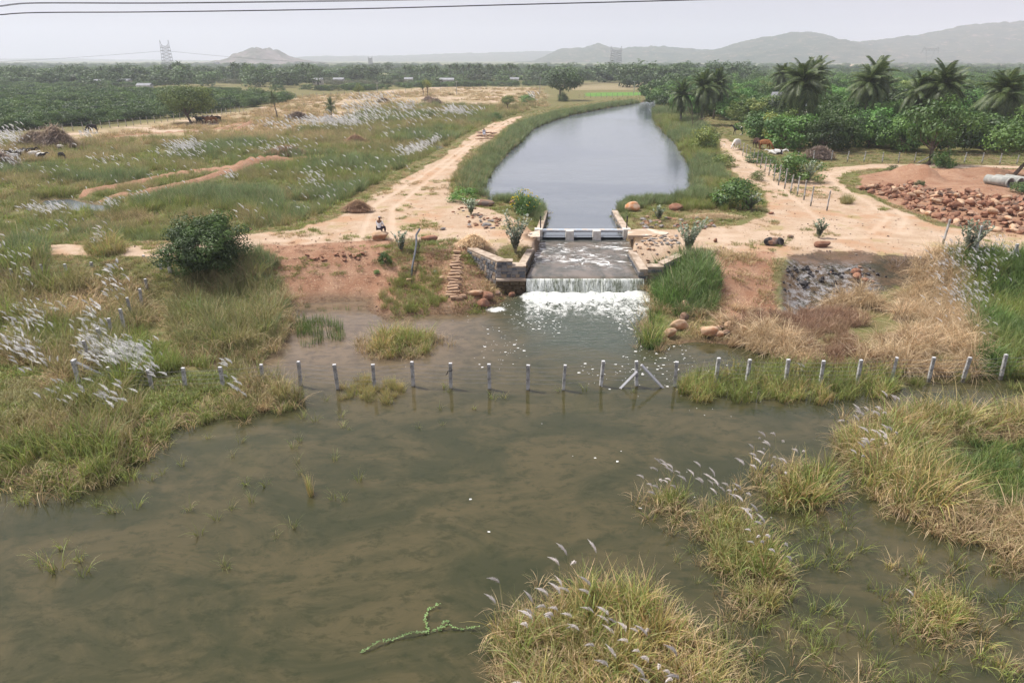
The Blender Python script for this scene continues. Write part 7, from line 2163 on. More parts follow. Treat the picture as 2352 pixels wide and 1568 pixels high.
# ------------------------------------------------------------------ pylons, poles, cables
def pylon(label, px, pytop, Y, wpx, style=0):
    x, y, zt_ = PY(px, pytop, Y); z0 = height(x, Y); H = zt_ - z0; W = wpx / 1568.0 * Y
    root = empty('pylon', (x, y, z0), label=label, cat='pylon'); r_ = 0.00018 * Y
    mb = MB()
    if style == 0:
        hb_, ht_ = W * 0.62, W * 0.45
        N = 9; Hm = H * 0.80
        for sx in (-1, 1):
            for sy in (-1, 1): mb.bar((sx * hb_, sy * hb_ * 0.5, 0), (sx * ht_, sy * ht_ * 0.5, Hm), r_ * 1.3)
        for k in range(N):
            a = k / N; b = (k + 1) / N; wa = hb_ + (ht_ - hb_) * a; wb = hb_ + (ht_ - hb_) * b
            for sy in (-1, 1):
                mb.bar((-wa, sy * wa * 0.5, Hm * a), (wb, sy * wb * 0.5, Hm * b), r_); mb.bar((wa, sy * wa * 0.5, Hm * a), (-wb, sy * wb * 0.5, Hm * b), r_)
                mb.bar((-wb, sy * wb * 0.5, Hm * b), (wb, sy * wb * 0.5, Hm * b), r_)
        link('lattice', mb.mesh('lattice', M_STEEL), parent=root)
        for sx in (-1, 1):
            m2 = MB()
            for q in (-1, 1): m2.bar((sx * ht_ + q * ht_ * 0.25, 0, Hm), (sx * ht_ * 1.1, 0, H), r_ * 1.2)
            m2.bar((0, 0, Hm), (sx * ht_ * 1.05, 0, H * 0.9), r_)
            link('peak', m2.mesh('peak', M_STEEL), parent=root)
        m3 = MB(); m3.bar((-ht_ * 1.25, 0, Hm), (ht_ * 1.25, 0, Hm), r_ * 1.6); m3.bar((-ht_ * 1.25, 0, Hm * 1.04), (ht_ * 1.25, 0, Hm * 1.04), r_ * 1.4); link('crossarm', m3.mesh('crossarm', M_STEEL), parent=root)
    else:
        Hm = H * 0.62
        for sx in (-1, 1): mb.bar((sx * W * 0.16, 0, 0), (sx * W * 0.10, 0, Hm * 0.55), r_); mb.bar((sx * W * 0.10, 0, Hm * 0.55), (sx * W * 0.27, 0, H * 0.88), r_)
        N = 7
        for k in range(N):
            a = k / N; b = (k + 1) / N; wa = W * (0.16 - 0.06 * a); wb = W * (0.16 - 0.06 * b)
            mb.bar((-wa, 0, Hm * 0.55 * a), (wb, 0, Hm * 0.55 * b), r_ * 0.8); mb.bar((wa, 0, Hm * 0.55 * a), (-wb, 0, Hm * 0.55 * b), r_ * 0.8)
        link('lattice', mb.mesh('lattice', M_STEEL), parent=root)
        m3 = MB()
        for zz in (0.86, 0.93): m3.bar((-W * 0.5, 0, H * zz), (W * 0.5, 0, H * zz), r_)
        for k in range(12):
            a = -W * 0.5 + W * k / 12; m3.bar((a, 0, H * (0.86 if k % 2 else 0.93)), (a + W / 12, 0, H * (0.93 if k % 2 else 0.86)), r_ * 0.7)
        link('crossarm', m3.mesh('crossarm', M_STEEL), parent=root)
        for sx in (-1, 1):
            m2 = MB(); m2.bar((sx * W * 0.34, 0, H * 0.93), (sx * W * 0.42, 0, H), r_); m2.bar((sx * W * 0.42, 0, H), (sx * W * 0.5, 0, H * 0.93), r_); m2.bar((sx * W * 0.5, 0, H * 0.86), (sx * W * 0.5, 0, H * 0.74), r_ * 1.4)
            link('peak', m2.mesh('peak', M_STEEL), parent=root)
    return root


pylon('large lattice pylon on the left, above the trees', 376, 92, 640, 18)
pylon('hazy lattice pylon before the low hill in the middle', 1416, 106, 900, 22)
pylon('wide armed lattice pylon against the wooded hill on the right', 2139, 108, 900, 34, 1)
pylon('tiny pylon in the haze left of the canal', 850, 130, 1500, 8)
pylon('tiny pylon in the haze at the foot of the rocky hill', 497, 142, 1500, 10)


def cable(name, label, pts, Y, r_, cat='cable', mat=M_CABLE):
    P3 = [Vector(PY(a, b, Y if not hasattr(Y, '__len__') else Y[i])) for i, (a, b) in enumerate(pts)]
    out = []
    for i in range(len(P3) - 1):
        p0 = P3[max(i - 1, 0)]; p1 = P3[i]; p2 = P3[i + 1]; p3 = P3[min(i + 2, len(P3) - 1)]
        for q in range(6):
            t_ = q / 6.0
            out.append(0.5 * ((2 * p1) + (p2 - p0) * t_ + (2 * p0 - 5 * p1 + 4 * p2 - p3) * t_ ** 2 + (3 * p1 - p0 - 3 * p2 + p3) * t_ ** 3))
    out.append(P3[-1])
    mb = MB(); mb.tube(out, r_, 6); return tag(link(name, mb.mesh(name, mat, True)), label, cat)


cable('power_cable', 'black overhead cable, lowest and thickest of the three', [(-300, 52), (-60, 38), (0, 34.4), (30, 31.8), (68, 29.9), (150, 28.8), (367, 27.6), (804, 21), (1185, 11), (1579, 0.7), (2000, -12), (2600, -30)], 15.0, 0.0115)
cable('power_cable', 'thin reddish overhead cable, topmost of the three', [(-300, 34), (-60, 18), (0, 13.6), (30, 9.6), (68, 7.0), (150, 6.6), (367, 6.8), (600, 4.3), (830, 0.3), (1200, -8), (1800, -22)], 15.5, 0.0065)
cable('power_cable', 'thin overhead cable just below the topmost one', [(-300, 37), (-60, 20), (0, 15.6), (30, 11.6), (68, 8.6), (150, 8.0), (367, 8.3), (650, 5.4), (804, 3.2), (1175, -4), (1800, -18)], 15.3, 0.0065)
cable('transmission_line', 'faint far line running left from the large pylon', [(-100, 145), (0, 142), (180, 132), (369, 118)], 640, 0.09)
cable('transmission_line', 'faint far line running right from the large pylon', [(388, 118), (540, 132), (700, 143), (860, 150)], 640, 0.09)


def pole(label, px, pyb, pyt, r_=0.12, arm=True, tilt=0.0):
    x, y, z = G(px, pyb); zt_ = PY(px, pyt, y)[2]; H = zt_ - z
    root = empty('utility_pole', (x, y, z), label=label, cat='pole'); root.rotation_euler = (0, tilt, 0)
    mb = MB(); mb.tube([(0, 0, -0.3), (0, 0, H)], [r_ * 1.2, r_ * 0.8], 6); link('shaft', mb.mesh('shaft', M_PIPE), parent=root)
    if arm:
        mb = MB(); mb.box((0, 0, H * 0.94), (1.6, 0.14, 0.14)); mb.box((0.65, 0, H * 0.97), (0.1, 0.1, 0.3)); mb.box((-0.65, 0, H * 0.97), (0.1, 0.1, 0.3)); link('crossarm', mb.mesh('crossarm', M_STEEL), parent=root)


for a in [('pale utility pole left of the big canal tree', 1240, 216, 178), ('thin utility pole in the bare field', 1049, 218, 186), ('thin pole left of the saplings', 867, 215, 190), ('utility pole beside the bright green paddy', 1456, 214, 186),
          ('slanting pale pole behind the thicket, right', 2060, 212, 181), ('pale pole behind the thicket, left', 1697, 203, 183), ('thin pole among the far scrub at the left', 90, 190, 178), ('thin pole among the far scrub near the left edge', 37, 194, 184),
          ('pole before the far trees right of the pylon', 1503, 178, 165), ('pole before the distant grove', 820, 176, 162)]:
    pole(a[0], a[1], a[2], a[3], 0.16 if a[2] < 200 else 0.14, tilt=0.16 if 'slanting' in a[0] else 0)

# ------------------------------------------------------------------ far houses
M_HW = noisy('whitewash', (0.60, 0.58, 0.54), (0.50, 0.48, 0.44), 1, rnd=0.2, bump=0.1)
M_HR = noisy('grey_sheet_roof', (0.34, 0.38, 0.44), (0.42, 0.45, 0.50), 1, rnd=0.3, bump=0.1)
M_HT = noisy('white_sheet_roof', (0.36, 0.37, 0.39), (0.28, 0.29, 0.31), 1, rnd=0.2, bump=0.1)
M_HD = noisy('dark_opening', (0.04, 0.04, 0.045), (0.06, 0.06, 0.06), 1, rnd=0)


def house(label, px, py, w, h, roof=M_HT, Y=None, gable=True):
    if Y is None: x, y, z = G(px, py)
    else:
        x, y, _ = PY(px, py, Y); z = height(x, y)
    root = empty('house', (x, y, z), label=label, cat='house')
    mb = MB(); mb.box((0, 0, h / 2), (w, w * 0.6, h)); link('wall', mb.mesh('wall', M_HW), parent=root)
    mb = MB(); d = w * 0.34
    mb.add([(-w * 0.54, -d, h + 0.01), (w * 0.54, -d, h + 0.01), (w * 0.54, d, h + 0.01), (-w * 0.54, d, h + 0.01), (-w * 0.54, 0, h * 1.35), (w * 0.54, 0, h * 1.35)], [(0, 1, 5, 4), (2, 3, 4, 5), (0, 4, 3), (1, 2, 5), (3, 2, 1, 0)])
    link('roof', mb.mesh('roof', roof), parent=root)
    mb = MB(); mb.box((w * 0.1, -w * 0.3 - 0.02, h * 0.38), (1.0, 0.06, h * 0.72)); link('door', mb.mesh('door', M_HD), parent=root)
    for q in (-0.3, 0.33):
        mb = MB(); mb.box((w * q, -w * 0.3 - 0.02, h * 0.55), (0.9, 0.06, 0.9)); link('window', mb.mesh('window', M_HD), parent=root)


house('small white house half hidden by the left tall palm', 1800, 214, 5.0, 4.2, M_HT, 170)
house('low shed with grey blue roof behind the thicket', 1893, 213, 9.0, 2.6, M_HR, 172)
for k, (px, py, Y, w, lab) in enumerate([(226, 178, 400, 5, 'white roofed house among the far trees at the left'), (283, 178, 405, 7, 'long white house below the large pylon'), (728, 171, 430, 6, 'white house at the edge of the far palms left'), (777, 171, 440, 6, 'white house right of the far palms at the left'),
                                         (1026, 172, 430, 8, 'wide white house before the coconut grove'), (1182, 172, 440, 5, 'small white house right of the coconut grove'), (938, 172, 450, 5, 'small white house left of the coconut grove'), (330, 186, 330, 6, 'tiny white hut in the scrub below the pylon'), (1430, 172, 560, 9, 'tiny reddish hut before the far trees right of the canal')]):
    house(lab, px, py, w, 2.8, M_HT if k != 8 else noisy('red_sheet', (0.6, 0.2, 0.15), (0.5, 0.2, 0.15), 1), Y)


# ------------------------------------------------------------------ people and animals
def skin(name, J, E, mat, parent=None, sub=2, root=0):
    names = list(J); idx = {n: i for i, n in enumerate(names)}
    me = bpy.data.meshes.new(name); me.from_pydata([J[n][:3] for n in names], [(idx[a], idx[b]) for a, b in E], [])
    me.materials.append(mat)
    bm = bmesh.new(); bm.from_mesh(me); L = bm.verts.layers.skin.verify(); bm.verts.ensure_lookup_table()
    for i, n in enumerate(names):
        r_ = J[n][3]; bm.verts[i][L].radius = (r_, r_ if len(J[n]) < 5 else J[n][4]); bm.verts[i][L].use_root = (i == root)
    bm.to_mesh(me); bm.free()
    o = link(name, me, parent=parent)
    m1 = o.modifiers.new('skin', 'SKIN'); m1.use_smooth_shade = True
    m2 = o.modifiers.new('sub', 'SUBSURF'); m2.levels = sub; m2.render_levels = sub
    return o


def plainmat(name, c, rough=0.8): return noisy(name, c, tuple(q * 0.85 for q in c), 6, rough, rnd=0, bump=0.1)


M_SKIN = plainmat('skin', (0.16, 0.085, 0.055)); M_SHIRT = plainmat('white_shirt', (0.78, 0.79, 0.82)); M_TROUS = plainmat('dark_trousers', (0.035, 0.025, 0.04)); M_CAP = plainmat('grey_cap', (0.40, 0.42, 0.48))
M_BLUE = plainmat('pale_blue_cloth', (0.60, 0.64, 0.74)); M_HAIR = plainmat('hair', (0.02, 0.016, 0.014))


def seated(loc, rz, label, shirt, trous, cap, scale=1.0):
    root = empty('person', loc, rz, label, 'person'); root.scale = (scale,) * 3
    # the person sits at the origin and looks along +Y
    J = {'pelvis': (0, 0, 0.12, 0.15, 0.12), 'waist': (0, 0.0, 0.30, 0.13, 0.10), 'chest': (0, 0.04, 0.50, 0.16, 0.11), 'neck': (0, 0.05, 0.66, 0.055), 'jaw': (0.01, 0.08, 0.74, 0.075), 'head': (0.01, 0.07, 0.84, 0.095), 'crown': (0.01, 0.06, 0.91, 0.07)}
    E = [('pelvis', 'waist'), ('waist', 'chest'), ('chest', 'neck'), ('neck', 'jaw'), ('jaw', 'head'), ('head', 'crown')]
    for s, t_ in ((-1, 'l'), (1, 'r')):
        J.update({'sh' + t_: (s * 0.19, 0.04, 0.56, 0.065), 'el' + t_: (s * 0.25, 0.10, 0.32, 0.045), 'wr' + t_: (s * 0.14, 0.32, 0.25, 0.032), 'ha' + t_: (s * 0.11, 0.40, 0.23, 0.036),
                  'hip' + t_: (s * 0.10, 0.05, 0.10, 0.10), 'kn' + t_: (s * 0.14, 0.46, 0.14, 0.07), 'an' + t_: (s * 0.13, 0.50, -0.26, 0.045), 'ft' + t_: (s * 0.14, 0.66, -0.32, 0.038)})
        E += [('chest', 'sh' + t_), ('sh' + t_, 'el' + t_), ('el' + t_, 'wr' + t_), ('wr' + t_, 'ha' + t_), ('pelvis', 'hip' + t_), ('hip' + t_, 'kn' + t_), ('kn' + t_, 'an' + t_), ('an' + t_, 'ft' + t_)]
    skin('body', J, E, M_SKIN, root)
    S = {k: (v[0], v[1], v[2]) + tuple(q * 1.22 for q in v[3:]) for k, v in J.items()}
    K = {k: S[k] for k in ('waist', 'pelvis', 'chest', 'shl', 'shr')}
    K['ell'] = (-0.25, 0.10, 0.30, 0.066); K['elr'] = (0.25, 0.10, 0.30, 0.066)
    skin('shirt', K, [('pelvis', 'waist'), ('waist', 'chest'), ('chest', 'shl'), ('chest', 'shr'), ('shl', 'ell'), ('shr', 'elr')], shirt, root)
    K = {'pelvis': (0, 0, 0.09, 0.175, 0.15)}
    K.update({k: S[k] for k in ('hipl', 'hipr', 'knl', 'knr')}); K['anl'] = (-0.13, 0.50, -0.20, 0.065); K['anr'] = (0.13, 0.50, -0.20, 0.065)
    skin('trousers', K, [('pelvis', 'hipl'), ('pelvis', 'hipr'), ('hipl', 'knl'), ('hipr', 'knr'), ('knl', 'anl'), ('knr', 'anr')], trous, root)
    skin('cap' if cap is not M_HAIR else 'hair', {'a': (0.01, 0.05, 0.85, 0.112), 'b': (0.01, 0.05, 0.92, 0.09)}, [('a', 'b')], cap, root)
    mb = MB(); mb.box((-0.035, 0.165, 0.85), (0.02, 0.01, 0.012)); mb.box((0.055, 0.165, 0.85), (0.02, 0.01, 0.012)); mb.box((0.01, 0.155, 0.765), (0.05, 0.012, 0.010)); link('eyes_and_mouth', mb.mesh('eyes_and_mouth', M_HAIR), parent=root)
    mb = MB(); mb.box((0.01, 0.178, 0.815), (0.024, 0.03, 0.04), taper=0.5); link('nose', mb.mesh('nose', M_SKIN), parent=root)
    return root


x, y, h = G(873, 550)
seated((x, y + 0.12, h + 0.74), -0.35, 'man in white shirt and grey cap sitting on the tan boulder, seen from behind', M_SHIRT, M_TROUS, M_CAP, 1.12)
x, y, h = G(1112, 313)
seated((x, y, h + 0.42), math.pi + 0.1, 'person in pale blue clothes sitting on the stones across the track', M_BLUE, M_BLUE, M_HAIR, 1.1)


def coat(name, c1, c2, scale=1.2, lo=0.5, hi=0.52):
    t = NT(name); v = t.n('TexCoord').outputs['Object']
    n = t.noise(scale, 2, v, 0.4)
    return t.done(t.bsdf(t.mix(t.rng(n, lo, hi), c1, c2), 0.8))


C_BLACK = coat('black_coat', (0.015, 0.013, 0.012), (0.035, 0.025, 0.02)); C_BROWN = coat('brown_coat', (0.22, 0.09, 0.035), (0.30, 0.13, 0.05)); C_WHITE = coat('white_coat', (0.72, 0.68, 0.62), (0.62, 0.56, 0.50))
C_PIED = coat('pied_coat', (0.02, 0.018, 0.018), (0.75, 0.73, 0.70), 1.5, 0.52, 0.54); C_PIEDW = coat('white_pied_coat', (0.74, 0.72, 0.69), (0.03, 0.025, 0.025), 1.7, 0.56, 0.58); C_DARK = coat('dark_brown_coat', (0.05, 0.025, 0.018), (0.10, 0.045, 0.03))
C_HORN = plainmat('horn', (0.25, 0.22, 0.18))


def cow(label, px, py, heading, mat, pose='graze', scale=1.0, cat='cow', horns=True, name='cow', dz=0.0):
    x, y, z = G(px, py)
    root = empty(name, (x, y, z + dz), heading, label, cat); root.scale = (scale,) * 3
    lie = pose == 'lie'; dzb = -0.72 if lie else 0.0
    J = {'mid': (-0.15, 0, 1.02 + dzb, 0.30, 0.33), 'rump': (-0.72, 0, 1.10 + dzb, 0.24, 0.24), 'hip': (-0.92, 0, 1.08 + dzb, 0.13), 'sh': (0.40, 0, 1.10 + dzb, 0.25, 0.30), 'hump': (0.48, 0, 1.36 + dzb, 0.12)}
    if pose == 'graze': J.update({'neck': (0.80, 0, 0.92, 0.16, 0.12), 'poll': (1.05, 0, 0.55, 0.12), 'face': (1.15, 0, 0.36, 0.10), 'muz': (1.24, 0, 0.18, 0.075)})
    else: J.update({'neck': (0.78, 0, 1.28 + dzb, 0.15, 0.12), 'poll': (1.03, 0, 1.42 + dzb, 0.12), 'face': (1.22, 0, 1.32 + dzb, 0.10), 'muz': (1.40, 0, 1.20 + dzb, 0.075)})
    E = [('mid', 'rump'), ('rump', 'hip'), ('mid', 'sh'), ('sh', 'hump'), ('sh', 'neck'), ('neck', 'poll'), ('poll', 'face'), ('face', 'muz')]
    for s, t_ in ((-1, 'l'), (1, 'r')):
        if lie:
            J.update({'fk' + t_: (0.42, s * 0.24, 0.22, 0.09), 'ff' + t_: (0.75, s * 0.28, 0.07, 0.05), 'hk' + t_: (-0.45, s * 0.30, 0.25, 0.13), 'hh' + t_: (-0.1, s * 0.38, 0.08, 0.06)})
            E += [('sh', 'fk' + t_), ('fk' + t_, 'ff' + t_), ('rump', 'hk' + t_), ('hk' + t_, 'hh' + t_)]
        else:
            o_ = 0.08 * s
            J.update({'fe' + t_: (0.40, s * 0.17, 0.78, 0.11), 'fk' + t_: (0.44 + o_, s * 0.17, 0.42, 0.06), 'fc' + t_: (0.42 + o_, s * 0.17, 0.12, 0.045), 'ff' + t_: (0.46 + o_, s * 0.17, 0.03, 0.05),
                      'hs' + t_: (-0.60, s * 0.17, 0.78, 0.14), 'hk' + t_: (-0.84 - o_, s * 0.17, 0.45, 0.06), 'hc' + t_: (-0.76 - o_, s * 0.17, 0.14, 0.045), 'hf' + t_: (-0.72 - o_, s * 0.17, 0.03, 0.05)})
            E += [('sh', 'fe' + t_), ('fe' + t_, 'fk' + t_), ('fk' + t_, 'fc' + t_), ('fc' + t_, 'ff' + t_), ('rump', 'hs' + t_), ('hs' + t_, 'hk' + t_), ('hk' + t_, 'hc' + t_), ('hc' + t_, 'hf' + t_)]
    skin('body', J, E, mat, root)
    p = J['poll']; mb = MB()
    mb2 = MB()
    mb2.tube([(-0.98, 0, 1.15 + dzb), (-1.08, 0, 0.9 + dzb * 0.9), (-1.05, 0.03, max(0.15, 0.45 + dzb * 0.6))], [0.035, 0.02, 0.045], 5); link('tail', mb2.mesh('tail', mat, True), parent=root)
    for s in (-1, 1):
        if horns:
            mb = MB(); mb.tube([(p[0], s * 0.08, p[2] + 0.08), (p[0] - 0.02, s * 0.18, p[2] + 0.20), (p[0] + 0.03, s * 0.16, p[2] + 0.34)], [0.035, 0.025, 0.008], 5); link('horn', mb.mesh('horn', C_HORN, True), parent=root)
        mb = MB(); mb.add([(p[0] - 0.03, s * 0.09, p[2]), (p[0] + 0.05, s * 0.10, p[2] - 0.02), (p[0], s * 0.28, p[2] - 0.04), (p[0] - 0.02, s * 0.2, p[2] + 0.06)], [(0, 1, 2), (0, 2, 3), (0, 3, 1), (1, 3, 2)]); link('ear', mb.mesh('ear', mat), parent=root)
    return root


PI = math.pi
cow('black cow grazing under the leaning acacia, first from the trunk', 458, 285, PI * 0.95, C_BLACK, 'stand', 1.15)
cow('black cow under the leaning acacia, behind the first', 464, 283, PI * 1.05, C_DARK, 'stand', 1.1)
cow('pale grey cow behind the black cows under the acacia', 471, 281, 0.4, C_WHITE, 'stand', 1.1)
cow('brown cow in front right of the acacia shade, leftmost of the brown ones', 480, 285, PI, C_BROWN, 'stand', 1.15)
cow('brown cow in the middle of the brown ones under the acacia', 490, 284, PI * 0.97, C_BROWN, 'stand', 1.15)
cow('dark brown cow, rightmost under the acacia', 500, 281.5, PI * 1.03, C_DARK, 'stand', 1.1)
cow('black buffalo grazing before the long fence, left of the pair', 123, 311, PI * 0.9, C_BLACK, 'graze', 1.2)
cow('black buffalo grazing before the long fence, right of the pair', 213, 305, PI, C_BLACK, 'graze', 1.25)
cow('black and white cow standing at the thicket edge', 1693, 310, 2.6, C_PIED, 'stand', 1.15)
cow('white cow grazing beside the right track', 1690, 344, -2.4, C_WHITE, 'graze', 1.15)
cow('black cow grazing head down between posts and thicket', 1737, 341, -1.5, C_DARK, 'graze', 1.15)
cow('reddish brown cow grazing right of the black one', 1757, 345, -0.9, C_BROWN, 'graze', 1.15)
cow('white and black cow lying down right of the grazing ones', 1785, 355, -0.5, C_PIEDW, 'lie', 1.1)
cow('whitish calf lying left against the resting cow', 1773, 353, 2.8, C_WHITE, 'lie', 0.8)
gl = [(50, 356, C_PIEDW), (58, 352, C_BLACK), (66, 354, C_BLACK), (74, 352, C_BLACK), (46, 362, C_BLACK), (33, 366, C_PIEDW), (80, 360, C_WHITE), (10, 362, C_PIED), (40, 360, C_PIED), (98, 364, C_PIED), (20, 366, C_BLACK), (28, 358, C_BLACK)]
glab = ['large white and black goat at the front of the left herd', 'black goat standing behind the large white and black one', 'black goat in the middle of the left herd', 'black goat at the right top of the left herd', 'black goat low in the left herd beside the plumes', 'mostly white goat among plumes at the lower left of the herd',
        'white goat leaping out at the right of the herd', 'pied goat nearest the left picture edge', 'pied goat in the thick of the left herd', 'pied goat standing apart right of the herd', 'black goat beside the dark brush heap', 'black goat between the pied ones']
for k, ((px, py, mt), lb) in enumerate(zip(gl, glab)):
    cow(lb, px, py + 6, (k * 2.1) % 6.28, mt, 'graze' if k % 3 == 1 else 'stand', 0.88, 'goat', k % 2 == 0, 'goat', dz=0.0)
cow('black goat grazing alone right of the herd', 144, 368, -0.5, C_BLACK, 'graze', 0.85, 'goat', False, 'goat')
cow('white goat in front of the brush heap', 140, 346, 3.0, C_WHITE, 'graze', 0.7, 'goat', False, 'goat')
for px, py, lb in ((1663, 338, 'white egret left of the white cow'), (1701, 314, 'white egret under the pied cow'), (1751, 342, 'white egret between the black and brown cows')):
    x, y, z = G(px, py); root = empty('egret', (x, y, z), px * 1.3, lb, 'bird')
    skin('body', {'b': (0, 0, 0.34, 0.09, 0.07), 't': (-0.2, 0, 0.30, 0.04), 'n': (0.12, 0, 0.46, 0.03), 'h': (0.14, 0, 0.60, 0.035)}, [('b', 't'), ('b', 'n'), ('n', 'h')], C_WHITE, root)
    mb = MB(); mb.tube([(0.16, 0, 0.60), (0.27, 0, 0.58)], [0.014, 0.003], 4); link('beak', mb.mesh('beak', C_HORN), parent=root)
    for s in (-1, 1): mb = MB(); mb.tube([(0, s * 0.04, 0.3), (0, s * 0.04, 0)], 0.01, 4); link('leg', mb.mesh('leg', C_HORN), parent=root)

# ------------------------------------------------------------------ grass clumps that stand apart
HP = [npmesh('plume', *plume_arrays(60 + k, L=0.46, w=0.052, n=170, stem=0.74, col=(0.96, 0.91, 0.88))[:2], M_PLUME, col=plume_arrays(60 + k, L=0.46, w=0.052, n=170, stem=0.74, col=(0.96, 0.91, 0.88))[2]) for k in range(4)]


def clump(name, label, pg, mix, plumes=(), seed=1, z=0.0, cat='grass', psc=1.0, fringe=True, pz=1.30, fpal='sparsetan'):
    """mix: list of (key, tufts per m2, size)"""
    pw = poly(pg, z); c = pw.mean(0)
    g = z if z > 0 else 0.0
    root = empty(name, (c[0], c[1], g), label=label, cat=cat)
    r = np.random.RandomState(seed)
    lo, hi = pw.min(0), pw.max(0)
    for key, dens, s in mix:
        n_ = max(1, int((hi[0] - lo[0]) * (hi[1] - lo[1]) * dens))
        x = lo[0] + r.rand(n_) * (hi[0] - lo[0]); y = lo[1] + r.rand(n_) * (hi[1] - lo[1])
        d = sdf(pw, x, y, 3) + (fbm(x, y, 1.1, seed, 3) - 0.5) * 2.4 * (0 if z > 0 else 1); m = (d > 0) & ((fbm(x, y, 0.9, seed + 5, 2) > 0.34) | (z > 0))
        x, y, d = x[m], y[m], d[m]
        if z > 0: hz_ = fields(x, y)['h'] - g
        else: hz_ = np.full(len(x), -0.05)
        ss = s * (1.16 if z == 0 and s > 0.7 else 1.0) * (0.62 + 0.38 * np.clip(d / 0.8, 0, 1)) * (0.65 + 0.6 * r.rand(len(x)))
        scatter('blades', key, np.stack([x - c[0], y - c[1], hz_], 1), ss, None, root, seed + hash_seed(key))
    if fringe:
        k = len(pw); fx = []
        for i in range(k):
            a, b = pw[i], pw[(i + 1) % k]; n_ = int(np.linalg.norm(b - a) * 6)
            for q in range(n_):
                t_ = r.rand(); p = a * (1 - t_) + b * t_ + r.normal(0, 0.35, 2) - c; fx.append((p[0], p[1], -0.05))
        if fx: scatter('blades', fpal, np.array(fx), 0.6 + 0.3 * r.rand(len(fx)), None, root, seed + 3)
    for k, (px, py) in enumerate(plumes):
        # each head stands over the part of the clump nearest below it
        hx, hy, _ = P(px, py, pz)
        dx, dy = hx - c[0], hy - c[1]
        o = link('plume', HP[k % 4], parent=root, loc=(dx + 0.18 * psc, dy, pz - 0.98 * psc), rot=(r.normal(0, 0.1), r.normal(0, 0.12), r.normal(0.1, 0.5)), scl=psc * (0.85 + 0.3 * r.rand()))
    return root


P1 = [(1139, 1321), (1127, 1371), (1271, 1327), (1309, 1343), (1251, 1357), (1268, 1361), (1213, 1371), (1249, 1373), (1218, 1395), (1272, 1390), (1259, 1397), (1252, 1413), (1308, 1400), (1320, 1417), (1370, 1398), (1386, 1402), (1394, 1417), (1404, 1430), (1413, 1440), (1400, 1408), (1218, 1420),
      (1188, 1432), (1321, 1442), (1356, 1459), (1435, 1452), (1473, 1412), (1450, 1428), (1484, 1455), (1404, 1485), (1463, 1480), (1484, 1497), (1473, 1520), (1200, 1545), (1470, 1545), (1535, 1540), (1520, 1530), (1558, 1545), (1384, 1515), (1540, 1510), (1350, 1365), (1296, 1272), (1315, 1274), (1272, 1290), (1351, 1340), (1362, 1260), (1490, 1550)]
clump('grass_islet', 'big islet of golden grass with pinkish plumes at the bottom of the pond', [(1165, 1470), (1210, 1415), (1300, 1385), (1400, 1370), (1500, 1385), (1575, 1430), (1660, 1520), (1720, 1620), (1720, 1850), (1130, 1850), (1160, 1640), (1185, 1540)],
      [('fgold', 7.5, 1.06), ('ftan', 7.5, 0.98), ('sparsetan', 6, 0.95), ('fgreen', 1.6, 0.95)], P1, 401, psc=1.0, pz=1.0)
clump('tall_grass_tuft', 'upright green gold tuft at the back left of the big islet', [(1235, 1400), (1290, 1372), (1345, 1380), (1350, 1420), (1260, 1430)], [('fgreen', 8.1, 1.16), ('fgold', 9, 1.21)], (), 402)
clump('tall_grass_tuft', 'upright green gold tuft at the back right of the big islet', [(1395, 1400), (1430, 1368), (1500, 1376), (1500, 1420), (1420, 1430)], [('fgreen', 8.1, 1.19), ('fgold', 9, 1.19)], (), 403)
clump('grass_clump', 'small clump with pale plumes standing alone in the open pond', [(1495, 1165), (1520, 1140), (1560, 1148), (1565, 1175), (1530, 1190)], [('fgold', 13, 0.97), ('fgreen', 11, 0.95)], [(1478, 1092), (1488, 1105), (1500, 1097), (1508, 1108), (1520, 1062), (1530, 1075), (1540, 1070), (1550, 1080), (1510, 1075), (1525, 1095), (1495, 1120), (1540, 1092), (1560, 1078), (1545, 1110), (1505, 1060)], 404, psc=0.78)
clump('grass_clump', 'long curved clump with white plumes, left of the gap at the right', [(1600, 1210), (1640, 1175), (1700, 1185), (1755, 1250), (1770, 1360), (1730, 1400), (1690, 1395), (1670, 1300)], [('fgold', 12, 1.03), ('fgreen', 4.5, 1.06), ('ftan', 3.6, 0.92)],
      [(1605, 1065), (1620, 1082), (1632, 1088), (1640, 1092), (1655, 1098), (1665, 1100), (1680, 1108), (1690, 1112), (1610, 1098), (1628, 1105), (1645, 1112), (1660, 1118), (1675, 1120), (1700, 1120), (1715, 1130), (1600, 1110), (1650, 1130), (1690, 1135), (1705, 1150), (1720, 1160), (1735, 1170), (1715, 1175), (1730, 1190), (1745, 1195), (1760, 1200), (1725, 1205), (1740, 1215), (1765, 1230), (1750, 1238), (1735, 1240), (1780, 1260), (1800, 1275), (1790, 1240), (1812, 1282), (1575, 1100), (1585, 1085)], 405, psc=0.8)
clump('grass_clump', 'golden clump with plumes at its left, beside the right islet', [(1720, 1120), (1760, 1090), (1840, 1085), (1905, 1110), (1900, 1160), (1830, 1165), (1760, 1150)], [('fgold', 12, 1.25), ('fgreen', 4.5, 1.12)],
      [(1720, 1018), (1745, 995), (1755, 1000), (1765, 1010), (1770, 1020), (1780, 995), (1790, 1005), (1750, 1025), (1760, 1035), (1775, 1040), (1790, 1045), (1735, 1045), (1745, 1058), (1715, 1065), (1730, 1072), (1700, 1060), (1690, 1050), (1810, 1050), (1825, 1030), (1850, 1025), (1800, 1080), (1765, 1070)], 406, psc=0.8)
clump('grass_clump', 'rounded yellow green clump in the shallow water at the lower right', [(2100, 1440), (2115, 1400), (2160, 1385), (2200, 1410), (2205, 1450), (2150, 1470)], [('fgold', 9.9, 0.79), ('fgreen', 9, 0.77)], [(2102, 1360)], 407, psc=0.7)
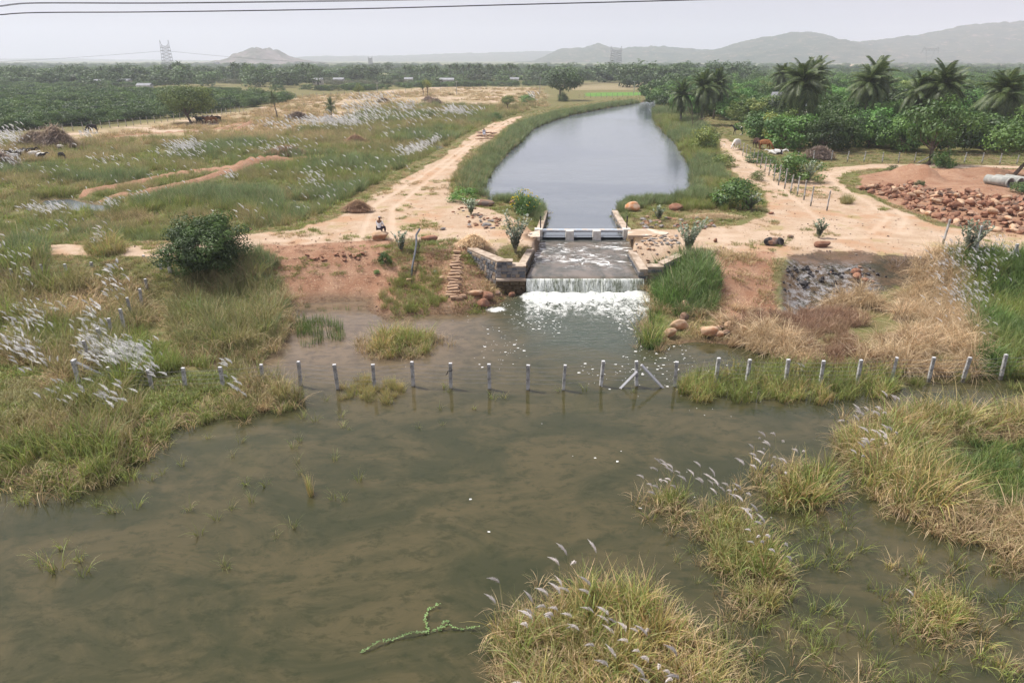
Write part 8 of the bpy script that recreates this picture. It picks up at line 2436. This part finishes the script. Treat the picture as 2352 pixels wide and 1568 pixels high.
clump('grass_tuft', 'slender lone tuft with its reflection in the open pond on the left', [(700, 1140), (704, 1132), (716, 1132), (719, 1140), (710, 1145)], [('upright', 26, 0.85)], (), 408, fringe=False)
clump('grass_islet', 'low golden grass islet in the brown water left of the waterfall', [(832, 800), (850, 782), (900, 772), (960, 768), (995, 788), (985, 812), (920, 822), (860, 822)], [('fgold', 7.2, 1.01), ('fgreen', 3.6, 0.99), ('ftan', 2.7, 0.79)], (), 409)
clump('round_grass_clump', 'large round olive grass clump between the dark tree and the inlet', [(392, 770), (388, 720), (430, 680), (520, 655), (600, 655), (655, 690), (665, 740), (640, 790), (590, 825), (480, 822), (420, 805)], [('folive', 5.0, 1.18), ('fblue', 1.2, 1.1), ('fgreen', 1.6, 1.0), ('ftan', 2.8, 1.3)], (), 410, z=0.25)
clump('dark_grass_clump', 'dark blue green grass clump behind the large round clump', [(560, 640), (600, 615), (640, 630), (665, 690), (640, 700), (600, 670)], [('fblue', 5.4, 1.05)], (), 411, z=0.9)
clump('fan_grass_clump', 'fan shaped tan clump leaning right, between the left fence posts', [(262, 735), (275, 700), (330, 695), (352, 725), (330, 755), (290, 755)], [('ftan', 6.3, 1.7), ('folive', 3.6, 1.45)], (), 412, z=0.3)
clump('fan_grass_clump', 'golden clump with white plumes at the left track edge', [(205, 612), (222, 598), (275, 598), (300, 612), (270, 626), (225, 624)], [('fgold', 5.4, 1.47), ('folive', 3.6, 1.37)], [(232, 553), (238, 546), (245, 542), (250, 556), (240, 562), (226, 566), (230, 572), (256, 560), (246, 568), (236, 555)], 413, z=1.0, pz=2.3, psc=1.0)
clump('dark_grass_clump', 'dark green clump beside the track at the left', [(30, 625), (50, 600), (110, 598), (130, 615), (110, 640), (50, 640)], [('fblue', 5.4, 1.42)], (), 414, z=0.8)
clump('dark_green_clump', 'tall dark green rounded clump right beside the waterfall', [(1493, 690), (1490, 660), (1500, 632), (1560, 622), (1625, 640), (1650, 680), (1640, 712), (1570, 722), (1515, 715)], [('flush', 8.1, 1.58), ('fblue', 2.7, 1.37)], (), 415, z=0.5)
clump('bright_grass_clump', 'bright green clump at the water edge right of the foam', [(1484, 800), (1482, 745), (1500, 722), (1530, 722), (1540, 760), (1515, 800)], [('flush', 8.1, 1.12), ('fgreen', 4.5, 1.12)], (), 416)
clump('right_islet', 'broad islet of curling straw coloured grass at the right edge', [(1935, 1010), (1980, 975), (2090, 955), (2200, 950), (2352, 940), (2600, 930), (2600, 1010), (2352, 1010), (2200, 1015), (2140, 1030), (2150, 1090), (2240, 1150), (2200, 1195), (2110, 1205), (2040, 1180), (1990, 1120), (1945, 1060)], [('ftan', 5.4, 1.16), ('fgold', 4.5, 1.25), ('fstraw', 2, 0.75), ('fgreen', 1.8, 1.06)],
      [(1960, 938), (1975, 945), (1985, 935), (1995, 950), (2010, 930), (2025, 925), (2035, 940), (2045, 915), (2030, 905), (2050, 905), (2015, 945), (1970, 955), (2000, 940), (1990, 1000), (2000, 985), (2010, 995), (2020, 985), (2030, 975), (2040, 985), (2015, 1005), (2030, 998), (1975, 1010), (1985, 1015), (2050, 985), (1995, 1010), (2005, 1005), (1965, 1028), (2040, 1000), (1945, 950), (2060, 912), (1980, 1030)], 417, psc=0.95)
clump('green_meadow_patch', 'bright green grass patch in the middle of the right islet', [(2145, 1035), (2200, 1015), (2352, 1010), (2600, 1010), (2600, 1180), (2352, 1180), (2250, 1150), (2160, 1095)], [('flush', 8.1, 0.66), ('fgreen', 5.4, 0.66)], (), 418, fringe=False)
clump('tan_grass_clump', 'curled tan clump low at the right edge', [(2250, 1210), (2352, 1180), (2600, 1180), (2600, 1320), (2352, 1300), (2290, 1260)], [('ftan', 5.4, 0.79), ('sparsetan', 6, 0.75)], (), 419)
clump('desert_tuft', 'stiff tuft on the track bend right of the last bare posts', [(1930, 466), (1940, 458), (1952, 460), (1955, 468), (1942, 472)], [('folive', 11, 1.21)], (), 420, z=2.1, fringe=False)

# floating weed branches
M_WEED = leaf_material('weed_leaf', 0.3, 0.5)
M_STEM = noisy('weed_stem', (0.20, 0.24, 0.10), (0.26, 0.30, 0.14), 5, rnd=0)
wr = empty('water_weed', P(985, 1455, 0.0), label='leafy green weed branches floating in the open pond', cat='weed')
o0 = Vector(P(985, 1455, 0.0))
rw = np.random.RandomState(12)
for pl in ([(830, 1500), (870, 1480), (905, 1470), (950, 1458), (985, 1455)], [(985, 1455), (975, 1430), (985, 1400), (1012, 1392)], [(990, 1452), (1030, 1442), (1060, 1446), (1102, 1445)], [(1010, 1450), (1020, 1435), (1035, 1428)]):
    mb = MB(); q = [Vector(P(a, b, 0.0)) - o0 + Vector((0, 0, 0.03 + 0.10 * (i % 2))) for i, (a, b) in enumerate(pl)]
    mb.tube(q, 0.006, 4); V = []; F = []; C = []
    for i in range(len(q) - 1):
        L_ = (q[i + 1] - q[i]).length
        for k in range(int(L_ * 60)):
            p = q[i].lerp(q[i + 1], rw.rand()); d = Vector(rw.normal(0, 1, 3)); d.z = abs(d.z) * 0.6; d.normalize(); s_ = d.cross(Vector((0, 0, 1))).normalized(); l = 0.04 + 0.045 * rw.rand(); n0 = len(V)
            V += [p, p + d * l * 0.5 + s_ * l * 0.25, p + d * l, p + d * l * 0.5 - s_ * l * 0.25]; F.append((n0, n0 + 1, n0 + 2, n0 + 3)); C += [np.array((0.22, 0.36, 0.12)) * (0.8 + 0.5 * rw.rand())] * 4
    br = link('branch', mb.mesh('branch', M_STEM), parent=wr)
    link('leaves', npmesh('leaves', np.array([tuple(v) for v in V]), np.array(F), M_WEED, col=np.array(C)), parent=br)
# yellow flowers of the bush by the inlet
for px, py, w_, lab in ((1206, 478, 2.4, 'small yellow flowers on the bush before the left inlet grass'),):
    x, y, z = G(1206, 492); mb = MB(); rr = np.random.RandomState(2)
    for k in range(60):
        a = rr.rand() * 6.28; e = rr.rand() * 1.4; rad = Vector((math.cos(a) * math.cos(e) * 1.35, math.sin(a) * math.cos(e) * 1.35, math.sin(e) * 1.45 + 0.75))
        mb.box(rad, (0.09, 0.09, 0.06))
    par = [o for o in bpy.data.objects if o.get('label') == 'yellow flowering green bush before the left inlet grass'][0]
    link('flowers', mb.mesh('flowers', noisy('yellow_petal', (0.75, 0.55, 0.03), (0.8, 0.62, 0.05), 4)), parent=par, kind='stuff')
